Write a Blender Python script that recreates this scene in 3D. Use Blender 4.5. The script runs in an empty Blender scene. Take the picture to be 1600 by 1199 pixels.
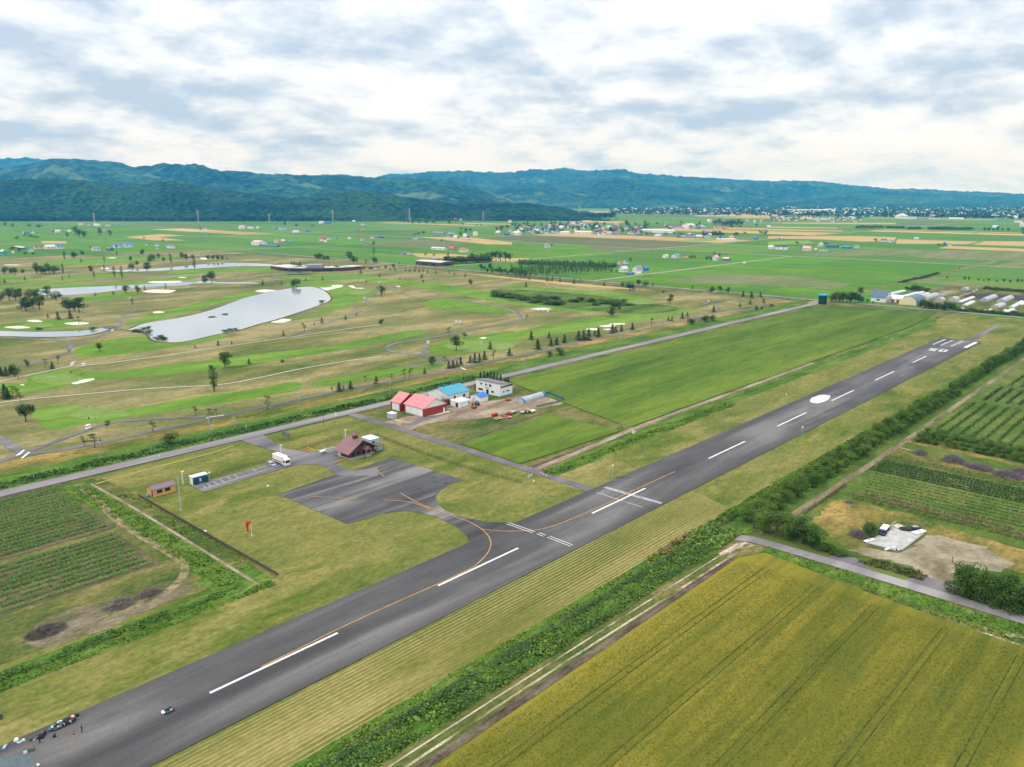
import bpy, math, random
from mathutils import Vector, noise
R=math.radians
rnd=random.Random(7)
S=bpy.context.scene
# World frame: X = along the runway (s), Y = across it (t), camera above the origin.
F_PX,CX,CY,YH,CAM_Z=1257.0,800.0,599.5,308.0,95.0
PITCH=math.atan((CY-YH)/F_PX); YAW=R(42.563)
# ---------------------------------------------------------------- camera
cd=bpy.data.cameras.new('camera'); cam=bpy.data.objects.new('camera',cd); S.collection.objects.link(cam)
cd.sensor_width=36; cd.lens=36*F_PX/1600; cd.clip_start=1; cd.clip_end=60000
cam.location=(0,0,CAM_Z); cam.rotation_euler=(R(90)-PITCH,0,YAW-R(90)); S.camera=cam
# ---------------------------------------------------------------- sky, sun, exposure
SUN_EL,SUN_AZ=R(52),R(150)     # azimuth: direction towards the sun, from +X anticlockwise
w=bpy.data.worlds.new('World'); S.world=w; w.use_nodes=True
nt=w.node_tree; nt.nodes.clear(); N=nt.nodes.new; LK=nt.links.new
def nd(t,**k):
    n=N(t)
    for a,b in k.items(): setattr(n,a,b)
    return n
sky=nd('ShaderNodeTexSky',sky_type='NISHITA',sun_disc=False,sun_elevation=SUN_EL,sun_rotation=R(90)-SUN_AZ)
bg1=N('ShaderNodeBackground'); bg1.inputs[1].default_value=.1; LK(sky.outputs[0],bg1.inputs[0])
tc=N('ShaderNodeTexCoord'); sep=N('ShaderNodeSeparateXYZ'); LK(tc.outputs['Generated'],sep.inputs[0])
def m(op,a,b=None,c=None):
    n=nd('ShaderNodeMath',operation=op)
    for i,x in enumerate((a,b,c)):
        if x is None: continue
        if isinstance(x,(int,float)): n.inputs[i].default_value=x
        else: LK(x,n.inputs[i])
    return n.outputs[0]
zz=m('MAXIMUM',sep.outputs[2],0.0)
zden=m('ADD',zz,.26)
cmb=N('ShaderNodeCombineXYZ'); LK(m('DIVIDE',sep.outputs[0],zden),cmb.inputs[0]); LK(m('DIVIDE',sep.outputs[1],zden),cmb.inputs[1])
def noi(vec,scale,detail,rough=.55,dist=0.,loc=(0,0,0)):
    mp=N('ShaderNodeMapping'); mp.inputs[1].default_value=loc; LK(vec,mp.inputs[0])
    n=N('ShaderNodeTexNoise'); n.inputs['Scale'].default_value=scale; n.inputs['Detail'].default_value=detail
    n.inputs['Roughness'].default_value=rough; n.inputs['Distortion'].default_value=dist; LK(mp.outputs[0],n.inputs[0]); return n.outputs[0]
def scaled(k):
    n=nd('ShaderNodeVectorMath',operation='SCALE'); LK(cmb.outputs[0],n.inputs[0]); n.inputs[3].default_value=k; return n.outputs[0]
P0,P1=scaled(1.),scaled(.94)
OFF=(5.5,-8.2,0)
def dens_at(v):
    lump=m('MULTIPLY',m('SUBTRACT',noi(v,6.2,7,.6,.2,(5.,1.,0)),.5),.26)
    return m('ADD',lump,m('ADD',m('MULTIPLY',noi(v,.85,2,.5,.2,OFF),.50),m('MULTIPLY',noi(v,2.05,11,.58,.25,(.4,2.2,0)),.66)))
dens=dens_at(P0); densup=dens_at(P1)
relief=m('MULTIPLY',m('SUBTRACT',densup,dens),2.0)       # undersides grey, tops bright
lee=m('MULTIPLY',m('ADD',m('MULTIPLY',sep.outputs[0],-math.sin(YAW)),m('MULTIPLY',sep.outputs[1],math.cos(YAW))),.075)   # the cover thins out towards the right
shade=m('ADD',m('ADD',dens,relief),lee)
rp=N('ShaderNodeValToRGB'); e=rp.color_ramp.elements
e[0].position=.40; e[0].color=(.99,.995,1,1); e[1].position=.80; e[1].color=(.50,.60,.73,1)
for p_,c_ in ((.49,(.93,.955,.985,1)),(.58,(.82,.87,.93,1)),(.68,(.665,.735,.825,1))):
    q=e.new(p_); q.color=c_
LK(shade,rp.inputs[0])
# the overcast dome is brighter overhead than at the horizon
lum=m('ADD',m('MULTIPLY',zz,1.15),.96)
mixc=nd('ShaderNodeMix',data_type='RGBA',blend_type='MIX')
hz=m('SUBTRACT',1.0,m('MULTIPLY',zz,22.0)); hz=m('MAXIMUM',hz,0.0)
LK(m('MULTIPLY',hz,.6),mixc.inputs[0]); LK(rp.outputs[0],mixc.inputs[6]); mixc.inputs[7].default_value=(.90,1.0,1.20,1)
bg2=N('ShaderNodeBackground'); LK(mixc.outputs[2],bg2.inputs[0]); LK(lum,bg2.inputs[1])
cov=N('ShaderNodeMapRange'); cov.inputs[1].default_value=.30; cov.inputs[2].default_value=.42; LK(dens,cov.inputs[0])
covx=m('ADD',m('MULTIPLY',cov.outputs[0],.12),.88)
ms=N('ShaderNodeMixShader'); LK(covx,ms.inputs[0]); LK(bg1.outputs[0],ms.inputs[1]); LK(bg2.outputs[0],ms.inputs[2])
wo=N('ShaderNodeOutputWorld'); LK(ms.outputs[0],wo.inputs[0])
sd=bpy.data.lights.new('sun','SUN'); sd.energy=1.5; sd.angle=R(11); sd.color=(1,.95,.87)
sun=bpy.data.objects.new('sun',sd); S.collection.objects.link(sun)
dv=Vector((math.cos(SUN_AZ)*math.cos(SUN_EL),math.sin(SUN_AZ)*math.cos(SUN_EL),math.sin(SUN_EL)))
sun.rotation_euler=dv.to_track_quat('Z','Y').to_euler(); sun.location=(0,0,300)
vs=S.view_settings; S.cycles.volume_bounces=1; vs.view_transform='Standard'; vs.look='None'; vs.exposure=0; vs.gamma=1
# ---------------------------------------------------------------- ground positions
cP,sP=math.cos(PITCH),math.sin(PITCH); cY,sY=math.cos(YAW),math.sin(YAW)
def G(px,py,z=0.0):
    "point of the plain that is seen at this place of the photograph"
    x=(px-CX)/F_PX; y=(CY-py)/F_PX
    d=cP+y*sP; h=-sP+y*cP; k=(CAM_Z-z)/-h; X,Y=x*k,d*k
    return (X*sY+Y*cY, -X*cY+Y*sY)
def camxy(s,t): return (s*sY-t*cY, s*cY+t*sY)
def ray_at(px,py,Y):
    "point on the sight line at forward distance Y: (s,t,z)"
    x=(px-CX)/F_PX; y=(CY-py)/F_PX
    d=cP+y*sP; h=-sP+y*cP; k=Y/d; X=x*k
    return (X*sY+Y*cY,-X*cY+Y*sY,CAM_Z+h*k)
def proj(s,t,z=0.0):
    X,Y=camxy(s,t); dz=z-CAM_Z
    f=Y*cP-dz*sP; u=Y*sP+dz*cP
    return (CX+F_PX*X/f, CY-F_PX*u/f) if f>.1 else (-9999,-9999)
def vpx(s,t): return proj(s,t,0)[1]-proj(s,t,1)[1]      # photo pixels per metre of height
def depth(s,t): return camxy(s,t)[1]
# ---------------------------------------------------------------- materials
MATS={}
def srgb(c):
    return tuple(((x/255)/12.92 if x/255<=.04045 else ((x/255+.055)/1.055)**2.4) for x in c)
class NB:
    def __init__(s,name):
        s.m=bpy.data.materials.new(name); s.m.use_nodes=True; s.t=s.m.node_tree; s.t.nodes.clear()
        s.o=s.t.nodes.new('ShaderNodeOutputMaterial'); s.b=s.t.nodes.new('ShaderNodeBsdfPrincipled')
        s.t.links.new(s.b.outputs[0],s.o.inputs[0]); s.b.inputs['Roughness'].default_value=.85
        s.b.inputs['Specular IOR Level'].default_value=.25
        s.pos=s.t.nodes.new('ShaderNodeNewGeometry').outputs['Position']
    def n(s,t): return s.t.nodes.new(t)
    def l(s,a,b): s.t.links.new(a,b)
    def mapped(s,scale=(1,1,1),rot=0.,loc=(0,0,0),src=None):
        k=s.n('ShaderNodeMapping'); k.inputs[3].default_value=scale; k.inputs[2].default_value=(0,0,rot); k.inputs[1].default_value=loc
        s.l(src or s.pos,k.inputs[0]); return k.outputs[0]
    def noise(s,scale,detail=4,rough=.6,stretch=(1,1,1),rot=0.,dist=0.,loc=(0,0,0)):
        k=s.n('ShaderNodeTexNoise'); k.inputs['Scale'].default_value=scale; k.inputs['Detail'].default_value=detail
        k.inputs['Roughness'].default_value=rough; k.inputs['Distortion'].default_value=dist
        s.l(s.mapped(stretch,rot,loc),k.inputs[0]); return k.outputs[0]
    def ramp(s,fac,stops):
        k=s.n('ShaderNodeValToRGB'); e=k.color_ramp.elements
        while len(e)<len(stops): e.new(.5)
        for el,(p,c) in zip(e,stops): el.position=p; el.color=(*c,1)
        s.l(fac,k.inputs[0]); return k.outputs[0]
    def mix(s,fac,a,b,mode='MIX'):
        k=s.n('ShaderNodeMix'); k.data_type='RGBA'; k.blend_type=mode
        for i,x in ((0,fac),(6,a),(7,b)):
            if isinstance(x,(int,float)): k.inputs[i].default_value=x
            elif isinstance(x,tuple): k.inputs[i].default_value=(*x,1)
            else: s.l(x,k.inputs[i])
        return k.outputs[2]
    def math(s,op,a,b=0.):
        k=s.n('ShaderNodeMath'); k.operation=op
        for i,x in ((0,a),(1,b)):
            if isinstance(x,(int,float)): k.inputs[i].default_value=x
            else: s.l(x,k.inputs[i])
        return k.outputs[0]
    def mrange(s,x,a,b,c=0.,d=1.):
        k=s.n('ShaderNodeMapRange')
        for i,v in ((1,a),(2,b),(3,c),(4,d)): k.inputs[i].default_value=v
        s.l(x,k.inputs[0]); return k.outputs[0]
    def color(s,c): s.l(c,s.b.inputs['Base Color'])
    def bump(s,h,strength=.5,dist=.2):
        k=s.n('ShaderNodeBump'); k.inputs['Strength'].default_value=strength; k.inputs['Distance'].default_value=dist
        s.l(h,k.inputs['Height']); s.l(k.outputs[0],s.b.inputs['Normal'])
def plain(name,c,rough=.6,var=.12,scale=1.2,metal=0.,spec=.3):
    "painted or built surface with a little dirt and fading"
    if name in MATS: return MATS[name]
    q=NB(name); q.b.inputs['Roughness'].default_value=rough; q.b.inputs['Metallic'].default_value=metal; q.b.inputs['Specular IOR Level'].default_value=spec
    k=q.noise(scale,5,.65); lo=tuple(x*(1-var*1.6) for x in c); hi=tuple(min(.92,x*(1+var)) for x in c)
    q.color(q.ramp(k,[(.3,lo),(.62,c),(.8,hi)])); MATS[name]=q.m; return q.m
def grass(name,dark,mid,lite,scale=.05,stretch=(1,1,1),fine=1.6,finev=.35,bump=.5,lo=.36,hi=.64,bigv=.0,bscale=.012,patch=.17):
    "ground cover: broad patches in three tones, fine speckle, and blades as bump"
    if name in MATS: return MATS[name]
    q=NB(name); q.b.inputs['Specular IOR Level'].default_value=.1; q.b.inputs['Roughness'].default_value=1
    a=q.noise(scale,7,.62,stretch,dist=.4); c=q.ramp(a,[(lo,dark),((lo+hi)/2,mid),(hi,lite)])
    if bigv:
        b=q.noise(bscale,3,.5,loc=(31,7,0)); c=q.mix(q.mrange(b,.38,.62,0,bigv),c,lite)
    f=q.noise(fine,4,.7,(stretch[0]**.5,stretch[1]**.5,1)); v=q.mrange(f,.3,.7,1-finev,1+finev)
    k=q.n('ShaderNodeCombineColor'); [q.l(v,k.inputs[i]) for i in range(3)]
    c=q.mix(1.,c,k.outputs[0],'MULTIPLY'); g2=q.noise(scale*5.5,4,.65,(stretch[0]**.6,stretch[1]**.6,1),loc=(17,3,0)); v2=q.mrange(g2,.33,.67,1-patch,1+patch); k2=q.n('ShaderNodeCombineColor')
    q.l(q.math('MULTIPLY',v2,q.mrange(g2,.33,.67,1-patch*.35,1+patch*.35)),k2.inputs[0]); q.l(v2,k2.inputs[1]); q.l(v2,k2.inputs[2])
    q.color(q.mix(1.,c,k2.outputs[0],'MULTIPLY'))
    if bump: q.bump(f,bump,.25)
    MATS[name]=q.m; return q.m
def leafmat(name,dark,mid,lite,scale=.5):
    if name in MATS: return MATS[name]
    q=NB(name); q.b.inputs['Specular IOR Level'].default_value=.12; q.b.inputs['Roughness'].default_value=.9
    a=q.noise(scale,3,.6); oi=q.n('ShaderNodeObjectInfo').outputs['Random']
    g=q.n('ShaderNodeNewGeometry').outputs['Random Per Island']
    x=q.math('ADD',q.math('MULTIPLY',a,.55),q.math('ADD',q.math('MULTIPLY',oi,.22),q.math('MULTIPLY',g,.36)))
    q.color(q.ramp(x,[(.34,dark),(.56,mid),(.82,lite)])); MATS[name]=q.m; return q.m
# ---------------------------------------------------------------- mesh builder
class MB:
    def __init__(s): s.v=[]; s.f=[]; s.k=[]
    def face(s,pts,m=0):
        i=len(s.v); s.v+= [tuple(p) for p in pts]; s.f.append(tuple(range(i,i+len(pts)))); s.k.append(m)
    def box(s,x0,x1,y0,y1,z0,z1,m=0):
        i=len(s.v); s.v+=[(x0,y0,z0),(x1,y0,z0),(x1,y1,z0),(x0,y1,z0),(x0,y0,z1),(x1,y0,z1),(x1,y1,z1),(x0,y1,z1)]
        for q in ((0,3,2,1),(4,5,6,7),(0,1,5,4),(1,2,6,5),(2,3,7,6),(3,0,4,7)): s.f.append(tuple(i+a for a in q)); s.k.append(m)
        return s
    def prism(s,poly,z0,z1,m=0,bottom=False):
        n=len(poly); i=len(s.v); s.v+=[(p[0],p[1],z0) for p in poly]+[(p[0],p[1],z1) for p in poly]
        s.f.append(tuple(range(i+n,i+2*n))); s.k.append(m)
        if bottom: s.f.append(tuple(range(i+n-1,i-1,-1))); s.k.append(m)
        for a in range(n):
            b=(a+1)%n; s.f.append((i+a,i+b,i+n+b,i+n+a)); s.k.append(m)
        return s
    def tube(s,p0,p1,r0,r1=None,n=8,m=0,caps=True):
        r1=r0 if r1 is None else r1; a=Vector(p0); b=Vector(p1); d=(b-a)
        if d.length<1e-6: return s
        d.normalize(); u=d.orthogonal().normalized(); w=d.cross(u); i=len(s.v)
        for c,r in ((a,r0),(b,r1)):
            for k in range(n):
                t=2*math.pi*k/n; s.v.append(tuple(c+(u*math.cos(t)+w*math.sin(t))*r))
        for k in range(n):
            l=(k+1)%n; s.f.append((i+k,i+l,i+n+l,i+n+k)); s.k.append(m)
        if caps: s.f.append(tuple(i+n+k for k in range(n))); s.k.append(m); s.f.append(tuple(i+k for k in reversed(range(n)))); s.k.append(m)
        return s
    def path(s,pts,r,n=6,m=0):
        for a,b in zip(pts,pts[1:]): s.tube(a,b,r,r,n,m)
        return s
    def lathe(s,prof,n=16,m=0,cx=0,cy=0):
        i=len(s.v)
        for r,z in prof:
            for k in range(n):
                t=2*math.pi*k/n; s.v.append((cx+r*math.cos(t),cy+r*math.sin(t),z))
        for j in range(len(prof)-1):
            for k in range(n):
                l=(k+1)%n; s.f.append((i+j*n+k,i+j*n+l,i+(j+1)*n+l,i+(j+1)*n+k)); s.k.append(m)
        s.f.append(tuple(i+(len(prof)-1)*n+k for k in range(n))); s.k.append(m); return s
    def ball(s,c,r,n=10,m=0,sz=1.):
        pr=[(max(1e-3,r*math.sin(math.pi*j/n)),c[2]-r*sz*math.cos(math.pi*j/n)) for j in range(n+1)]
        return s.lathe(pr,n+4,m,c[0],c[1])
    def build(s,name,mats,parent=None,loc=None,smooth=False):
        me=bpy.data.meshes.new(name); me.from_pydata(s.v,[],s.f)
        if not isinstance(mats,(list,tuple)): mats=[mats]
        for a in mats: me.materials.append(a)
        me.polygons.foreach_set('material_index',s.k)
        if smooth: me.polygons.foreach_set('use_smooth',[True]*len(s.f))
        me.update(); o=bpy.data.objects.new(name,me); S.collection.objects.link(o)
        if parent: o.parent=parent
        if loc: o.location=loc
        return o
def tag(o,label=None,cat=None,group=None,kind=None):
    if label: o['label']=label
    if cat: o['category']=cat
    if group: o['group']=group
    if kind: o['kind']=kind
    return o
def thing(name,label,cat,loc=(0,0,0),rz=0.,group=None):
    o=bpy.data.objects.new(name,None); S.collection.objects.link(o); o.location=loc; o.rotation_euler=(0,0,rz); o.empty_display_size=.5
    return tag(o,label,cat,group)
def dup(root,loc,rz=0.,scale=None):
    r=root.copy(); S.collection.objects.link(r); r.location=loc; r.rotation_euler=(0,0,rz)
    if scale: r.scale=scale
    for ch in list(root.children):
        c=ch.copy(); S.collection.objects.link(c); c.parent=r
        for g in list(ch.children):
            d=g.copy(); S.collection.objects.link(d); d.parent=c
    return r
def area2(p): return sum(a[0]*b[1]-b[0]*a[1] for a,b in zip(p,p[1:]+p[:1]))
def ccw(p): return p if area2(p)>0 else p[::-1]
EPS=[0]
def ragged(p,amp):
    "subdivide the outline and let it wander a little, as mown or trodden edges do"
    out=[]
    for a,b in zip(p,p[1:]+p[:1]):
        L=math.hypot(b[0]-a[0],b[1]-a[1]); n=max(1,min(160,int(L/2.5)))
        for i in range(n):
            x=a[0]+(b[0]-a[0])*i/n; y=a[1]+(b[1]-a[1])*i/n
            out.append((x+amp*(noise.noise(Vector((x*.35,y*.35,1.7)))+.6*noise.noise(Vector((x*.09,y*.09,4.)))),y+amp*(noise.noise(Vector((x*.35,y*.35,9.2)))+.6*noise.noise(Vector((x*.09,y*.09,7.))))))
    return out
RAG={'mown_verge':.5,'straw_grass':1.2,'lush_ditch':.9,'scrub_strip':.9,'worn_ground':1.,'bare_ground':1.4,'dark_bank':.6,'lush_verge':1.,'dry_verge':1.,'dry_patch':2.6,'gravel_yard':2.4,'scrub_margin':.6,'lush_margin':.6,'fairway':1.2,'sand_bunker':.7,'pond_bank':1.2,'marsh':2.,'crop_soil':.5,'airfield_grass':.5}
def sheet(name,polys,z,mat,kind='structure',h=None,label=None,cat=None):
    rag=RAG.get(name,0)
    b=MB()
    for i,p in enumerate(polys):
        p=ccw(list(p)); EPS[0]+=1
        if rag and not h: p=ragged(p,rag)
        zi=z+(EPS[0]%13)*.0010
        if h: b.prism(p,z-.3,h)
        else: b.face([(x,y,zi) for x,y in p])
    o=b.build(name,mat)
    return tag(o,label,cat,None,kind)
def pxpoly(pts): return [G(*p) for p in pts]
def smooth_line(pts,closed=False,k=5):
    out=[]; n=len(pts)
    rng=range(n if closed else n-1)
    for i in rng:
        p=[pts[(i+j)%n] if closed else pts[min(max(i+j,0),n-1)] for j in (-1,0,1,2)]
        for a in range(k):
            t=a/k; out.append(tuple(.5*(2*p[1][d]+(p[2][d]-p[0][d])*t+(2*p[0][d]-5*p[1][d]+4*p[2][d]-p[3][d])*t*t+(3*p[1][d]-p[0][d]-3*p[2][d]+p[3][d])*t**3) for d in (0,1)))
    if not closed: out.append(tuple(pts[-1]))
    return out
def ribbon(b,pts,wd,z,m=0):
    "flat strip of width wd along world points"
    L=[]; EPS[0]+=1; z+=(EPS[0]%13)*.0010
    for i,p in enumerate(pts):
        a=Vector(pts[max(i-1,0)]); c=Vector(pts[min(i+1,len(pts)-1)]); d=(c-a); d=d.normalized() if d.length else Vector((1,0)); n=Vector((-d.y,d.x))*wd/2
        L.append(((p[0]+n.x,p[1]+n.y,z),(p[0]-n.x,p[1]-n.y,z)))
    for (a,b2),(c,d) in zip(L,L[1:]): b.face([b2,d,c,a],m)
    return b
def blob(cx,cy,rx,ry,n=22,j=.12,seed=1):
    "uneven ellipse in photo pixels"
    q=random.Random(seed); f=[q.uniform(0,6.28) for _ in range(3)]
    return [(cx+rx*math.cos(t)*(1+j*math.sin(2*t+f[0])+j*.6*math.sin(3*t+f[1])),cy+ry*math.sin(t)*(1+j*math.sin(2*t+f[2])+j*.6*math.sin(4*t+f[0]))) for t in (2*math.pi*i/n for i in range(n))]
# ================================================================ THE SETTING: ground, fields, roads, water
Z=lambda n: .015*n
def rect(s0,s1,t0,t1): return [(s0,t0),(s1,t0),(s1,t1),(s0,t1)]
# ---- materials of the ground
g_plain=grass('plain_green',(.075,.11,.025),(.115,.145,.040),(.17,.175,.07),.004,(1,.4,1),.05,.25,0)
g_air=grass('airfield_turf',(.062,.104,.014),(.112,.134,.024),(.205,.184,.056),.075,(.45,1,1),1.0,.30,.45,.37,.63,.55,.022)
g_rough=grass('golf_rough',(.070,.108,.020),(.145,.142,.044),(.268,.225,.102),.024,(.40,1,1),.6,.30,.4,.39,.61,.35,.008)
g_fair=grass('golf_fairway',(.085,.165,.016),(.115,.215,.022),(.155,.240,.040),.03,(.25,1,1),.7,.16,.15)
g_green=grass('golf_green',(.135,.205,.040),(.155,.228,.052),(.178,.248,.066),.05,(1,1,1),1.,.06,.05)
g_lush=grass('lush_bank',(.042,.095,.012),(.072,.140,.018),(.125,.180,.032),.10,(.4,1,1),.9,.45,1.)
g_dry=grass('dry_orange_grass',(.075,.100,.018),(.165,.140,.036),(.32,.215,.070),.06,(.4,1,1),.7,.38,.6,.38,.64)
g_scrub=grass('scrub_grass',(.045,.080,.014),(.10,.115,.028),(.19,.155,.060),.07,(.5,1,1),.9,.38,.7)
g_rice=grass('rice_crop',(.046,.092,.012),(.074,.130,.014),(.120,.172,.022),.03,(.07,1,1),.8,.22,.4,.38,.62,.3,.01)
g_wheat=None
g_dirt=grass('bare_soil',(.16,.115,.075),(.25,.19,.135),(.34,.275,.205),.12,(.4,1,1),1.2,.25,.4)
g_dark=grass('dark_soil',(.050,.035,.026),(.10,.075,.055),(.16,.125,.09),.3,(.3,1,1),1.5,.3,.6)
g_gravel=grass('gravel',(.15,.125,.075),(.25,.21,.14),(.33,.285,.20),.08,(1,1,1),1.6,.22,.4)
g_sand=plain('bunker_sand',(.66,.61,.53),.9,.14,.25)
g_conc=plain('concrete',(.40,.38,.35),.9,.18,.25)
def asphalt(name,base,worn,dark,rot=0.,edge=None,str_=.10,sc=.09):
    q=NB(name); q.b.inputs['Specular IOR Level'].default_value=.3; q.b.inputs['Roughness'].default_value=.8
    a=q.noise(sc,6,.6,(str_,1,1),rot,.5); b=q.noise(.035,4,.55,(.5,1,1),rot,0,(9,3,0)); f=q.noise(2.2,3,.7)
    x=q.math('ADD',q.math('MULTIPLY',a,.6),q.math('MULTIPLY',b,.45))
    c=q.ramp(x,[(.42,dark),(.52,base),(.63,worn)])
    if edge:   # unworn margins of the runway keep their darker tar
        sy=q.n('ShaderNodeSeparateXYZ'); q.l(q.pos,sy.inputs[0])
        d=q.math('ABSOLUTE',q.math('SUBTRACT',sy.outputs[1],edge[0])); d=q.math('ADD',d,q.math('MULTIPLY',q.math('SUBTRACT',a,.5),3.))
        c=q.mix(q.mrange(d,edge[1],edge[2],0,.62),c,dark)
        pg=q.math('PINGPONG',q.math('ADD',sy.outputs[1],q.math('MULTIPLY',sy.outputs[0],-.0035)),2.05); c=q.mix(q.mrange(pg,0.,.16,.30,0.),c,dark)   # paving seams
    v=q.mrange(f,.3,.7,.86,1.14); k=q.n('ShaderNodeCombineColor'); [q.l(v,k.inputs[i]) for i in range(3)]
    q.color(q.mix(1.,c,k.outputs[0],'MULTIPLY')); q.bump(f,.2,.05); return q.m
m_run=asphalt('runway_asphalt',(.082,.077,.076),(.160,.150,.142),(.046,.043,.045),0.,(138.8,7.5,11.5))
m_apron=asphalt('apron_asphalt',(.080,.077,.077),(.215,.20,.185),(.036,.034,.037),0.,None,.055,.16)
m_road=asphalt('road_asphalt',(.195,.175,.185),(.27,.24,.245),(.14,.125,.135))
m_lane=asphalt('lane_asphalt',(.125,.112,.122),(.19,.17,.175),(.09,.08,.09),R(90))
m_cart=asphalt('cart_path_asphalt',(.135,.125,.130),(.20,.185,.18),(.09,.085,.095))
m_pale=plain('pale_path_concrete',(.47,.43,.37),.95,.16,.2)
m_white=plain('white_road_paint',(.72,.72,.72),.7,.14,.9)
m_worn=plain('worn_white_paint',(.42,.42,.42),.8,.45,.55)
m_orange=plain('orange_road_paint',(.52,.285,.09),.8,.3,.7)
# ---- water: a still pond with a faint ripple; part of its silvery sky reflection is put into the base colour
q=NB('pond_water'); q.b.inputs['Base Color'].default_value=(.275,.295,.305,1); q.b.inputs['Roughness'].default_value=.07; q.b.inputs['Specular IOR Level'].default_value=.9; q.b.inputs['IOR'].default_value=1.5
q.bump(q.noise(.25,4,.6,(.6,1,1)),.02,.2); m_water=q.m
# ---- mown verge with straw windrows left along the runway direction
def mown(name):
    q=NB(name); q.b.inputs['Specular IOR Level'].default_value=.1; q.b.inputs['Roughness'].default_value=1
    wv=q.n('ShaderNodeTexWave'); wv.wave_type='BANDS'; wv.bands_direction='Y'; wv.inputs['Scale'].default_value=.29; wv.inputs['Distortion'].default_value=5.0
    wv.inputs['Detail'].default_value=3; wv.inputs['Detail Scale'].default_value=.5; q.l(q.mapped((.10,1,1)),wv.inputs[0])
    a=q.noise(.05,6,.62,(.22,1,1),0,.5); b=q.noise(.034,4,.55,(.6,1,1),0,0,(4,8,0)); f=q.noise(1.6,4,.7,(.35,1,1))
    base=q.ramp(a,[(.36,(.078,.104,.018)),(.5,(.140,.140,.032)),(.64,(.235,.20,.070))])
    straw=q.math('MULTIPLY',q.mrange(wv.outputs[1],.62,.96,0,.72),q.mrange(b,.42,.58,.05,1.))
    c=q.mix(straw,base,(.38,.30,.13)); v=q.mrange(f,.3,.7,.72,1.28); k=q.n('ShaderNodeCombineColor'); [q.l(v,k.inputs[i]) for i in range(3)]
    q.color(q.mix(1.,c,k.outputs[0],'MULTIPLY')); q.bump(f,.5,.25); return q.m
m_mown=mown('mown_verge')
# ---- ripening cereal, streaked along its drill rows
q=NB('ripening_cereal'); q.b.inputs['Specular IOR Level'].default_value=.1; q.b.inputs['Roughness'].default_value=1
a=q.noise(.035,6,.62,(.30,1,1),0,.7); b=q.noise(.42,4,.65,(.035,1,1)); f=q.noise(2.6,3,.75)
x=q.math('ADD',q.math('MULTIPLY',a,.66),q.math('MULTIPLY',b,.42))
x=q.math('ADD',x,q.math('MULTIPLY',q.math('SUBTRACT',q.noise(.012,3,.5,loc=(2,5,0)),.5),.35)); c=q.ramp(x,[(.36,(.070,.098,.013)),(.50,(.130,.136,.018)),(.63,(.240,.200,.027))])
v=q.mrange(f,.3,.7,.80,1.20); k=q.n('ShaderNodeCombineColor'); [q.l(v,k.inputs[i]) for i in range(3)]
q.color(q.mix(1.,c,k.outputs[0],'MULTIPLY')); q.bump(f,.8,.4); g_wheat=q.m
# ---- the plain out to the foot of the hills and beyond
GR=17000
o=sheet('ground',[rect(-GR,GR,-GR,GR)],0,g_plain)
# ---- patchwork of paddies and wheat on the historic 546 m road grid
FC={'paddy':[(.072,.180,.014),(.085,.195,.018),(.062,.160,.016),(.100,.195,.024),(.080,.170,.026)],'pale':[(.11,.16,.04),(.13,.15,.055),(.115,.125,.05)],'wheat':[(.36,.25,.095),(.42,.29,.12)]}
q=NB('patchwork_fields'); q.b.inputs['Specular IOR Level'].default_value=.1; q.b.inputs['Roughness'].default_value=1
ca=q.n('ShaderNodeVertexColor'); ca.layer_name='crop'
v=q.mrange(q.noise(.02,5,.6,(1,.12,1)),.3,.7,.84,1.16); k=q.n('ShaderNodeCombineColor'); [q.l(v,k.inputs[i]) for i in range(3)]
q.color(q.mix(1.,ca.outputs[0],k.outputs[0],'MULTIPLY')); m_fields=q.m
fb=MB(); fcol=[]
rf=random.Random(12)
def visible(s0,s1,t0,t1):
    for s,t in ((s0,t0),(s1,t0),(s0,t1),(s1,t1),((s0+s1)/2,(t0+t1)/2)):
        if depth(s,t)>60:
            x,y=proj(s,t,0)
            if -150<x<1750: return True
    return False
for i in range(-2,15):
    for j in range(-12,14):
        S0,T0=208+546*i,292+546*j
        if not visible(S0,S0+546,T0,T0+546): continue
        ns=rf.choice((3,4,5,6)); cuts=[0]+sorted(rf.uniform(.08,.92) for _ in range(ns-1))+[1]
        for a,b2 in zip(cuts,cuts[1:]):
            nt2=rf.choice((1,2,2,3)); c2=[k2/nt2 for k2 in range(nt2+1)]
            far=depth(S0+273,T0+273)>2200
            kind=rf.choices(('paddy','pale','wheat'),(.86,.11,.03 if not far else .07))[0]
            for d,e2 in zip(c2,c2[1:]):
                g=1.1+.0008*abs(depth(S0,T0))
                col=rf.choice(FC[kind]); f2=rf.uniform(.9,1.1)
                fb.face([(S0+4+a*538+g,T0+4+d*538+g,Z(1)),(S0+4+b2*538-g,T0+4+d*538+g,Z(1)),(S0+4+b2*538-g,T0+4+e2*538-g,Z(1)),(S0+4+a*538+g,T0+4+e2*538-g,Z(1))])
                fcol.append(tuple(x*f2 for x in col))
fo=fb.build('farmland',m_fields); tag(fo,kind='structure')
at=fo.data.color_attributes.new('crop','FLOAT_COLOR','CORNER')
for p in fo.data.polygons:
    for li in p.loop_indices: at.data[li].color=(*fcol[p.index],1)
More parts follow.
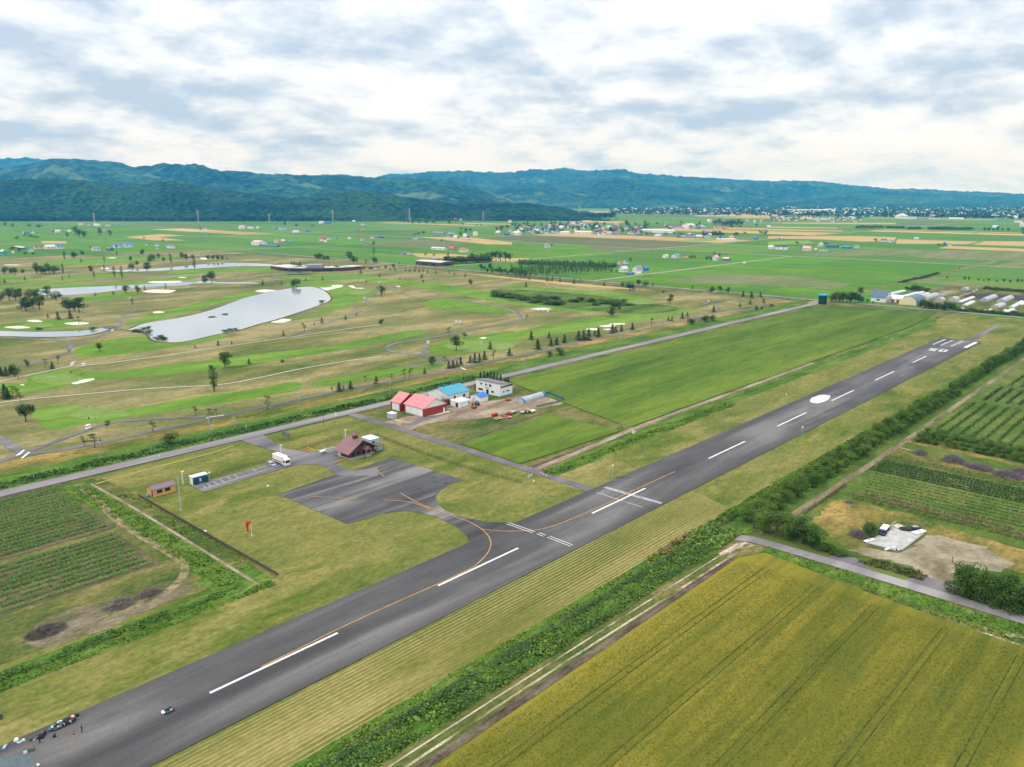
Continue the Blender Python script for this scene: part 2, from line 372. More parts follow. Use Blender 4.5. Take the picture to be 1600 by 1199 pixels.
# wheat and paddy strips one can make out
m_wheatfar=plain('ripe_wheat',(.42,.29,.11),1,.12,.03); m_palefar=grass('pale_stubble',(.12,.155,.05),(.145,.165,.065),(.185,.175,.085),.02,(.1,1,1),.3,.15,0)
m_vivid=grass('vivid_paddy',(.068,.155,.010),(.082,.180,.012),(.10,.20,.02),.01,(1,.2,1),.3,.12,0)
m_lime=plain('lime_paddy',(.15,.26,.03),1,.08,.02)
W_F=[[(652,370.5),(735,371),(800,379),(800,382.5),(760,382)],[(655,402),(640,396),(700,397),(755,401),(798,404),(830,403),(800,410),(740,406)],
     [(1200,369.5),(1340,369),(1400,371),(1400,377),(1345,378),(1280,374),(1200,373)],[(1400,374),(1530,378),(1510,382),(1400,381)],[(1465,388),(1485,384.5),(1600,389),(1640,390),(1640,394),(1600,393.5)],[(1540,377),(1640,378),(1640,386),(1520,382.5)],
     [(1200,354),(1310,356.5),(1308,357.6),(1200,356)],[(1200,358),(1318,360.5),(1316,362),(1200,360)],[(893,368),(940,367),(1040,371),(1035,372.5),(930,372)],
     [(1085,337),(1180,334),(1240,337),(1200,338.5),(1090,338.5)],[(860,346),(930,344.5),(985,347),(960,349)],[(195,370.5),(250,366),(290,368),(245,371),(290,376),(240,376)],
     [(64,377),(103,377),(105,380.5),(66,380.5)],[(725,348.5),(795,350),(798,351.5),(728,350)],[(1200,348),(1400,348.5),(1400,350.5),(1230,349.5)],[(1130,356),(1200,357),(1200,359),(1140,358.5)]]
sheet('ripe_wheat_field',[pxpoly(p) for p in W_F],Z(3),m_wheatfar)
sheet('stubble_field',[pxpoly(p) for p in ([(1040,440),(1100,428),(1250,432),(1330,444),(1300,452),(1180,446)],[(1400,394),(1490,391),(1640,396),(1640,405),(1560,408),(1440,404)],[(1240,398),(1400,389),(1450,392),(1380,399),(1290,401)],[(1545,418),(1590,407),(1660,405),(1660,420)],[(560,358),(650,355),(700,354),(640,358)])],Z(3),m_palefar)
sheet('paddy',[pxpoly(p) for p in ([(880,439),(935,426),(1010,428),(1000,437),(960,444)],[(975,443),(1030,428),(1150,433),(1170,449),(1060,455)],[(1200,455),(1265,438),(1400,444),(1340,456),(1290,470)],[(1060,424),(1110,411),(1200,414),(1260,424),(1180,430)],[(640,392),(760,377),(900,381),(960,398),(830,408),(720,402)],[(1180,426),(1220,412),(1350,416),(1430,423),(1370,435)],[(1330,447),(1430,437),(1500,437),(1420,456)])],Z(2),m_vivid)
sheet('young_paddy',[pxpoly(p) for p in ([(1050,376),(1110,372),(1135,374),(1100,377.5)],[(1200,378),(1262,376),(1275,380.5),(1200,383)])],Z(3),m_lime)
# ---- golf course
sheet('golf_rough',[[(-520,303),(731,303)]+pxpoly([(1200,466),(1050,456),(900,447),(780,434),(700,424),(640,417),(600,410),(520,406),(440,402),(400,398),(345,392),(280,390),(150,398),(40,401),(0,402),(-250,404)])],Z(4),g_rough)
FW=[[(40,597),(50,585),(110,577),(160,582),(250,573),(350,560),(400,553),(500,543),(600,524),(665,515),(660,522),(600,535),(480,556),(380,571),(300,582),(200,591),(130,594),(100,604),(50,613),(0,613),(0,600)],
 [(50,648),(62,638),(100,634),(160,640),(212,638),(280,625),(340,616),(400,608),(450,598),(470,600),(465,610),(400,622),(330,633),(280,642),(200,652),(180,660),(130,663),(100,672),(70,668)],
 [(485,599),(540,588),(600,578),(660,570),(690,568),(690,574),(640,583),(580,592),(530,600),(495,604)],
 [(415,508),(450,500),(500,488),(520,470),(512,455),(530,450),(580,452),(588,457),(575,466),(545,478),(500,492),(450,503)],
 [(572,435),(620,437),(700,446),(760,456),(830,469),(930,479),(960,487),(900,488),(800,476),(720,462),(640,447),(580,442)],
 [(800,445),(880,452),(960,457),(1010,466),(1025,475),(985,476),(960,465),(870,456),(800,452)],
 [(790,527),(830,513),(900,502),(960,493),(1050,490),(1060,493),(1000,502),(930,514),(880,521),(830,527),(800,531)],
 [(668,545),(700,533),(750,525),(800,518),(812,530),(800,537),(770,546),(720,553),(680,553)],
 [(0,448),(80,444),(180,442),(290,432),(302,437),(230,444),(100,450),(0,452)],[(195,506),(240,490),(300,476),(360,462),(400,455),(402,460),(340,475),(290,490),(230,504),(200,509)],
 [(0,508),(50,502),(120,500),(137,508),(110,513),(60,516),(0,516)],[(100,470),(150,460),(200,456),(225,460),(170,468),(110,474)],[(50,412),(150,402),(230,400),(280,399),(272,404),(200,410),(100,416)],
 [(0,430),(60,436),(130,430),(200,428),(190,432),(100,440),(0,440)],[(262,424),(320,421),(400,418),(430,417),(440,422),(360,426),(280,430)],[(430,432),(500,429),(560,428),(590,432),(560,437),(470,438)],
 [(120,546),(200,527),(300,528),(340,521),(352,528),(280,541),(200,553),(130,558)],[(440,446),(480,441),(540,442),(530,448),(490,450)],[(690,466),(740,472),(800,484),(780,490),(700,484),(660,476)],[(1000,480),(1060,482),(1090,486),(1050,489),(990,486)]]
sheet('fairway',[[G(*p) for p in smooth_line(f,True,4)] for f in FW],Z(6),g_fair)
sheet('putting_green',[[G(*p) for p in blob(*a)] for a in ((150,646.5,52,8,24,.06,1),(93,593,44,8.5,24,.07,2),(750,541,52,9,24,.06,3),(1005,472,19,4,20,.06,4),(560,457,20,4,18,.08,5),(60,508,25,3.5,18,.05,6),(470,435,18,2.2,18,.05,7))],Z(8),g_green)
BK=[[(112,599),(120,597),(132,593),(146,592),(147,594),(135,598),(120,601),(113,601)]]+[blob((a+b)/2,(c+d)/2,(b-a)/2,(d-c)/2,16,.16,i) for i,(a,b,c,d) in enumerate([(31,40,600.5,603),(9,46,510,513.7),(43,66,500,504),(104,137,503.5,508.5),(239,256,486.6,490),(222,278,453,458),(228,292,439.3,443),(308,335,439.3,442),(279,291,433,434.8),(6,33,413.6,415.2),(421,454,498.5,505),(400,435,453,457.6),(619,626,447.2,449),(750,760,527.5,530),(832,861,481.5,485),(894,916,478,480.4),(938,962,508.3,511.6),(916,936,513.2,516.4),(944,955,513.8,516.3),(950,980,505.5,508),(157,172,418.5,421),(168,182,402.5,404),(312,326,403,406)])]
BK+=[smooth_line([(492,449),(500,450),(516,449),(520,446),(535,446),(534,449),(524,451),(512,454),(503,453)],True,3),smooth_line([(544,447),(552,446.8),(556,450),(568,450.2),(566,451.6),(552,450.6)],True,3)]
sheet('sand_bunker',[pxpoly(p) for p in BK],Z(9),g_sand)
PD=[[(186,514),(200,515),(212,511),(230,505),(280,497),(330,485),(380,467),(430,455),(470,449),(490,449),(505,454),(516,464),(512,472),(480,484),(430,500),(400,508),(370,517),(330,525),(295,533),(270,535.5),(245,533.5),(236,529),(232,523),(225,519),(210,517)],
 [(-60,516),(0,517.5),(60,519),(130,517),(168,512),(172,515),(130,525),(60,527),(0,525.5),(-60,526)],
 [(50,454),(90,451),(130,449),(180,447),(250,443.5),(300,441),(292,446),(230,449),(180,455),(120,461),(70,461.5)],[(292,441.5),(330,441),(400,442),(398,443.6),(340,443.4),(300,443.6)],
 [(160,423),(240,420.5),(310,414),(360,411),(420,413),(430,416.5),(380,416),(320,419.5),(250,423.5),(190,425)]]
m_bank=grass('reed_bank',(.045,.060,.016),(.085,.085,.03),(.15,.12,.05),.2,(1,1,1),1.,.3,.5)
bk=[]
for p in PD:
    sp=smooth_line(p,True,3); c=(sum(x for x,_ in sp)/len(sp),sum(y for _,y in sp)/len(sp)); L=[G(*x) for x in sp]; k0=(sum(x for x,_ in L)/len(L),sum(y for _,y in L)/len(L))
    bk.append([(x+(x-k0[0])/max(1,math.hypot(x-k0[0],y-k0[1]))*3.2,y+(y-k0[1])/max(1,math.hypot(x-k0[0],y-k0[1]))*3.2) for x,y in L])
sheet('pond_bank',bk,Z(10),m_bank)
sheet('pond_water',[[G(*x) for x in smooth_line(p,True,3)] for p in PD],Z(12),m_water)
# cart paths
b=MB()
for wd,pts in ((3.2,[(-60,742),(0,722),(25,713),(45,710),(100,703),(180,688),(250,672),(330,655),(400,639),(470,625),(560,606),(620,595),(700,580),(790,560),(830,553),(900,536),(950,525),(1010,513),(1060,503),(1110,492),(1170,484),(1195,476)]),
  (4,[(-40,672),(0,686),(20,699),(38,709)]),(2.8,[(45,706),(80,693),(130,675),(170,662),(230,656),(320,652)]),(3,[(-40,525),(0,527),(50,530),(95,533),(110,537),(108,547),(90,557),(60,566),(30,573)]),
  (2.6,[(110,536),(145,530),(165,522),(180,516)]),(2.6,[(186,511),(189,505),(185,499),(197,491),(230,480)]),(2.8,[(600,446),(622,455),(640,463),(700,469),(770,478),(802,487),(814,494),(808,502),(770,510)]),
  (2.8,[(605,546),(606,542),(622,536),(680,527),(740,515),(800,505)]),(2.8,[(604,545),(616,550),(660,556),(690,562)]),(2.6,[(659,555),(664,547),(670,540)]),(2.4,[(430,531),(480,517),(520,502),(555,490),(566,487),(553,482)]),(2.4,[(578,478),(574,471),(569,466),(590,455)]),
  (3,[(427,440),(426,434),(440,429),(470,430)]),(2.6,[(513,437),(540,432),(590,433)]),(2.6,[(1100,476),(1108,472),(1128,470)]),(2.6,[(1122,485),(1124,481),(1115,478)]),(2.6,[(700,566),(720,560),(640,575)]),(2.6,[(360,424),(385,433),(420,437)])):
    ribbon(b,[G(*p) for p in smooth_line(pts,False,4)],wd,Z(14))
tag(b.build('cart_path',m_cart),kind='structure')
b=MB()
for wd,pts in ((1.7,[(-30,606),(0,597),(40,588),(90,577),(110,573),(113,568),(118,565)]),(1.6,[(120,572),(160,569),(230,560),(300,550),(400,535),(470,525),(540,515),(600,507)]),(1.6,[(-40,634),(0,630),(50,624),(150,615),(230,608),(340,602),(400,592),(470,577),(560,562),(597,558)])):
    ribbon(b,[G(*p) for p in smooth_line(pts,False,4)],wd,Z(15))
tag(b.build('concrete_path',m_pale),kind='structure')
b=MB()
for a,c in (((26,713),(36,706)),((34,717.5),(46,707.5)),((29,712),(38,704))): ribbon(b,[G(*a),G(*c)],.8,Z(17))
for a,c in (((322,653.5),(350,649.5)),((720,575),(728,579))): ribbon(b,[G(*a),G(*c)],1.,Z(17))
tag(b.build('path_markings',m_white),kind='structure')
# marsh on the golf course
sheet('marsh',[[G(*p) for p in smooth_line([(765,455),(800,453),(860,456),(930,462),(965,468),(985,475),(1030,476),(1062,482),(1045,488),(1000,491),(960,489),(900,484),(840,476),(790,469)],True,4)]],Z(10),grass('marsh_grass',(.036,.078,.010),(.070,.120,.018),(.115,.165,.032),.06,(.4,1,1),.5,.4,.8))
# ---- land between golf course and road
sheet('dry_verge',[rect(-300,728,311,327.5)],Z(5),g_dry)
sheet('lush_verge',[rect(-300,728,296,313)],Z(6),g_lush)
# ---- airfield land
sheet('rough_grass',[[(-140,176),(97,176),(97,290),(-140,290)],[(205,172),(330,172),(330,288),(205,288)],[(330,170),(757,170),(757,290),(330,290)],[(715,300),(752,300),(752,1320),(735,1320)]],Z(3),g_scrub)
sheet('airfield_grass',[[(-120,107.5),(742,107.5),(742,181),(520,177),(300,173),(206,173),(206,286),(96,286),(96,181),(-120,176)]],Z(5),g_air)
sheet('mown_verge',[[(-120,108.2),(212,108.2),(221,111),(226,126.6),(-120,125)],],Z(6),m_mown)
sheet('straw_grass',[pxpoly([(870,752),(905,768),(960,757),(1000,735),(955,718),(905,730)])],Z(6),grass('straw_turf',(.12,.125,.03),(.20,.18,.055),(.27,.225,.09),.08,(.5,1,1),1.2,.25,.3))
sheet('lush_ditch',[[(-120,168.4),(96,169.5),(98,173),(98,186),(84,186),(84,177.5),(-120,176.5)],[(86,180),(93.5,176),(93.5,282),(85.6,284)],[(207,168.6),(272,168.4),(336,171.5),(668,172.5),(712,186),(700,191),(640,182),(330,180.2),(272,179.5),(206,176)]],Z(7),g_lush)
sheet('scrub_strip',[[(93.5,174),(99.4,173),(100.5,262),(98,282),(93.5,281)],[(84,180),(-40,180),(-40,206),(84,204)],[(208,247),(215,236),(263,234),(262,226),(208,226)],[(208,226),(214,222),(212,184),(206,184)]],Z(6),g_scrub)
b=MB(); bt=MB()
ribbon(bt,smooth_line([(90,283),(89,262),(86.4,240),(86.5,215),(86.5,200),(83,191),(74,185),(60,183.6)]),2.3,Z(8)); ribbon(b,[(93.6,280),(94.2,250),(94,215),(93.5,172)],.9,Z(8))
ribbon(b,[(206.5,178.6),(240,180),(272.8,182),(300,182.4),(460,183)],2.8,Z(9)); ribbon(b,[(273,182),(288,216),(298,243),(306,271)],2.4,Z(9))
tag(b.build('dirt_track',g_dirt),kind='structure'); tag(bt.build('farm_track',grass('worn_track_soil',(.09,.095,.028),(.20,.165,.085),(.31,.25,.15),.3,(1,1,1),1.4,.3,.4)),kind='structure')
sheet('worn_ground',[[G(*p) for p in smooth_line([(45,1005),(60,975),(120,950),(180,938),(240,915),(285,905),(300,925),(250,945),(160,985),(80,1012)],True,4)]],Z(7),grass('worn_soil',(.075,.085,.025),(.150,.125,.075),(.225,.18,.125),.16,(.5,1,1),1.4,.3,.5))
sheet('bare_ground',[[(203,270),(212,268),(262,262),(292,252),(300,236),(284,230),(258,238),(244,240),(220,252),(209,250),(211,262)]],Z(7),g_dirt)
sheet('dark_bank',[[(206,220.5),(240,225),(266,226.5),(266,224.4),(206,218.5)],[(268,182),(208,182.5),(208,180),(268,180.6)]],Z(8),g_dark)
# ---- fields beside the airfield
sheet('rice_field',[ccw([(300,271.5),(274,184.5),(640,184),(736,191),(722,281),(305,283)])],0,g_rice,h=.45)
sheet('rice_field',[ccw([(210,219.5),(207.5,186.5),(267,184.2),(266.6,224)])],0,g_rice,h=.45)
sheet('cereal_field',[ccw([(-60,89.6),(188,90.4),(196,86.5),(192,60),(188.5,20),(186,-80),(-60,-80)])],0,g_wheat,h=.7)
sheet('scrub_margin',[rect(-80,200,88,108),[(188,92),(201.5,92),(201.5,-110),(186,-110),(189,30),(192,60)]],Z(4),g_scrub)
sheet('lush_margin',[[(-80,97.8),(197,97.5),(197,108.6),(-80,108.4)],[(195,88),(201,88),(201,-100),(193.5,-100),(194.5,30)],[(205,96),(700,97),(700,110.4),(212,109.6)]],Z(6),g_lush)
b=MB(); ribbon(b,[(-60,96),(40,96.2),(100,96.1),(195,95.2)],.42,Z(7)); ribbon(b,[(-60,93.7),(60,94),(120,93.9),(197,92.6)],.62,Z(7)); ribbon(b,[(188,94.5),(197,94.),(200,93)],3.4,Z(7))
tag(b.build('chalky_track',grass('chalky_track_soil',(.10,.11,.035),(.30,.245,.165),(.46,.385,.29),.35,(.3,1,1),1.4,.3,.4,.40,.58)),kind='structure')
b=MB(); ribbon(b,[(-60,91.6),(60,91.9),(120,91.8),(188,91.6)],1.9,Z(7)); tag(b.build('ploughed_edge',g_dark),kind='structure')
sheet('chalky_field_edge',[pxpoly(p) for p in ([(1395,948),(1425,955),(1600,1008),(1640,1022),(1640,1030),(1500,985)],[(1560,985),(1590,992),(1605,999),(1575,996)])],Z(9),grass('chalky_edge_soil',(.13,.13,.03),(.27,.23,.12),(.44,.37,.27),.3,(1,1,1),1.4,.3,.4))
b=MB()
for t in (82.6,81.,69.2,67.6,54.9,53.3,39.6,38.,24.6,23.): ribbon(b,[(-60,t+.3),(60,t),(120,t+.25),(188-(90-t)*.05,t)],.27,.715)
tag(b.build('tramline',grass('crushed_cereal',(.040,.052,.01),(.058,.070,.012),(.085,.09,.016),.3,(.2,1,1),1.5,.4,.3)),kind='structure')
# right-hand fields beyond the hedge
sheet('orchard_grass',[rect(209,700,-160,97)],Z(4),grass('orchard_turf',(.050,.095,.014),(.080,.125,.020),(.125,.150,.036),.05,(.6,1,1),1.,.3,.5))
sheet('dry_patch',[pxpoly([(1270,818),(1300,782),(1325,783),(1410,800),(1480,825),(1545,845),(1640,870),(1640,900),(1560,890),(1500,880),(1420,850),(1350,862),(1320,855)]),[(312,92),(320,92),(318,20),(309,20)],[(332,92),(337,92),(330,30),(326,30)]],Z(6),g_dry)
sheet('gravel_yard',[[G(*p) for p in smooth_line([(1322,858),(1352,866),(1405,880),(1440,898),(1440,906),(1470,920),(1475,932),(1495,925),(1490,905),(1500,885),(1560,893),(1580,884),(1560,868),(1520,850),(1470,838),(1445,842),(1410,866),(1350,856)],True,3)]],Z(7),g_gravel)
b=MB(); ribbon(b,[(208,93.5),(228,93),(290,92.4),(345,92.6),(425,93.4),(700,94)],2.3,Z(7)); ribbon(b,[(322,92),(318,60),(312,20),(310,-40)],2.2,Z(7)); tag(b.build('field_track',grass('field_track_soil',(.10,.095,.04),(.19,.15,.09),(.28,.22,.15),.2,(.3,1,1),1.4,.3,.4)),kind='structure')
# land by the far cross road, right: nursery beds
sheet('nursery_ground',[[(768,-140),(768,250),(900,262),(1010,230),(1010,-140)]],Z(4),g_scrub)
sheet('dark_plot',[pxpoly([(1495,463),(1510,458),(1610,463),(1610,470),(1540,468)])],Z(6),plain('peaty_soil',(.045,.035,.04),1,.2,.1))
sheet('sandy_bed',[pxpoly(p) for p in ([(1452,463),(1470,454),(1500,455),(1488,459),(1465,466)],[(1480,468),(1512,458),(1521,457),(1494,467)])],Z(6),g_dirt)
sheet('field_strip',[pxpoly(p) for p in ([(1390,438),(1450,437),(1640,452),(1640,456),(1480,446)],)],Z(5),m_palefar)
# ---- roads
b=MB(); ribbon(b,[(-320,291.8),(753,291.8)],6.6,Z(18)); ribbon(b,[(753,1300),(753,295.2)],7.,Z(18)); ribbon(b,[(753,288.4),(753,-300)],6.4,Z(18))
tag(b.build('road',m_road),kind='structure')
b=MB(); ribbon(b,[(757,291.8),(1300,291.8),(3000,292)],3.2,Z(8))
tag(b.build('dirt_road',grass('dirt_road_soil',(.10,.09,.04),(.19,.15,.10),(.28,.22,.15),.05,(.3,1,1),.4,.3,.2)),kind='structure')
b=MB()
for s,t0,t1 in ((1299,-200,2200),(1845,-900,2600),(2391,-900,3000),(2940,-900,3000)): ribbon(b,[(s,t0),(s,t1)],6,Z(4))
for t,s0,s1 in ((838,757,3400),(1384,300,3600),(1930,300,3600),(-254,757,3600),(565,757,1295),(19,757,1295)): ribbon(b,[(s0,t),(s1,t)],6 if t!=19 else 5,Z(5))
tag(b.build('country_road',plain('pale_road',(.30,.265,.24),.9,.12,.05)),kind='structure')
b=MB()
ribbon(b,[(207.8,288.4),(207.4,250),(205,175),(203.6,150)],4.2,Z(12)); ribbon(b,[(212,259),(216,256),(226,259),(232,258)],3.6,Z(11))
ribbon(b,[(604,135),(668,137),(700,137)],4.,Z(12))
[b.face([(x,y,Z(11)) for x,y in ccw(pxpoly(pp))]) for pp in ([(1290,872),(1312,867),(1338,873),(1362,892),(1330,886)],[(1410,908),(1445,900),(1478,915),(1492,932),(1450,922)])]
tag(b.build('lane',m_lane),kind='structure')
b=MB(); ribbon(b,smooth_line([(198.5,101.5),(201.6,96.5),(203.2,90),(203.6,60),(203.4,20),(203.4,-140)]),4.2,Z(13)); tag(b.build('farm_lane',asphalt('pale_lane_asphalt',(.21,.19,.19),(.31,.285,.275),(.15,.135,.14),R(90))),kind='structure')
T1=[(299,760),(330,751),(420,727),(452,715),(440,708),(398,697),(375,688),(408,678),(445,702),(466,705),(485,708),(528,697),(531,711),(521,714),(537,720),(525,726),(553,737),(590,731),(590,745),(528,744),(505,729),(490,726),(469,727),(455,730),(400,745),(320,769.5)]
sheet('parking_lot',[pxpoly(T1)],Z(14),asphalt('parking_asphalt',(.155,.145,.145),(.23,.21,.20),(.09,.085,.09)))
T2=[(435,773),(528,741),(551,737),(612,716),(725,751),(705,757),(688,767),(680,778),(684,788),(695,798),(720,808),(760,816.5),(800,818),(830,812),(870,794),(905,772),(960,790),(800,880),(690,905),(690,880),(712,868),(727,858),(733,848),(729,837),(712,823),(680,808),(655,802),(635,799),(602,802),(543,820)]
sheet('apron',[pxpoly(T2)],Z(12),m_apron)
RW=lambda s: .0033*(s-60)
sheet('runway',[[(-120,125.2),(60,126.2),(605,127.6),(606,153),(60,151),(-120,150.4)]],Z(16),m_run)
# painted marks
b=MB(); ce=lambda s:138.3+.0036*(s-60)
for s0,s1 in ((63,93.2),(123.5,153.5),(187.5,217),(259.5,288.6),(318,348),(377.5,406),(437,467.5),(500,527)): b.face([(s0,ce(s0)-.33,Z(18)),(s1,ce(s1)-.33,Z(18)),(s1,ce(s1)+.33,Z(18)),(s0,ce(s0)+.33,Z(18))])
# figures 02, read from the far end
def fig(sc,tc,strokes):
    for x0,x1,y0,y1 in strokes: b.face([(sc-y0,tc+x0,Z(18)),(sc-y0,tc+x1,Z(18)),(sc-y1,tc+x1,Z(18)),(sc-y1,tc+x0,Z(18))][::-1])
fig(553.5,137.6,[(-2,2,-4.4,-2.9),(-2,2,2.9,4.4),(-2,-.9,-2.9,2.9),(.9,2,-2.9,2.9)])
fig(553.0,143.6,[(-2,2,-4.4,-2.9),(-2,2,2.9,4.4),(-2,2,-.7,.7),(.9,2,-2.9,-.7),(-2,-.9,.7,2.9)])
b.face([(574,129.2,Z(18)),(601,129,Z(18)),(601,131.2,Z(18)),(574,131.4,Z(18))])
tag(b.build('runway_markings',m_white),kind='structure')
b=MB()
for t in (144.2,138.3,149): b.face([(572,t-.9,Z(18)),(600,t-1.2,Z(18)),(600,t+.6,Z(18)),(572,t+.9,Z(18))])
b.face([(208.2,127.6,Z(17)),(209.9,127.6,Z(17)),(209.6,149.6,Z(17)),(207.9,149.6,Z(17))])
ribbon(b,[G(932,771),G(1004,794)],.45,Z(17)); ribbon(b,[G(945,767),G(938,771),G(950,776)],.3,Z(17))
tag(b.build('worn_markings',m_worn),kind='structure')
b=MB()
for pts in ([(626,772),(640,780),(657,789),(680,798),(712,809),(735,818),(752,828),(763,839),(767,851),(763,864),(752,877),(737,889),(712,901),(682,915),(608,948),(530,984),(470,1014),(408,1044)],[(752,828),(775,831),(800,831.5),(835,830),(855,826),(875,820),(920,801),(950,787),(985,770),(1055,738)],[(600,783),(625,784),(648,788),(672,797)]):
    ribbon(b,[G(*p) for p in smooth_line(pts,False,4)],.32,Z(19))
for a,c in (((657,802),(686,792)),((486,777),(557,781)),((590,737),(601,747)),((590,737),(607,732))): ribbon(b,[G(*a),G(*c)],.28,Z(19))
tag(b.build('taxi_markings',m_orange),kind='structure')
b=MB()
for x0,y0,x1,y1 in ((318,761,322,764),(324,757.5,330,761.5),(333,754,341,758.5),(343.5,750.5,352,755.5),(355,746,361,750),(366,743,372,747),(394,734,401,737.5),(312,768,440,727.5),(496,703.5,516,708),(505,701,525,705.5),(514,698.5,530,702.5),(498,709,528,704)): ribbon(b,[G(x0,y0),G(x1,y1)],.15,Z(17))
tag(b.build('parking_markings',m_white),kind='structure')
b=MB()
for x,y,rx,ry in ((678,747.5,4,1),(680,754,3,1),(696,756,4,1.1),(655,764,5,1),(973,747,9,1.6)): b.face([(*G(*p),Z(17)) for p in blob(x,y,rx,ry,12,.3,int(x))][::-1])
tag(b.build('oil_stains',plain('oil_stain',(.03,.028,.03),.6)),kind='structure')
# ================================================================ wooded hills behind the plain
def forest(name,dark,mid,lite,scale,clear=None):
    q=NB(name); q.b.inputs['Specular IOR Level'].default_value=.05; q.b.inputs['Roughness'].default_value=1
    a=q.noise(scale,5,.65); bb=q.noise(.0016,5,.6,(1,1,1.5)); x=q.math('ADD',q.math('MULTIPLY',a,.7),q.math('MULTIPLY',bb,.35))
    c=q.ramp(x,[(.44,dark),(.52,mid),(.61,lite)])
    if clear: c=q.mix(q.mrange(q.noise(.0024,4,.6,loc=(5000,900,0)),.58,.66,0,.75),c,clear)
    q.color(c); q.bump(q.noise(scale,4,.6),1.,15); return q.m
def hill(name,prof,Yb,Yr,mat,seed,rough=1.,step=5,rows=44,spur=.5):
    b=MB(); xs=[]; x=prof[0][0]
    while x<=prof[-1][0]: xs.append(x); x+=step
    def py(x):
        for (a,c),(d,e) in zip(prof,prof[1:]):
            if a<=x<=d:
                u=(x-a)/(d-a); u=u*u*(3-2*u)*.5+u*.5; return c+(e-c)*u
        return prof[-1][1]
    V=[]
    for x in xs:
        sx,tx,zr=ray_at(x,py(x),Yr)
        col=[]
        for j in range(rows+1):
            f=j/rows*1.5                      # 0 foot, 1 ridge, beyond: the far side
            Y=Yb+(Yr-Yb)*f; k=Y/Yr; s,t=sx*k,tx*k
            if f<=1: p=(1-math.cos(math.pi*min(1,f*.93+.07*f)))/2; p=p**.8
            else: p=1-(f-1)*1.2
            n1=noise.fractal(Vector((s/(Yr*.085),t/(Yr*.085),seed)),1.,2.,5)
            sp=1-abs(noise.noise(Vector((s/(Yr*.05)+seed*3,t/(Yr*.05),seed))))*2
            env=max(0,math.sin(math.pi*min(1,f)))
            z=zr*p*(1-spur*env*(1-sp)*.55)+env*n1*zr*.22*rough
            z+=noise.noise(Vector((s/60,t/60,seed)))*9*Yr/4400*min(1,f*6)+noise.noise(Vector((s/23,t/23,seed)))*5*Yr/4400*min(1,f*6)
            if f<.03: z=-4
            col.append((s,t,max(z,-4)))
        V.append(col)
    nr=rows+1
    for c in V: b.v+=c
    for i in range(len(V)-1):
        for j in range(rows):
            a=i*nr+j; b.f.append((a,a+nr,a+nr+1,a+1)); b.k.append(0)
    o=b.build(name,mat,smooth=True); return tag(o,kind='structure')
f_near=forest('near_forest',(.001,.010,.004),(.008,.034,.011),(.038,.092,.028),.045)
f_far=forest('far_forest',(.002,.014,.008),(.011,.046,.022),(.042,.105,.044),.018,(.11,.17,.07))
hill('hills',[(-400,290),(-150,283),(0,281),(60,280),(120,281),(200,290),(270,283),(300,288),(330,296),(400,303),(460,310),(520,302),(560,299),(600,304),(660,312),(720,320),(760,318),(820,318),(870,323),(905,331),(940,336),(965,340)],3250,4400,f_near,1,1.,3,46)
hill('hills',[(-400,280),(-150,275),(0,264),(40,258),(80,250),(120,249),(170,252),(210,260),(260,256),(300,260),(360,268),(420,272),(480,275),(530,273),(580,278),(650,280),(700,283),(740,293),(780,305),(820,320),(850,332)],4700,7000,f_far,2,.9,4)
hill('hills',[(-400,255),(-150,250),(0,247),(30,246.5),(80,249),(110,256),(150,272),(200,285),(300,285),(440,282),(480,273.5),(510,272.5),(540,272),(570,279),(640,286)],8600,11500,f_far,3,.8,5,34)
hill('hills',[(560,290),(600,275),(640,272),(700,268),(740,269),(790,270),(850,266),(880,264),(920,268),(970,265),(1000,272),(1060,276),(1120,280),(1200,284),(1270,283),(1330,290),(1400,296),(1450,297),(1520,300),(1600,304),(1700,307),(1850,312)],7600,12000,f_far,4,1.,4,46,.42)
hill('hills',[(700,322),(750,300),(800,291),(850,286),(900,290),(960,278),(1000,284),(1060,292),(1110,297),(1150,303),(1190,308),(1230,320)],6900,9300,f_far,5,.9,4,40,.4)
hill('hills',[(1180,322),(1260,306),(1330,300),(1400,306),(1460,309),(1540,312),(1640,315),(1750,319)],7300,9600,f_far,6,.9,5,34,.4)
# the air: even, pale blue haze from the ground up to just above the hilltops
q=bpy.data.materials.new('haze'); q.use_nodes=True; q.node_tree.nodes.clear()
pv=q.node_tree.nodes.new('ShaderNodeVolumePrincipled'); mo=q.node_tree.nodes.new('ShaderNodeOutputMaterial'); q.node_tree.links.new(pv.outputs[0],mo.inputs['Volume'])
pv.inputs['Color'].default_value=(.045,.40,1.0,1); pv.inputs['Density'].default_value=6.9e-5; pv.inputs['Absorption Color'].default_value=(1,1,1,1); pv.inputs['Anisotropy'].default_value=.35
hb=MB(); hb.box(-GR-300,GR+300,-GR-300,GR+300,-8,640); ho=hb.build('haze',q); tag(ho,kind='stuff')
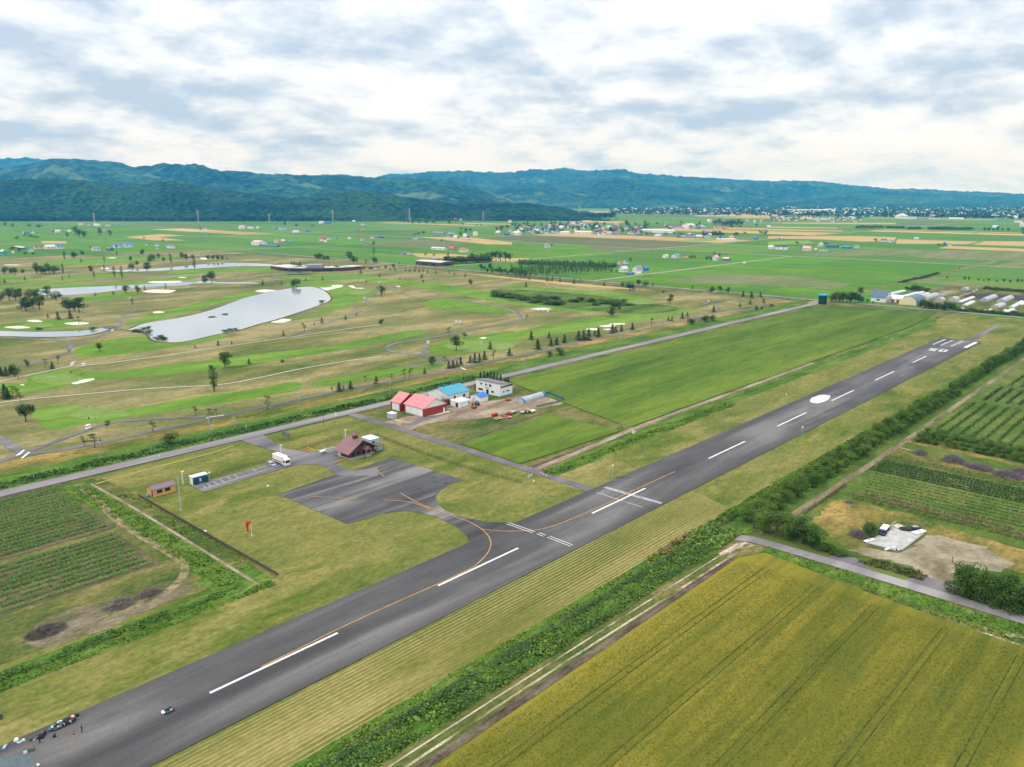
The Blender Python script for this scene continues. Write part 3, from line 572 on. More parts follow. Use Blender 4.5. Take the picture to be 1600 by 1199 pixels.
# ================================================================ TREES
m_bark=plain('bark',(.13,.10,.075),.95,.3,3); m_palebark=plain('pale_bark',(.34,.31,.26),.95,.3,3)
m_leaf=leafmat("broad_leaves",(.016,.046,.008),(.045,.095,.016),(.100,.160,.030),.35)
m_hedge=leafmat("hedge_leaves",(.026,.066,.009),(.072,.140,.018),(.150,.215,.036),.40)
m_dark=leafmat('conifer_needles',(.010,.034,.014),(.026,.062,.022),(.055,.098,.032),.5)
m_pine=leafmat('pine_needles',(.020,.048,.013),(.050,.088,.022),(.100,.140,.038),.6)
m_pop=leafmat('poplar_leaves',(.030,.078,.014),(.075,.145,.024),(.140,.205,.044),.3)
m_brush=plain('dead_twigs',(.21,.175,.155),.95,.35,2)
def leaf(b,p,n,sz,q,m=0):
    n=Vector(n)
    if n.length<1e-4: n=Vector((0,0,1))
    n=(n.normalized()+Vector((q.uniform(-.7,.7),q.uniform(-.7,.7),q.uniform(-.5,.8)))).normalized()
    u=n.orthogonal().normalized(); w=n.cross(u); a=q.uniform(0,6.28); u,w=u*math.cos(a)+w*math.sin(a),w*math.cos(a)-u*math.sin(a)
    p=Vector(p); sx=sz*q.uniform(.6,1.25); sy=sz*q.uniform(.45,.9)
    b.face([p+u*sx,p+w*sy+u*sx*.2,p-u*sx*.8,p-w*sy],m)
def clump(b,c,rad,n,sz,q,m=0,low=.35,up=.45):
    for _ in range(n):
        d=Vector((q.gauss(0,1),q.gauss(0,1),q.gauss(.25,1))).normalized(); r=q.uniform(low,1)**.5
        p=Vector((c[0]+d.x*rad[0]*r,c[1]+d.y*rad[1]*r,c[2]+d.z*rad[2]*r)); leaf(b,p,d+Vector((0,0,up)),sz,q,m)
def proto(kind,seed,n=1.):
    q=random.Random(seed); tr=MB(); cr=MB()
    if kind=='broad':
        tr.tube((0,0,-.02),(.01,.0,.34),.026,.016,7); lean=q.uniform(-.03,.03)
        for i in range(q.randint(10,12)):
            a=q.uniform(0,6.28); r=q.uniform(.05,.24); z=q.uniform(.26,.84); r*=1.15-abs(z-.48)*1.3
            c=(r*math.cos(a)+lean,r*math.sin(a),z); tr.tube((.01,0,q.uniform(.2,.34)),c,.012,.004,5)
            k=q.uniform(.115,.18); clump(cr,c,(k*1.1,k*1.1,k),int(52*n),.038/n**.35,q)
    elif kind=='round':
        tr.tube((0,0,-.02),(0,0,.3),.03,.02,7)
        for i in range(9):
            a=q.uniform(0,6.28); r=q.uniform(.06,.20); z=q.uniform(.30,.82); c=(r*math.cos(a),r*math.sin(a),z); tr.tube((0,0,.25),c,.012,.004,5)
            k=q.uniform(.13,.18); clump(cr,c,(k,k,k),int(60*n),.030/n**.35,q)
    elif kind=='tall':
        tr.tube((0,0,-.02),(q.uniform(-.02,.02),0,.8),.022,.006,7)
        for i in range(10):
            z=.24+.72*i/9; k=.035+.085*math.sin(math.pi*min(.97,(z-.14)/.9)); c=(q.uniform(-.035,.035),q.uniform(-.035,.035),z); clump(cr,c,(k,k,.075),int(40*n),.022/n**.35,q)
    elif kind=='poplar':
        tr.tube((0,0,-.02),(0,0,.9),.014,.004,6)
        for i in range(10):
            z=.30+.68*i/9; k=.025+.075*math.sin(math.pi*min(.96,(z-.22)/.82)); c=(q.uniform(-.02,.02),q.uniform(-.02,.02),z); clump(cr,c,(k,k,.07),int(26*n),.022,q)
    elif kind=='spruce':
        tr.tube((0,0,-.02),(0,0,.95),.022,.004,6)
        for i in range(13):
            z=.10+.86*i/12; r=.225*(1-(z-.06)/.98)+.012
            for j in range(int((9-i*.42)*max(1,n))+2):
                a=q.uniform(0,6.28); e=q.uniform(.55,1.12)*r
                for f in (.35,.7,1.):
                    leaf(cr,(e*f*math.cos(a),e*f*math.sin(a),z-.05*f+q.uniform(-.02,.02)),(math.cos(a)*.6,math.sin(a)*.6,.9),.036,q)
    elif kind=='pine':
        bx=q.uniform(-.05,.05); tr.tube((0,0,-.02),(bx,0,.45),.022,.016,6); tr.tube((bx,0,.45),(-bx,.02,.9),.016,.006,6)
        for i in range(8):
            z=q.uniform(.40,.95); a=q.uniform(0,6.28); r=q.uniform(.05,.25)*(1.2-z*.75); c=(r*math.cos(a)*1.2,r*math.sin(a)*1.2,z)
            tr.tube((bx*(1-z),0,z-.08),c,.008,.003,5); clump(cr,c,(.12,.12,.045),int(28*n),.030/n**.35,q)
    elif kind=='bush':
        for i in range(8):
            a=q.uniform(0,6.28); r=q.uniform(0,.30); z=q.uniform(.25,.68); c=(r*math.cos(a),r*math.sin(a),z); tr.tube((0,0,0),c,.015,.006,5)
            k=q.uniform(.2,.30); clump(cr,c,(k,k,min(k,z+.02)),int(60*n),.05/n**.35,q)
    elif kind in('hedge','thicket'):
        tr.tube((0,0,-.02),(0,0,.35),.02,.012,6)
        for i in range(12):
            a=q.uniform(0,6.28); r=q.uniform(.0,.30); z=q.uniform(.16,.80); r*=1.1-abs(z-.4)*.7; c=(r*math.cos(a),r*math.sin(a),z); tr.tube((0,0,.1),c,.010,.004,5)
            k=q.uniform(.16,.24); clump(cr,c,(k,k,k),int(58*n),.040/n**.35,q)
    return tr,cr
PR={}
LM={'broad':m_leaf,'round':m_leaf,'tall':m_leaf,'poplar':m_pop,'spruce':m_dark,'pine':m_pine,'bush':m_leaf,'hedge':m_hedge,'thicket':m_leaf}
def get_proto(kind,var,detail):
    k=(kind,var,detail)
    if k in PR: return PR[k]
    tr,cr=proto(kind,var*17+hash_s(kind),{0:1.15,1:1.7,2:3.,3:6.}[detail])
    bm=m_palebark if kind=='poplar' else m_bark
    def mesh(b,mats,nm):
        me=bpy.data.meshes.new(nm); me.from_pydata(b.v,[],b.f); [me.materials.append(x) for x in mats]; me.polygons.foreach_set('material_index',b.k); me.update(); return me
    if detail==0:
        a=MB(); a.v=list(tr.v); a.f=list(tr.f); a.k=[0]*len(tr.f); o=len(a.v); a.v+=cr.v; a.f+=[tuple(i+o for i in f) for f in cr.f]; a.k+=[1]*len(cr.f)
        PR[k]=(mesh(a,[bm,LM[kind]],'far_tree'),)
    else: PR[k]=(mesh(tr,[bm],'trunk'),mesh(cr,[LM[kind]],'crown'))
    return PR[k]
def hash_s(x): return sum(ord(c)*(i+3) for i,c in enumerate(x))
KN={'broad':('broadleaf_tree','broadleaf tree'),'round':('round_tree','round leafy tree'),'tall':('narrow_tree','narrow tree'),'poplar':('poplar','pale stemmed poplar'),'spruce':('spruce','dark spruce'),'pine':('pine_tree','open pine'),'thicket':('thicket_tree','dark thicket tree'),'bush':('bush','bush'),'hedge':('hedge_tree','bushy hedge tree')}
TREES=[]
def tree(kind,s,t,h,where,group=None,detail=None,wid=None,word=None):
    hp=h*vpx(s,t)
    if detail is None: detail=0 if hp<10 else 1 if hp<26 else 2 if hp<45 else 3
    P=get_proto(kind,rnd.randint(0,3),detail); wd=(wid or h)*rnd.uniform(.9,1.18)*{'broad':1.28,'round':1.2,'spruce':1.7,'pine':1.3,'tall':1.5,'bush':1.1}.get(kind,1.); rz=rnd.uniform(0,6.28)
    if detail==0:
        o=bpy.data.objects.new(KN[kind][0],P[0]); S.collection.objects.link(o); o.location=(s,t,0); o.rotation_euler=(0,0,rz)
    else:
        o=thing(KN[kind][0],None,None,(s,t,0),rz)
        for nm,me in zip(('trunk','crown'),P):
            c=bpy.data.objects.new(nm,me); S.collection.objects.link(c); c.parent=o
    o.scale=(wd,wd,h)
    if group: o['group']=group
    o['category']='bush' if kind=='bush' else 'tree'
    TREES.append((o,kind,h,where,s,t,word)); return o
def tpx(kind,px,py,hpx,where=None,**k):
    s,t=G(px,py); h=hpx/vpx(s,t)*1.04; return tree(kind,s,t,h,where,**k)
ORD=['first','second','third','fourth','fifth','sixth','seventh','eighth','ninth','tenth','eleventh','twelfth']
def ordn(i): return ORD[i] if i<12 else '%d%s'%(i+1,'th' if 10<=(i+1)%100<=20 else {1:'st',2:'nd',3:'rd'}.get((i+1)%10,'th'))
def number_labels(items,of='of'):
    "items: (object, base label, screen x). Equal bases get their place from the left."
    by={}
    for o,b,x in items: by.setdefault(b,[]).append((x,o))
    for b,L in by.items():
        L.sort(key=lambda a:a[0])
        for i,(x,o) in enumerate(L):
            o['label']=b if len(L)==1 else (f'{b}, leftmost of {len(L)}' if i==0 else f'{b}, rightmost of {len(L)}' if i==len(L)-1 else f'{b}, {ordn(i)} of {len(L)} from left')
LAND=[('the large grey pond',380,495),('the narrow upper pond',190,450),('the thin creek below the village',320,416),('the cart path bridge',176,517),('the left green with the long bunker',110,592),('the putting green by the white cart',150,650),
 ('the cart path by the country road',250,678),('the cart path by the country road',450,630),('the white crossing on the cart path',712,575),('the red roofed hangars',640,612),('the white house with grey roof',780,585),('the long dark clubhouse',480,425),('the clubhouse car park',590,425),('the marsh',900,470),('the putting green right of the pale path',750,540),
 ('the four sand bunkers beside the path',920,515),('the far end of the cart path',1100,490),('the lone shapely tree above the pond end',596,460),('the blue roofed sheds at far left',90,395),('the big cross road',1060,448),('the poplar wood',870,425),('the cream house in the paddies',860,390),('the left bunkers above the creek',90,500),('the orange dry verge',840,555),('the middle cart path',540,500),('the pale path in mid course',300,560)]
def finish_trees():
    it=[]
    for o,kind,h,where,s,t,word in TREES:
        x,y=proj(s,t,0)
        if where is None:
            n=min(LAND,key=lambda l:(l[1]-x)**2+((l[2]-y)*2.2)**2); where='near '+n[0]
        hp=h*vpx(s,t); hl={'tall':(9,15),'pine':(7,13),'spruce':(6,12),'bush':(3,6)}.get(kind,(7,13))
        sz='small' if h<hl[0] else 'big' if h>hl[1] else 'medium'
        it.append((o,f"{word or sz+' '+KN[kind][1]} {where}",x))
    number_labels(it)
# ---- golf course trees, one by one
T='''b8,430,13 b17,429,12 b24,430,12 b57,428,18 b65,429,16 b71,428,14 b77,427,16 b85,428,15 s91,423,8 b36,428,8 t99,428,15 s8,443,7 s39,438,7 t98,439,8 t108,436,7 b142,426,11 t147,435,11 t163,411,9 s163,422,8 t179,434,17 t191,436,19
b207,422,13 b214,416,9 b230,424,15 b233,411,11 b238,408,13 b248,405,9 b256,410,9 t267,412,15 b222,399,10 b205,408,8 b284,404,10 b291,408,11 b301,406,9 t304,421,16 b325,407,9 b333,407,9 b340,407,9 b347,407,8 s355,406,5 b331,440,19 b320,444,14 t101,406,13 b115,404,12 b129,400,9 s183,398,6 s127,410,6
b2,472,16 b15,470,20 b31,467,17 b41,487,25 b24,469,18 b62,485,25 b52,483,20 b74,466,19 b88,470,17 b48,468,18 b58,470,18 b108,487,23 b124,489,24 b117,486,18 s91,500,13 s110,498,12 s75,497,7 p123,507,13
b197,459,13 b215,459,14 s226,453,7 t259,453,10 s177,461,6 s149,463,6 t207,477,11 b156,550,14 p108,553,8 p91,568,13 b43,574,13 p71,575,14 s82,577,12 b24,590,22 p29,593,16 s2,587,14 s10,588,15 s17,585,12
s341,540,8 s305,544,5 s362,538,5 b352,575,26 s389,569,9 t335,612,39 s8,622,22 s13,624,18 p20,620,16 p27,622,17 p32,630,16 b41,660,32 p306,648,14 p327,655,16 p338,651,12 r168,668,12 p239,676,19 p132,698,16 p148,700,25 h264,694,19
b547,409,16 b553,411,11 t558,412,10 h500,405,10 h506,406,8 h512,406,7 h494,404,8 b585,413,13 t584,399,12 s572,411,6 s438,418,8 s456,417,9 s460,417,9 s465,417,7 s469,416,8 b463,448,15 h458,447,8 w596,464,19 p572,445,7 b659,436,7 b661,442,5 b736,446,10 s593,432,5 s625,437,5 s564,428,9 s504,438,6 s478,439,5 s440,445,6 s411,446,8
s540,500,8 s503,505,9 p492,511,7 p476,518,14 s443,525,9 s557,494,5 h596,507,9 p702,526,14 b713,548,23 b726,528,9 s766,546,13 s796,556,12 p771,562,15 s735,567,12 s742,567,16 s749,566,14 s757,563,15 b675,571,15 p696,570,14 s701,576,12 s708,575,12 s714,573,10 s720,572,14
p632,592,15 p640,589,14 s664,584,9 s588,600,13 p571,597,10 s530,612,15 s537,610,8 s548,608,13 p519,612,8 p418,641,22 p612,594,10 h441,567,6
s827,438,6 s855,440,8 s863,440,8 s875,441,8 s897,444,9 s907,439,4 s944,447,7 b973,449,9 b984,455,16 b998,447,10 b1009,449,12 s1020,447,6 s1082,452,7 b1112,460,12 b1125,457,10 b1138,458,10 s1161,464,10 s1174,466,11 s1188,465,9 s1193,474,8 h1036,458,4
r1047,476,18 s968,484,10 b956,495,16 h975,475,9 p823,502,11 s1066,498,10 s1074,495,8 p1018,510,13 s1044,502,7 s1050,502,8 s988,516,11 s957,521,15 s962,519,10 s971,518,11 s935,527,15 s929,525,9 s920,532,18 s912,532,16 s904,532,15 s882,536,13 s858,529,10 s830,531,14 s840,546,16 s861,541,12 s870,539,12 p867,540,9 h876,555,14 h859,558,10
h1080,507,12 h1101,503,12 h1113,502,12 s1115,488,10 s1156,480,8 s1172,476,8 h1182,486,8 h1205,480,6 h1190,484,6 b775,462,7 s822,449,9 h771,460,7 s760,470,3 p845,488,5 h870,467,5
s702,428,5 s710,430,5 s727,433,6 s655,426,6 s668,427,6 s681,428,6 s640,425,6 s648,425,6 s661,425,5 s634,424,5 s610,423,5 s617,424,6 b603,421,7 b614,419,7'''
KM={'b':'broad','s':'spruce','p':'pine','t':'tall','r':'round','h':'bush','w':'round'}
for line in T.split('\n'):
    for it in line.split():
        a=it[1:].split(','); k=KM[it[0]]; h=float(a[2]); x,y=float(a[0]),float(a[1])
        s,t=G(x,y); hm=h/vpx(s,t)*1.04
        tree(k,s,t,hm,None,wid={'spruce':hm*1.05,'bush':hm*1.2,'broad':hm*1.05}.get(k,hm))
# bushes in the marsh
for i in range(46):
    u=rnd.random(); x=772+u*205; y=459+u*14+rnd.uniform(-1.5,10)*(1-abs(u-.5))+2
    tpx('bush',x,y,rnd.uniform(4,8),'in the reedy marsh',group='bushes in the marsh',wid=rnd.uniform(10,18))
for x,y,h in ((352,492,.5),(331,496,.1),(252,529,5),(246,531,4),(258,531,4.5),(234,521,4),(225,517,5),(218,520,4),(212,519,4),(503,473,3),(360,518,4),(352,519,3),(368,517,3),(232,514,3),(60,515.5,2.5),(145,516,4)):
    tpx('bush',x,y,h+1.5,'at the pond margin',wid=7.)
# conifers behind the white house, wood of poplars, far grove
for x,y,h in ((751,598,17),(756.5,599,19),(762,599,18),(767,600,20),(772,600,19),(777,601,18),(782,602,17),(790,600,10),(794,602,13)): tpx('spruce',x,y,h,'in the row behind the white house',group='spruces behind the white house',wid=5.5)
for i in range(84):
    u=i/83; x=800+u*150+rnd.uniform(-1.5,1.5); y=431-u*11+rnd.uniform(-2.5,2.5)+(4 if i%2 else -1)
    tpx('poplar',x,y,rnd.uniform(12,16)*(1-.2*u),'in the front of the poplar wood',group='poplars of the planted wood',wid=19)
for i in range(44):
    u=i/43; x=812+u*150; y=413+u*5+rnd.uniform(-.8,.8)
    tpx('spruce',x,y,rnd.uniform(6.5,9),'in the back row of the poplar wood',group='spruces behind the poplars',wid=11)
for i in range(26):
    u=i/25; x=696+u*70; y=413-u*3+rnd.uniform(-.7,.7)
    tpx('broad',x,y,rnd.uniform(9,13),'in the belt beside the brown golf house',group='trees beside the brown golf house',wid=14)
for x,y,h in ((738,408,14),(745,410,14),(752,410,15),(760,409,16),(768,408,17),(775,408,18),(782,409,18),(790,409,17),(797,409,15)): tpx('round',x,y,h-1,'in the tall far clump',group='tall clump of the far belt')
for i in range(16): tpx('broad',752+i*4.6,424+i*.5+rnd.uniform(-2,2),rnd.uniform(7,12),'in the loose scrub left of the poplars',group='scrub trees left of the poplars')
for x,y,h in ((1299,472,13),(1305,471,15),(1311,473,17),(1317,472,17),(1323,473,18),(1329,473,18),(1335,474,17),(1341,473,14),(1346,474,11),(1344,462,13),(1355,474,7),(1364,475,5),(1391,472,9)): tpx('broad',x,y,h,'in the grove beside the green tower',group='grove beside the green tower')
for i in range(14): tpx('spruce' if i in (2,4,6,9) else 'broad',1438+i*4.2,481+i*.5,rnd.uniform(8,14),'in front of the nursery greenhouses',group='trees before the nursery')
for i in range(20): tpx('hedge',1498+i*5.4,486+i*.45,rnd.uniform(5,8.5),'in the roadside row before the nursery',group='roadside row before the nursery',wid=8)
for i in range(14): tpx('bush',1409+i*4.3,441.5-i*.95+rnd.uniform(-.5,.5),rnd.uniform(3,5),'in the low hedge along the field road',group='low field hedge',wid=9)
for x,y,h in ((1418,452,5),(1424,453,7),(1430,452,8),(1436,454,8),(1442,455,6),(1448,455,6)): tpx('bush',x,y,h,'in the clump above the barn',wid=10)
for i in range(18): tpx('hedge',1538+i*4.5,452+i*.35,rnd.uniform(4,5.5),'in the clipped far hedge',group='clipped far hedge',wid=9)
for x,y,h in ((1480,436,5),(1507,438,6),(1514,438,6),(1528,439,4),(1537,440,4),(1545,440,5),(1557,441,4),(1568,441,6),(1578,442,5),(1590,442,7),(1596,442,6),(1499,422,3)): tpx('broad',x,y,h,'in the thin row across the right fields',group='thin row across the right fields')
# windbreaks on the plain
for i in range(11): tpx('round',1338+i*4,357.5+rnd.uniform(-.3,.3),rnd.uniform(5,7),'in the left windbreak on the plain',group='left windbreak',wid=26)
for i in range(8): tpx('round',1386+i*3.6,357.8,rnd.uniform(5,6.5),'in the middle windbreak on the plain',group='middle windbreak',wid=26)
for i in range(6): tpx('round',1419+i*3.6,359,rnd.uniform(4,6),'in the short windbreak on the plain',group='short windbreak',wid=26)
for i in range(17): tpx('round',1452+i*4,360,rnd.uniform(4.5,7.5),'in the right windbreak on the plain',group='right windbreak',wid=28)
for x in (1538,1545,1552,1558,1566,1575,1597): tpx('broad',x,361.5,rnd.uniform(5,8),'right of the windbreaks on the plain')
# hedgerow beside the runway: rounded trees in two staggered lines
s=214.
i=0
while s<640:
    if i%2==0 or s>430: tree('hedge',s+rnd.uniform(-.7,.7),101.4+rnd.uniform(-.7,.7),rnd.uniform(5.2,8.2),'in the hedgerow beside the runway',group='hedgerow beside the runway',wid=rnd.uniform(6.4,9.),detail=2 if s<420 else 1)
    else: tree('hedge',s+rnd.uniform(-.7,.7),98.6+rnd.uniform(-.6,.6),rnd.uniform(4.0,5.4),'on the field side of the hedgerow',group='hedgerow beside the runway',wid=rnd.uniform(5.6,7.),detail=2 if s<420 else 1)
    s+=3.3 if s<430 else 4.2; i+=1
for i_,(x,y,h) in enumerate(((1178,826,30),(1196,832,34),(1213,838,38),(1232,844,42),(1252,849,40),(1270,853,34),(1222,828,30),(1245,836,30))): tpx('hedge' if i_%2 else 'pine',x,y,h,'in the dark clump by the lane',group='dark clump by the lane',detail=3,wid=9.5)
for x,y,h in ((1505,928,52),(1524,938,42),(1545,945,44),(1565,950,48),(1588,958,50),(1610,964,54),(1540,930,34),(1578,938,40)): tpx('thicket',x,y,h,'in the thicket by the lane',group='thicket by the lane',detail=3,wid=h*.19)
for i in range(13): tpx('bush',1262+i*4.6,850+i*1.6,rnd.uniform(9,13),'in the low scrub by the lane',wid=4,detail=2)
tpx('bush',1357,836,26,'beside the concrete slab',word='grey green shrub',detail=3)
# second hedge across the right fields
for r,(s0,hh) in enumerate(((335.5,3.4),(341.5,3.8),(347.5,3.4))):
    for i in range(19):
        t=88-i*3.3+rnd.uniform(-.5,.5); tree('hedge',s0+rnd.uniform(-.6,.6),t,hh*rnd.uniform(.85,1.2),'in '+('front','middle','back')[r]+' row of cross hedge',group='dark cross hedge',wid=rnd.uniform(4.8,6),detail=1)
# ================================================================ CROPS, WEEDS, BRUSH
m_crop=leafmat('crop_leaves',(.066,.165,.028),(.110,.240,.042),(.155,.290,.060),.8)
m_weed=leafmat('weed_leaves',(.050,.105,.012),(.095,.170,.020),(.165,.235,.040),.35)
m_reed=leafmat('reed_leaves',(.028,.078,.016),(.058,.125,.024),(.105,.175,.042),.2)
m_burdock=leafmat('burdock_leaves',(.05,.115,.014),(.10,.18,.025),(.18,.26,.06),.5)
m_rust=leafmat('rusty_leaves',(.075,.055,.028),(.16,.115,.060),(.27,.185,.115),.8)
m_blue=leafmat('dark_crop_leaves',(.014,.038,.016),(.028,.058,.024),(.055,.085,.032),.8)
m_yel=leafmat('yellow_flower_heads',(.10,.12,.015),(.24,.20,.03),(.38,.28,.05),.6)
m_straw=leafmat('cereal_ears',(.096,.118,.016),(.134,.142,.019),(.200,.176,.026),.10)
def row_mesh(length,wid,hgt,gap,mat_leaf,seed,n=26,sz=.16,jit=.3,skip=.04):
    q=random.Random(seed); b=MB(); x=0
    while x<length:
        if q.random()>skip:
            k=q.uniform(.75,1.2); clump(b,(x,q.uniform(-.12,.12),hgt*.5*k),(gap*.42*k,wid*.5*k,hgt*.5*k),n,sz,q,up=1.0,low=.72)
        for _ in range(5): leaf(b,(x+gap*q.random(),q.uniform(-.14,.14)*wid,hgt*q.uniform(.15,.35)),(0,0,1),sz*1.3,q)
        x+=gap*q.uniform(1-jit,1+jit)
    return b
RL=[]
def crop_row(name,s,t,rz,length,label,group,mat,**k):
    b=row_mesh(length,mat_leaf=None,seed=int(s*13+t*7),**k); o=b.build(name,mat,None,(s,t,0)); o.rotation_euler=(0,0,rz); tag(o,label,'crop row',group); return o
sheet('crop_soil',[[(-40,236),(84,236),(84,288),(-40,288)],[(-40,202.5),(82.5,202.5),(82.5,232.5),(-40,232.5)]],Z(9),grass('weedy_soil',(.056,.060,.022),(.095,.084,.040),(.140,.112,.064),.15,(.3,1,1),1.2,.3,.5))
CR=[]
n1=16
for i in range(n1):
    t=239+i*2.95; o=crop_row('crop_row',38-i*.5,t,0,44.3+i*.70-(2 if i==n1-1 else 0),'','bushy rows in the upper left field',m_crop,wid=1.5,hgt=1.2,gap=1.05,n=64,sz=.155); CR.append((o,'bushy green crop row in the upper left field',i,n1))
n2=10
for i in range(n2):
    t=204.2+i*2.95; o=crop_row('crop_row',30,t,0,50.5+i*.12,'','bushy rows in the lower left field',m_crop,wid=1.45,hgt=1.15,gap=1.05,n=64,sz=.155,skip=.07); CR.append((o,'bushy green crop row in the lower left field',i,n2))
# rows on the right: they run away from the camera's right, across the track
def cross(s,t0,t1,label,group,mat,wid,hgt,gap,n=24,sz=.2,**k):
    o=crop_row('crop_row' if mat is not m_rust else 'shrub_row',s,t0,R(-90),t0-t1,label,group,mat,wid=wid,hgt=hgt,gap=gap,n=n,sz=sz,**k); return o
for i,s in enumerate((255.4,258.6,261.8)): CR.append((cross(s,84-i*.5,-40,'','rusty shrub rows above the gravel yard',m_rust,2.6,1.7,2.,34,.26,skip=.08),'rusty pink shrub row above the gravel yard',i,3))
for i,s in enumerate((305.5,308.3)): CR.append((cross(s,91,-30,'','rusty shrub rows by the brush heaps',m_rust,2.2,1.3,1.8,26,.24),'rusty shrub row by the grey brush heaps',i,2))
for i in range(6): CR.append((cross(288+i*2.6,90.5-i*.2,-30,'','dark low crop rows',m_blue,1.9,.8,1.,34,.2),'dark blue green low crop row',i,6))
for i in range(7): CR.append((cross(265.5+i*3.1,84+i*.5,-30,'','sparse young plant rows',m_blue,1.1,.6,1.5,9,.22,skip=.08),'sparse row of young dark plants',i,7))
tag(crop_row('shrub_row',232,90.8,0,34,'rusty shrub row along the field track by the hedgerow','',m_rust,wid=1.7,hgt=1.3,gap=1.6,n=26,sz=.22),'rusty shrub row along the field track by the hedgerow','crop row')
m_orch=leafmat('orchard_leaves',(.020,.058,.010),(.050,.105,.018),(.095,.150,.030),.7)
for i in range(14): CR.append((crop_row('crop_row',358,88-i*4.6,0,62,'','lush strips behind the cross hedge',m_orch,wid=2.,hgt=1.,gap=1.6,n=20,sz=.26),'green strip in the field behind the cross hedge',i,14))
for i in range(12): CR.append((crop_row('crop_row',428,86-i*4.8,0,36,'','dark strips in the middle orchard',m_blue,wid=2.,hgt=1.3,gap=1.6,n=20,sz=.28),'dark strip in the middle orchard field',i,12))
for i in range(12): CR.append((crop_row('crop_row',472,84-i*4.8,0,92,'','strips in the far orchard',m_orch,wid=2.2,hgt=1.2,gap=2.2,n=16,sz=.36),'green strip in the far orchard field',i,12))
for o,b,i,n in CR: o['label']=f'{b}, nearest of {n}' if i==0 else f'{b}, farthest of {n}' if i==n-1 else f'{b}, {ordn(i)} of {n} from the near side'
# ---- weeds: one uncountable mass per bank
def weeds(name,region,n,h,sz,mat,seed,upright=.5,kind='stuff',patch=None):
    q=random.Random(seed); b=MB(); (s0,s1,t0,t1)=region
    k=0
    while k<n:
        s,t=q.uniform(s0,s1),q.uniform(t0,t1)
        if patch and noise.noise(Vector((s*patch,t*patch*2,seed)))<.02: k+=1; continue
        nz=noise.noise(Vector((s*.10,t*.28,seed*2)))+.5*noise.noise(Vector((s*.31,t*.6,seed)))
        if q.random()>.62+nz*1.1: k+=1; continue
        hh=h*max(.15,.62+1.0*nz)*q.uniform(.35,1.05)
        d=Vector((q.uniform(-1,1),q.uniform(-1,1),q.uniform(.5,1.7))); leaf(b,(s,t,max(.05,hh)),d,sz*q.uniform(.7,1.3),q); k+=1
    return tag(b.build(name,mat),kind=kind)
weeds('tall_grass',(20,203,97.9,105.6),24000,.95,.29,m_reed,3)
weeds('tall_grass',(20,203,97.4,108.2),26000,.65,.27,m_weed,4)
weeds('burdock',(20,200,98.2,105.),3600,1.05,.42,m_burdock,5,patch=.07)
weeds('burdock',(188,206,97.5,109),1800,1.1,.5,m_burdock,15)
weeds('yellow_weeds',(170,196,105.,109.4),1200,1.,.4,m_yel,6,patch=.2)
weeds('rusty_weeds',(178,200,105.8,109.),900,1.,.4,m_rust,16)
weeds('tall_grass',(205,420,104.4,109.),9000,.9,.42,m_weed,7)
weeds('tall_grass',(-20,97,169,172.6),4200,.45,.30,m_weed,8); weeds('tall_grass',(-20,90,173,176.6),4200,.8,.34,m_reed,9)
weeds('tall_grass',(86.5,92.6,178,281),5200,.55,.34,m_weed,10); weeds('tall_grass',(94.8,98.8,176,262),3000,.55,.30,m_weed,11,patch=.15); weeds('burdock',(95,99,176,255),500,.7,.4,m_burdock,12,patch=.2)
weeds('tall_grass',(40,300,297,304),9000,.8,.55,m_reed,13); weeds('tall_grass',(206,340,169.5,175),4500,.8,.4,m_weed,14)
weeds('tall_grass',(189,201,20,88),2600,.5,.35,m_weed,17); weeds('dry_weeds',(208.5,213.5,50,66),1300,.9,.35,leafmat('dry_weed_leaves',(.045,.06,.018),(.095,.10,.035),(.16,.15,.06)),18)
# ---- cereal ears over the near field
b=MB(); q=random.Random(5)
for _ in range(60000):
    s,t=q.uniform(40,187),q.uniform(18,89.2)
    x,y=proj(s,t,.7)
    if not(-20<x<1640 and y<1230): continue
    a=q.uniform(0,3.14); dx,dy=.13*math.cos(a),.13*math.sin(a); h=.70+q.uniform(.05,.16)
    ex,ey=q.uniform(-.32,.32),q.uniform(-.32,.32)
    b.face([(s-dx,t-dy,.69),(s+dx,t+dy,.69),(s+dx*.6+ex,t+dy*.6+ey,h),(s-dx*.6+ex,t-dy*.6+ey,h)])
tag(b.build('cereal_ears',m_straw),kind='stuff')
# ---- heaps of cut brush
def heap(s,t,rx,ry,h,label,seed,n=900,mat=m_brush,len_=1.6,r=.035,pale=0):
    q=random.Random(seed); b=MB()
    for i in range(n):
        a=q.uniform(0,6.28); f=q.random()**.55; x,y=rx*f*math.cos(a),ry*f*math.sin(a); z=h*(1-f*f)*q.uniform(.25,1.)
        d=Vector((q.gauss(0,1),q.gauss(0,1),q.gauss(0,.38))).normalized()*len_*q.uniform(.4,1); p=Vector((x,y,max(.04,z))); e=p+d
        e.z=max(.04,min(e.z,h*1.1)); b.tube(p,e,r*q.uniform(.6,1.5),r*.4,4,1 if i<pale else 0,False)
    o=b.build('brush_heap',[mat,m_palebark],None,(s,t,0)); return tag(o,label,'brush heap')
m_grbrush=plain('grey_brush',(.21,.165,.175),.95,.35,1.)
m_dkbrush=plain('dark_brush',(.135,.108,.095),.95,.35,1.)
heap(49.5,187,4.4,3.0,1.5,'broad dark brown brush heap nearest the lower left corner',1,1100,m_dkbrush,pale=60)
heap(65.5,187.2,3.4,2.4,1.9,'middle heap of tangled branches with pale bare stems on top',2,900,m_brush,1.9,.045,260)
heap(73,187.4,2.8,1.9,1.5,'smaller grey brown brush heap at the bend of the farm track',3,700,m_brush,1.5,.04,40)
heap(319.5,83,3.2,2.2,1.7,'small round grey brush heap below the dark cross hedge',4,420,m_grbrush,1.6,.06)
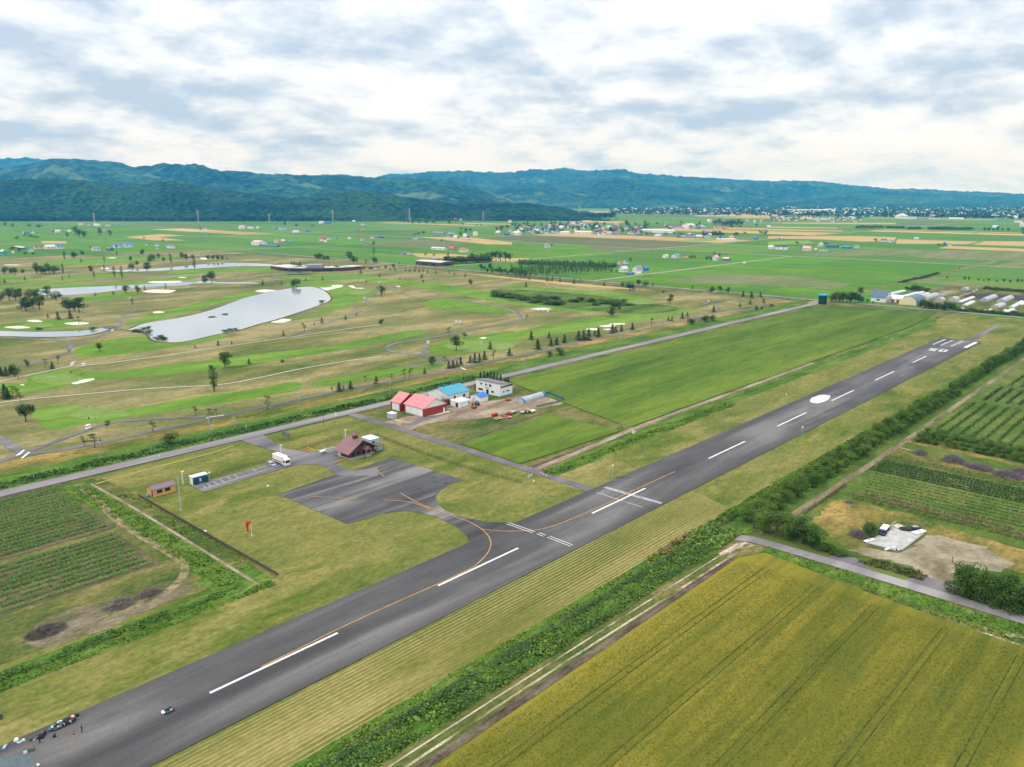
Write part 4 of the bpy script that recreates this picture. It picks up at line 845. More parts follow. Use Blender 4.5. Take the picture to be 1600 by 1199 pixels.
heap(318.3,71,4.2,4.2,2.4,'wide grey purple brush heap, left end of the long line',5,650,m_grbrush,1.8,.07)
heap(315.5,62,3.2,5.2,2.0,'long grey purple brush heap in the middle of the line',6,650,m_grbrush,1.8,.07)
heap(313,52.5,3.2,5,2.2,'grey purple brush heap at the right of the long line',7,650,m_grbrush,1.8,.07)
heap(319.8,50,2,3.2,1.8,'small pale grey brush heap behind the long line',8,380,m_grbrush,1.6,.06)
heap(226,72.5,2.2,2.6,2.,'grey twiggy brush heap beside the concrete slab',9,500,m_grbrush,1.6,.05)
heap(250.5,84,1.4,1.2,.8,'small purple grey twig pile on the dry patch',10,200,m_grbrush,1.,.05)
# ================================================================ BUILDINGS
WHT=plain('white_cladding',(.76,.76,.75),.6,.06,.5); CRM=plain('cream_cladding',(.70,.63,.48),.7,.08,.5); YCR=plain('pale_yellow_cladding',(.74,.64,.36),.7,.06,.5)
PNK=plain('pinkish_red_roof',(.76,.22,.235),.5,.10,.25); DRD=plain('dark_red_cladding',(.30,.045,.03),.6,.12,.6); RDT=plain('red_trim',(.34,.03,.035),.5,.08,1)
TEAL=plain('teal_blue_roof',(.045,.30,.42),.45,.10,.3); BLU=plain('bright_blue_roof',(.02,.16,.52),.45,.10,.4); NAVY=plain('slate_blue_roof',(.085,.14,.22),.5,.12,.4)
PUR=plain('purple_grey_roof',(.17,.135,.155),.55,.10,.3); MAR=plain('maroon_roof',(.22,.105,.115),.55,.12,.5); BRN=plain('dark_brown_boards',(.10,.048,.035),.8,.2,2.); LBR=plain('brown_cladding',(.12,.07,.055),.8,.12,.5)
GLS=plain('dark_window_glass',(.02,.025,.03),.15,.1,2,0,.6); GRY=plain('grey_cladding',(.30,.31,.33),.6,.10,.5); DGR=plain('dark_grey_metal',(.07,.07,.075),.5,.12,2); LGY=plain('light_grey_metal',(.50,.51,.53),.5,.1,1)
ORW=plain('orange_boards',(.66,.34,.13),.75,.12,1.5); WOOD=plain('yellow_timber',(.50,.30,.05),.8,.2,2.); PLBL=plain('pale_blue_paint',(.24,.42,.62),.5,.08,1); CBLU=plain('cabin_blue',(.02,.13,.28),.5,.12,.8); DGN=plain('dark_green_paint',(.012,.075,.045),.6,.15,1.); FILM=plain('greenhouse_film',(.40,.43,.45),.35,.14,.6); TGR=plain('turquoise_plastic',(.02,.36,.34),.4,.06,2); NET=plain('blue_net',(.015,.14,.30),.8,.2,1.)
RED=plain('bright_red',(.58,.025,.02),.6,.08,1); ORG=plain('orange_plastic',(.58,.17,.04),.5,.1,2); BLK=plain('black_rubber',(.018,.018,.02),.7,.2,2); SIGN=plain('grey_board',(.16,.165,.18),.6,.12,1)
FOUND=plain('grey_footing',(.36,.37,.38),.8,.12,.8); YEL=plain('yellow_paint',(.55,.38,.06),.5,.1,1); GRN=plain('green_plastic',(.02,.22,.09),.5,.1,1); SKIN=plain('skin',(.50,.30,.21),.6,.05,3); CLO=[plain('black_clothes',(.015,.016,.02),.9,.1,4),plain('red_clothes',(.40,.05,.05),.9,.1,4),plain('white_clothes',(.70,.70,.70),.9,.06,4),plain('navy_clothes',(.03,.05,.14),.9,.1,4),plain('beige_clothes',(.45,.36,.24),.9,.1,4)]
HAIR=plain('dark_hair',(.015,.011,.009),.7,.1,5)
def house(name,label,cat,s,t,L,W,hw,hr,ridge='s',wall=WHT,roof=BLU,over=.35,wins=(),found=.0,group=None,rz=0.,simple=False,roofth=.16,chim=None):
    "gabled building; L along s, W along t; ridge along s or t; wins: (face,centre,z0,width,height,material,part name)"
    root=thing(name,label,cat,(s,t,0),rz,group)
    a,c=L/2,W/2; b=MB()
    if found: b.box(-a-.05,a+.05,-c-.05,c+.05,-.3,found)
    if found: b.build('footing',FOUND,root)
    b=MB(); z0=found if found else -.2
    if ridge=='s': pr=[(-c,z0),(c,z0),(c,hw),(0,hr),(-c,hw)]; V=lambda x,q:(x,q[0],q[1]); ends=(-a,a)
    else: pr=[(-a,z0),(a,z0),(a,hw),(0,hr),(-a,hw)]; V=lambda x,q:(q[0],x,q[1]); ends=(-c,c)
    n=len(pr); P0=[V(ends[0],q) for q in pr]; P1=[V(ends[1],q) for q in pr]
    b.face(P0); b.face(P1[::-1])
    for i in (0,1,4): b.face([P0[i],P1[i],P1[(i+1)%n],P0[(i+1)%n]])
    b.build('wall',wall,root)
    b=MB(); half=c if ridge=='s' else a; sl=(hr-hw)/half; o2=over
    for sg in (-1,1):
        e=(sg*(half+o2),hw-sl*o2+.02); r=(0,hr+.02)
        q=[(ends[0]-o2),(ends[1]+o2)]
        top=[V(q[0],(e[0],e[1]+roofth)),V(q[1],(e[0],e[1]+roofth)),V(q[1],(r[0],r[1]+roofth)),V(q[0],(r[0],r[1]+roofth))]
        bot=[V(q[0],e),V(q[1],e),V(q[1],r),V(q[0],r)]
        b.face(top); b.face(bot[::-1])
        for i in range(4): b.face([bot[i],bot[(i+1)%4],top[(i+1)%4],top[i]])
    ro=b.build('roof',roof,root)
    windows(root,a,c,wins); return root,ro
def windows(root,a,c,wins):
    for w_ in wins:
        f,u,z,wd,h,mat,nm=w_[:7]; b=MB(); d=.06
        if f in('-t','+t'):
            y=-c if f=='-t' else c; y0,y1=(y-d,y+.02) if f=='-t' else (y-.02,y+d); b.box(u-wd/2,u+wd/2,y0,y1,z,z+h)
            fr=(u-wd/2-.1,u+wd/2+.1,y-d*.5 if f=='-t' else y-.01,y+.01 if f=='-t' else y+d*.5,z-.1,z+h+.1)
        else:
            x=-a if f=='-s' else a; x0,x1=(x-d,x+.02) if f=='-s' else (x-.02,x+d); b.box(x0,x1,u-wd/2,u+wd/2,z,z+h)
            fr=(x-d*.5 if f=='-s' else x-.01,x+.01 if f=='-s' else x+d*.5,u-wd/2-.1,u+wd/2+.1,z-.1,z+h+.1)
        p=b.build(nm,mat,root)
        if nm=='window' and len(w_)>7: MB().box(*fr).build('frame',w_[7],p)
def tunnel(name,label,s,t,L,W,h,rz=0.,skin=FILM,endm=None,group=None,cat='greenhouse'):
    root=thing(name,label,cat,(s,t,0),rz,group); b=MB(); n=10; P=[(W/2*math.cos(math.pi*i/n),h*math.sin(math.pi*i/n)**.8) for i in range(n+1)]
    for (y0,z0),(y1,z1) in zip(P,P[1:]): b.face([(-L/2,y0,z0),(L/2,y0,z0),(L/2,y1,z1),(-L/2,y1,z1)])
    b.build('cover',skin,root,smooth=True)
    b=MB(); b.face([(-L/2+.05,y,z) for y,z in P]); b.build('end_wall',endm or skin,root); b=MB(); b.face([(L/2-.05,y,z) for y,z in P][::-1]); b.build('end_wall',endm or skin,root)
    b=MB()
    for k in range(int(L/4)+1):
        x=-L/2+k*L/max(1,int(L/4)); b.path([(x,y*1.01,z+.03) for y,z in P],.05,4)
    b.build('hoops',LGY,root); return root
def seamed(name,c,axis,gap,rough=.5):
    "sheet metal roof: raised seams, rain streaks and faded patches"
    q=NB(name); q.b.inputs['Roughness'].default_value=rough; q.b.inputs['Specular IOR Level'].default_value=.3
    sy=q.n('ShaderNodeSeparateXYZ'); q.l(q.pos,sy.inputs[0]); pg=q.math('PINGPONG',sy.outputs[axis],gap/2); ln=q.mrange(pg,0.,.13,.72,1.)
    st=(1,.25,1) if axis==0 else (.25,1,1); v=q.math('MULTIPLY',ln,q.math('MULTIPLY',q.mrange(q.noise(.9,5,.65,st),.3,.7,.86,1.10),q.mrange(q.noise(.22,3,.5),.35,.65,.93,1.06)))
    k=q.n('ShaderNodeCombineColor'); [q.l(v,k.inputs[i]) for i in range(3)]; q.color(q.mix(1.,c,k.outputs[0],'MULTIPLY')); return q.m
PNK=seamed('pinkish_red_seamed_roof',(.74,.225,.24),1,1.1); TEAL=seamed('teal_seamed_roof',(.055,.31,.42),0,1.1); MAR=seamed('maroon_seamed_roof',(.235,.115,.122),1,.9); PUR=seamed('purple_grey_seamed_roof',(.18,.145,.16),1,.9)
# ---- red roofed hangars by the lane
h,_=house('hangar','large hangar with pink red roof, dark red gable wall and long white sliding doors','hangar',233.4,267.6,13.6,13.4,3.9,7.3,'t',DRD,PNK,.35,
  [*[('-s',u,.15,3.78,3.3,WHT,'sliding_door') for u in (-3.9,0,3.9)],('-t',5.2,.1,.9,2.1,WHT,'door'),('-t',5.2,2.4,.8,.8,CBLU,'notice')])
b=MB(); b.face([(-6.75,-6.76,3.92),(6.75,-6.76,3.92),(0,-6.76,7.28)]); b.box(-6.75,6.75,-6.80,-6.74,3.8,3.95); b.build('gable_panel',WHT,h)
b=MB(); b.box(-6.95,-6.82,-6.85,-6.25,0,3.8); b.box(-6.95,-6.82,6.1,6.7,0,3.8); b.build('corner_trim',RDT,h)
b=MB(); b.box(-7.4,7.6,-8.4,-6.82,-.1,.12); b.build('apron_slab',WHT,h)
h,_=house('hangar','small hangar with pink red roof and single white door left of the large hangar','hangar',231.3,279.4,11.,6.6,3.9,7.4,'t',DRD,PNK,.35,[('-s',u,.15,2.5,3.3,WHT,'sliding_door') for u in (-1.3,1.3)])
b=MB(); b.box(-5.66,-5.52,-3.4,-2.75,0,3.8); b.box(-5.66,-5.52,2.75,3.4,0,3.8); b.build('corner_trim',RDT,h)
r=thing('storage_shed','pale grey metal storage shed standing in grass by the lane','shed',(216.3,270.4,0)); b=MB(); b.box(-1.4,1.4,-1.7,1.7,0,2.3); b.build('wall',LGY,r); b=MB(); b.box(-1.55,1.55,-1.85,1.85,2.3,2.5); b.build('roof',WHT,r); b=MB(); b.box(-1.44,-1.39,-1.2,1.2,.1,2.1); b.build('door',plain('lavender_door',(.42,.44,.55)),r)
tag(MB().box(-.6,.6,-2.2,2.2,0,.16).build('concrete_slab',m_pale,None,(215.4,265.4,0)),'pale concrete slab lying in grass beside the grey shed','slab')
house('workshop','long white workshop with teal blue roof behind the hangars','workshop',258.2,278.6,14.,13.6,3.7,6.2,'s',WHT,TEAL,.4,[('-t',-2.6,1.2,1.4,1.4,GLS,'window',WHT),('-t',3.6,1.2,1.4,1.4,GLS,'window',WHT),('-s',-3.5,.1,3,2.6,LGY,'shutter')])
ws=[o for o in S.objects if o.get('label','').startswith('long white workshop')][0]
for u in (-3,2.6): b=MB(); b.box(u-.35,u+.35,-.35,.35,6.1,6.9); b.lathe([(.45,6.9),(.3,7.2),(.02,7.3)],10,0,u,0); b.build('roof_vent',BLU,ws)
r=thing('freight_container','dark red brown freight container between the hangar and the workshop','container',(247,270.3,0)); MB().box(-3.,3.,-1.25,1.25,.1,2.6).build('body',plain('rust_red_steel',(.15,.045,.035)),r); b=MB(); [b.box(-2.9+i*.4,-2.75+i*.4,-1.3,1.3,.15,2.55) for i in range(15)]; b.build('ribs',plain('rust_red_steel',(.15,.045,.035)),r)
r=thing('white_store','flat white store building with one dark doorway beside the hangar','store',(251.8,264.,0)); MB().box(-3.4,3.4,-3.1,3.1,-.1,2.7).build('wall',WHT,r); MB().box(-3.5,3.5,-3.2,3.2,2.7,2.9).build('roof',WHT,r); windows(r,3.4,3.1,[('-s',-1.2,0,1.6,2.1,GLS,'doorway'),('-t',2.6,1.2,.7,.7,GLS,'window',LGY)])
r=thing('portable_toilet','narrow white cabin standing beside the white store','cabin',(257,262,0)); MB().box(-.6,.6,-.6,.6,0,2.4).build('cabin',WHT,r); MB().box(-.35,.35,-.63,-.6,.1,2.).build('door',LGY,r); MB().box(-.66,.66,-.66,.66,2.4,2.52).build('roof',LGY,r)
house('small_store','small white store with bright blue roof in front of the white house','store',264.6,264.3,5.4,6.6,2.6,3.7,'s',WHT,BLU,.35,[('-s',.8,.1,1.,2.,LGY,'door')])
r=thing('farmhouse','white two storey house with purple grey single pitch roof and red lettering over the door','house',(281.,270.2,0)); a,c=4.4,8.3
b=MB(); b.face([(-a,-c,-.2),(-a,c,-.2),(-a,c,6.4),(-a,-c,6.4)][::-1]); b.face([(a,-c,-.2),(a,c,-.2),(a,c,5.0),(a,-c,5.0)]); b.face([(-a,-c,-.2),(a,-c,-.2),(a,-c,5.),(-a,-c,6.4)]); b.face([(-a,c,-.2),(a,c,-.2),(a,c,5.),(-a,c,6.4)][::-1]); b.build('wall',WHT,r)
b=MB(); P=[(-a-.5,6.55),(a+.5,4.95),(a+.5,5.15),(-a-.5,6.8)]
b.face([(x,-c-.45,z) for x,z in P]); b.face([(x,c+.45,z) for x,z in P][::-1])
for (x0,z0),(x1,z1) in zip(P,P[1:]+P[:1]): b.face([(x0,-c-.45,z0),(x0,c+.45,z0),(x1,c+.45,z1),(x1,-c-.45,z1)])
b.build('roof',PUR,r); MB().box(-a+.2,a,-c-.1,-c+.02,4.25,5.0).build('fascia',DGR,r)
windows(r,a,c,[('-s',4.6,4.2,1.2,.8,GLS,'window',LGY),('-s',1.2,4.2,1.2,.8,GLS,'window',LGY),('-s',-1.6,4.,1.4,1.1,GLS,'window',LGY),('-s',5.,1.3,3.,.9,GLS,'window',LGY),('-s',-3.2,1.2,1.6,.9,GLS,'window',LGY),('-s',.3,0,1.6,2.4,GLS,'door'),('-t',-1.8,1.7,1.,.7,GLS,'window',LGY),('-t',1.2,1.9,2.2,.5,GLS,'window',LGY),('-s',.6,2.9,2.8,.45,plain('red_letter_board',(.62,.30,.28),.6,.5,9),'name_board')])
MB().box(-a-.5,a+.2,-c-.5,-c-.02,-.1,.35).build('plinth',TEAL,r); MB().box(-a+.4,a-.5,c+.05,c+1.6,0,3.6).build('side_porch',DGR,r)
tunnel('tunnel_greenhouse','silver tunnel greenhouse with bright blue end frames at the field corner',283.2,247.2,18.,4.2,2.3,R(4),FILM,plain('pale_film_end',(.42,.50,.52),.4),None)
tg=[o for o in S.objects if o.get('category')=='greenhouse'][-1]
b=MB(); n=10; P=[(2.18*math.cos(math.pi*i/n),2.4*math.sin(math.pi*i/n)**.8) for i in range(n+1)]
for x0,x1 in ((-9.1,-7.8),(7.6,9.1)):
    for (y0,z0),(y1,z1) in zip(P,P[1:]): b.face([(x0,y0,z0),(x1,y0,z0),(x1,y1,z1),(x0,y1,z1)])
b.build('end_band',BLU,tg)
def net(name,label,pts,h,mat):
    r=thing(name,label,'net',(pts[0][0],pts[0][1],0)); o=Vector((*pts[0],0)); b=MB(); c=MB()
    for p,q2 in zip(pts,pts[1:]):
        p0=Vector((*p,0))-o; p1=Vector((*q2,0))-o; d=(p1-p0); n=Vector((-d.y,d.x,0)).normalized()*.03
        b.face([p0-n,p1-n,p1-n+Vector((0,0,h)),p0-n+Vector((0,0,h))]); b.face([p0+n,p0+n+Vector((0,0,h)),p1+n+Vector((0,0,h)),p1+n])
        k=max(1,int(d.length/3))
        for i in range(k+1): x=p0+d*i/k; c.tube(x,x+Vector((0,0,h+.25)),.05,.05,5)
    b.build('mesh',mat,r); c.build('posts',DGR,r); return r
net('net_fence','blue netting fence running from the greenhouse into the green field',[(293,249.6),(296.5,247),(292.6,236.2),(291.2,233.4)],1.25,NET)
net('net_fence','low green netting along the plot before the tunnel greenhouse',[(291,233.6),(282,234.6),(273.6,235.8)],.7,plain('green_net',(.03,.20,.14),.8,.2,1.))
# ---- log clubhouse of the airfield
cl,rf=house('log_house','brown log house with maroon gable roof and a small pointed roof turret','clubhouse',174.4,240.5,11.6,7.6,2.9,6.4,'t',BRN,MAR,1.15,
  [('-s',2.5,.55,1.9,2.3,WHT,'shutter'),('-s',-.4,1.2,1.,1.1,GLS,'window',LBR),('-s',-2.2,1.2,.9,1.1,GLS,'window',LBR),('-t',-4.,.9,1.5,1.4,GLS,'window',LBR),('-t',-1.6,.9,1.5,1.5,GLS,'window',LBR),('-t',3.6,1.2,1.8,1.3,GLS,'window',LBR),('-t',.8,.55,1.1,2.1,GLS,'door'),('-t',0,3.9,1.4,1.1,GLS,'window',LBR)],found=.55)
b=MB(); b.box(-.75,.75,-.75,.75,5.6,7.5); b.build('turret',BRN,cl); b=MB(); i0=[(-1.05,-1.05,7.5),(1.05,-1.05,7.5),(1.05,1.05,7.5),(-1.05,1.05,7.5)]
for i in range(4): b.face([i0[i],i0[(i+1)%4],(0,0,9.5)])
b.face(i0[::-1]); b.tube((0,0,9.3),(0,0,10.),.05,.02,5); b.build('turret_roof',MAR,cl)
b=MB(); b.face([(.0,-6.4,2.9),(1.4,-6.4,4.2),(1.4,-3.6,4.2),(.0,-3.6,2.9)]); b.face([(1.4,-6.4,4.2),(2.8,-6.4,2.9),(2.8,-3.6,2.9),(1.4,-3.6,4.2)]); b.face([(0,-6.35,2.85),(2.8,-6.35,2.85),(1.4,-6.35,4.1)]); b.build('porch_roof',MAR,cl)
b=MB(); b.box(.4,2.4,-6.,-3.8,0,.5); [b.tube((x,-6.1,0),(x,-6.1,2.9),.1,.1,6) for x in (.25,2.55)]; b.build('porch',FOUND,cl)
b=MB(); b.box(-5.8,.2,-5.2,-3.85,0,.45); b.build('terrace',FOUND,cl); b=MB(); [b.tube((-5.8+i*.6,-5.2,.45),(-5.8+i*.6,-5.2,1.25),.04,.04,5) for i in range(10)]; b.tube((-5.8,-5.2,1.25),(-.4,-5.2,1.25),.05,.05,5); b.build('terrace_rail',LBR,cl)
b=MB(); b.box(5.95,9.3,-4.4,-1.,.3,.45); b.build('deck',LBR,cl); b=MB(); [b.box(6.1+i*.42,6.35+i*.42,-4.45,-4.38,.5,1.3) for i in range(8)]; b.box(6,9.3,-4.46,-4.37,1.3,1.4); b.build('deck_rail',PLBL,cl)
b=MB(); b.face([(5.6,-4.9,2.7),(9.9,-4.9,2.5),(9.9,-.6,2.5),(5.6,-.6,2.8)]); b.face([(5.6,-4.9,2.58),(5.6,-.6,2.68),(9.9,-.6,2.38),(9.9,-4.9,2.38)]); [b.tube((x,-4.6,.4),(x,-4.6,2.6),.08,.08,6) for x in (6.1,9.6)]; b.build('deck_roof',DGR,cl)
r=thing('white_container','white topped pale blue office container behind the log house','container',(185.6,246.2,0)); MB().box(-2.2,2.2,-3.,2.6,.1,2.9).build('body',plain('pale_blue_cladding',(.34,.46,.60),.5,.06,.6),r); MB().box(-2.3,2.3,-3.1,2.7,2.9,3.1).build('roof',WHT,r); windows(r,2.2,3.,[('-t',-.8,1.2,1.2,1.,GLS,'window',WHT),('-t',1.2,.2,.9,2.,LGY,'door')])
r=thing('gas_tank','small white rounded tank at the back corner of the log house','tank',(166.4,250.2,0)); b=MB(); b.tube((-.9,0,1.),(.9,0,1.),.6,.6,12); b.ball((-.9,0,1.),.6,8); b.ball((.9,0,1.),.6,8); b.build('vessel',WHT,r,smooth=True); b=MB(); [b.box(x-.1,x+.1,-.4,.4,0,.6) for x in (-.7,.7)]; b.build('feet',FOUND,r)
# ---- small orange hut, blue toilet cabin
h,_=house('timber_hut','small orange timber hut with two dark windows and purple brown roof','hut',106.2,254.4,7.2,5.,2.5,3.3,'s',ORW,PUR,.3,[('-t',-1.6,1.1,1.6,.9,GLS,'window',BRN),('-t',1.,1.1,1.6,.9,GLS,'window',BRN),('-s',-1.4,.1,.9,2.,BRN,'door')])
MB().box(-3.9,3.9,-.12,.12,3.42,3.56).build('ridge_cap',RDT,h)
r=thing('toilet_cabin','blue toilet cabin with white roof and two open dark green doors','toilet cabin',(119.1,254.3,0)); MB().box(-2.6,2.6,-1.1,1.1,.1,2.7).build('body',CBLU,r); MB().box(-2.8,2.8,-1.3,1.3,2.7,2.95).build('roof',WHT,r); MB().box(-2.66,-2.6,-1.1,1.1,.1,2.7).build('end_panel',WHT,r)
for x in (-1.7,1.7): MB().box(x-.75,x+.75,-1.9,-1.8,.1,2.3).build('door',DGN,r)
MB().box(-.25,.25,-1.13,-1.1,.9,1.9).build('notice',WHT,r)
# ---- round green tower at the cross road
r=thing('green_tower','dark green ribbed tower with flat turquoise cap at the road junction','tower',(728.5,285.5,0)); b=MB(); b.lathe([(3.5,-.2),(3.4,.6),(3.4,7.6)],20); b.build('shaft',DGN,r); b=MB(); [b.tube((3.45*math.cos(a),3.45*math.sin(a),0),(3.45*math.cos(a),3.45*math.sin(a),7.6),.16,.16,5) for a in (2*math.pi*i/16 for i in range(16))]; b.build('ribs',plain('deep_green_paint',(.006,.04,.026)),r); b=MB(); b.lathe([(3.5,7.5),(4.7,7.7),(4.7,8.6),(4.2,9.),(1.,9.1)],20); b.build('cap',plain('turquoise_cap',(.01,.30,.42),.5),r)
# ---- golf clubhouse
s0,t0=G(496,424); 
r=thing('golf_clubhouse','long low dark clubhouse with pale flat roofs above the pond','clubhouse',(0,0,0))
def pbox(b,pts,z0,z1,dp,m=0):
    P=[G(*p) for p in pts]
    for (a,c) in zip(P,P[1:]):
        d=Vector((c[0]-a[0],c[1]-a[1])); n=Vector((-d.y,d.x)).normalized(); X,Y=camxy(a[0],a[1])
        if camxy(a[0]+n.x,a[1]+n.y)[1]<Y: n=-n
        q=[a,c,(c[0]+n.x*dp,c[1]+n.y*dp),(a[0]+n.x*dp,a[1]+n.y*dp)]; b.prism(ccw(q),z0,z1,m)
b=MB(); pbox(b,[(423,420.5),(438,422.8),(452,424.3),(470,424.6)],0,4.2,26); pbox(b,[(471,424.8),(505,424.6),(530,424.2),(547,423.2),(564,421.6)],0,4.4,22); b.build('wall',LBR,r)
b=MB(); pbox(b,[(421.5,420.5),(438,422.9),(452,424.4),(471,424.8)],4.2,4.8,28); pbox(b,[(507,424.7),(530,424.3),(548,423.3),(566,421.6)],4.6,5.2,20); b.build('roof',plain('pale_flat_roof',(.55,.53,.52),.8,.1,.1),r)
b=MB(); pbox(b,[(478,422.5),(502,422.4)],4.6,7.2,16); b.build('upper_hall',GRY,r); b=MB(); pbox(b,[(472,424.9),(476,425)],4.4,8.6,4); b.build('entrance_tower',WHT,r)
b=MB(); pbox(b,[(431,423.2),(450,425.1),(476,425.6),(500,425.5)],0,.15,-0.5); pbox(b,[(432,423.),(468,425.2)],1.,2.6,.3); pbox(b,[(477,425.3),(520,425.2)],.6,3.,.3); b.build('window_band',GLS,r)
b=MB(); pbox(b,[(447,430.2),(470,430.),(491,428.4)],2.5,2.9,10); b.build('cart_shelter_roof',DGR,r)
r2,_=house('golf_house','low brown golf house with white flat roof beside the tree belt','clubhouse',*G(679,414.5),26,52,5.5,6.5,'t',LBR,plain('pale_flat_roof',(.55,.53,.52)),.8,[('-s',-12,1,8,2,GLS,'window'),('-s',6,1,12,2,GLS,'window'),('-t',0,1,12,2,GLS,'window')])
# ---- far farms and houses, each placed where it stands: x, y of the base, width, height, wall, roof, form, words
WM={'w':WHT,'c':CRM,'g':GRY,'t':plain('teal_cladding',(.10,.42,.42)),'b':plain('blue_cladding',(.06,.20,.42)),'y':YCR,'p':plain('pink_cladding',(.60,.36,.36)),'n':LBR,'o':ORG,'r':plain('red_cladding',(.5,.08,.06))}
RM={'w':plain('white_roof',(.60,.61,.62),.5),'b':plain('faded_blue_roof',(.09,.20,.42)),'t':plain('faded_teal_roof',(.10,.30,.36)),'r':plain('red_roof',(.50,.12,.11)),'g':plain('grey_roof',(.24,.25,.28)),'n':NAVY,'k':plain('brown_roof',(.20,.13,.10)),'p':plain('pale_pink_roof',(.64,.40,.40)),'o':plain('orange_roof',(.62,.26,.08)),'m':MAR,'d':plain('dark_roof',(.06,.065,.08)),'y':YEL}
WN={'w':'white','c':'cream','g':'grey','t':'teal','b':'blue','y':'yellow','p':'pink','n':'brown','o':'orange','r':'red'}
RN={'w':'white','b':'blue','t':'teal','r':'red','g':'grey','n':'slate blue','k':'brown','p':'pink','o':'orange','m':'maroon','d':'dark','y':'yellow'}
FARM=[]
def farm(x,y,wp,hp,wl,rf_,form='h',where='',k=None,simple=True):
    s,t=G(x,y); D=depth(s,t)/1.02; w_=wp*D/F_PX*.88; h_=max(2.2,hp*D/F_PX*.88)
    if form=='l': L,W,rd=5+.12*w_,max(6,w_*1.36-3),'t'
    elif form=='s': L,W,rd=max(6,w_*1.5-3),5+.12*w_,'s'
    else: L=w_/1.14; W=L*.62; rd='s'
    if form=='h' and int(x)%2: L,W,rd=W,L,'t'
    nm={'tun':'greenhouse','tow':'silo'}.get(form,'farm_building' if w_>14 else 'house')
    if form=='tun':
        o=tunnel('arched_shed',None,s,t,w_*.9,w_*.6,h_,0,RM[rf_],WM[wl],cat='shed'); word=f'{WN[wl]} arched shed with {RN[rf_]} cover'
    elif form=='tow':
        o=thing('silo',None,'silo',(s,t,0)); b=MB(); b.lathe([(w_/2,0),(w_/2,h_*.9),(w_*.1,h_)],12); b.build('shell',WM[wl],o); word=f'slim {WN[wl]} silo'
    else:
        hw=h_*(.58 if form=='h' else .72); nw=2 if wp>9 else 1
        wn=[('-s',u*W*.25,hw*.35,min(2.5,W*.13),hw*.32,GLS,'window') for u in ((-1,1) if nw==2 else (0,))]+[('-t',u*L*.25,hw*.35,min(2.5,L*.13),hw*.32,GLS,'window') for u in ((-1,1) if nw==2 else (0,))]
        o,_=house(nm,None,'building' if nm=='farm_building' else 'house',s,t,L,W,hw,h_,rd,WM[wl],RM[rf_],.5,wn,roofth=.35); word=f'{"long " if form in "ls" else "small " if wp<7 else ""}{WN[wl]} {"building" if nm!="house" else "house"} with {RN[rf_]} roof'
    FARM.append((o,f'{word} {where}',x)); return o
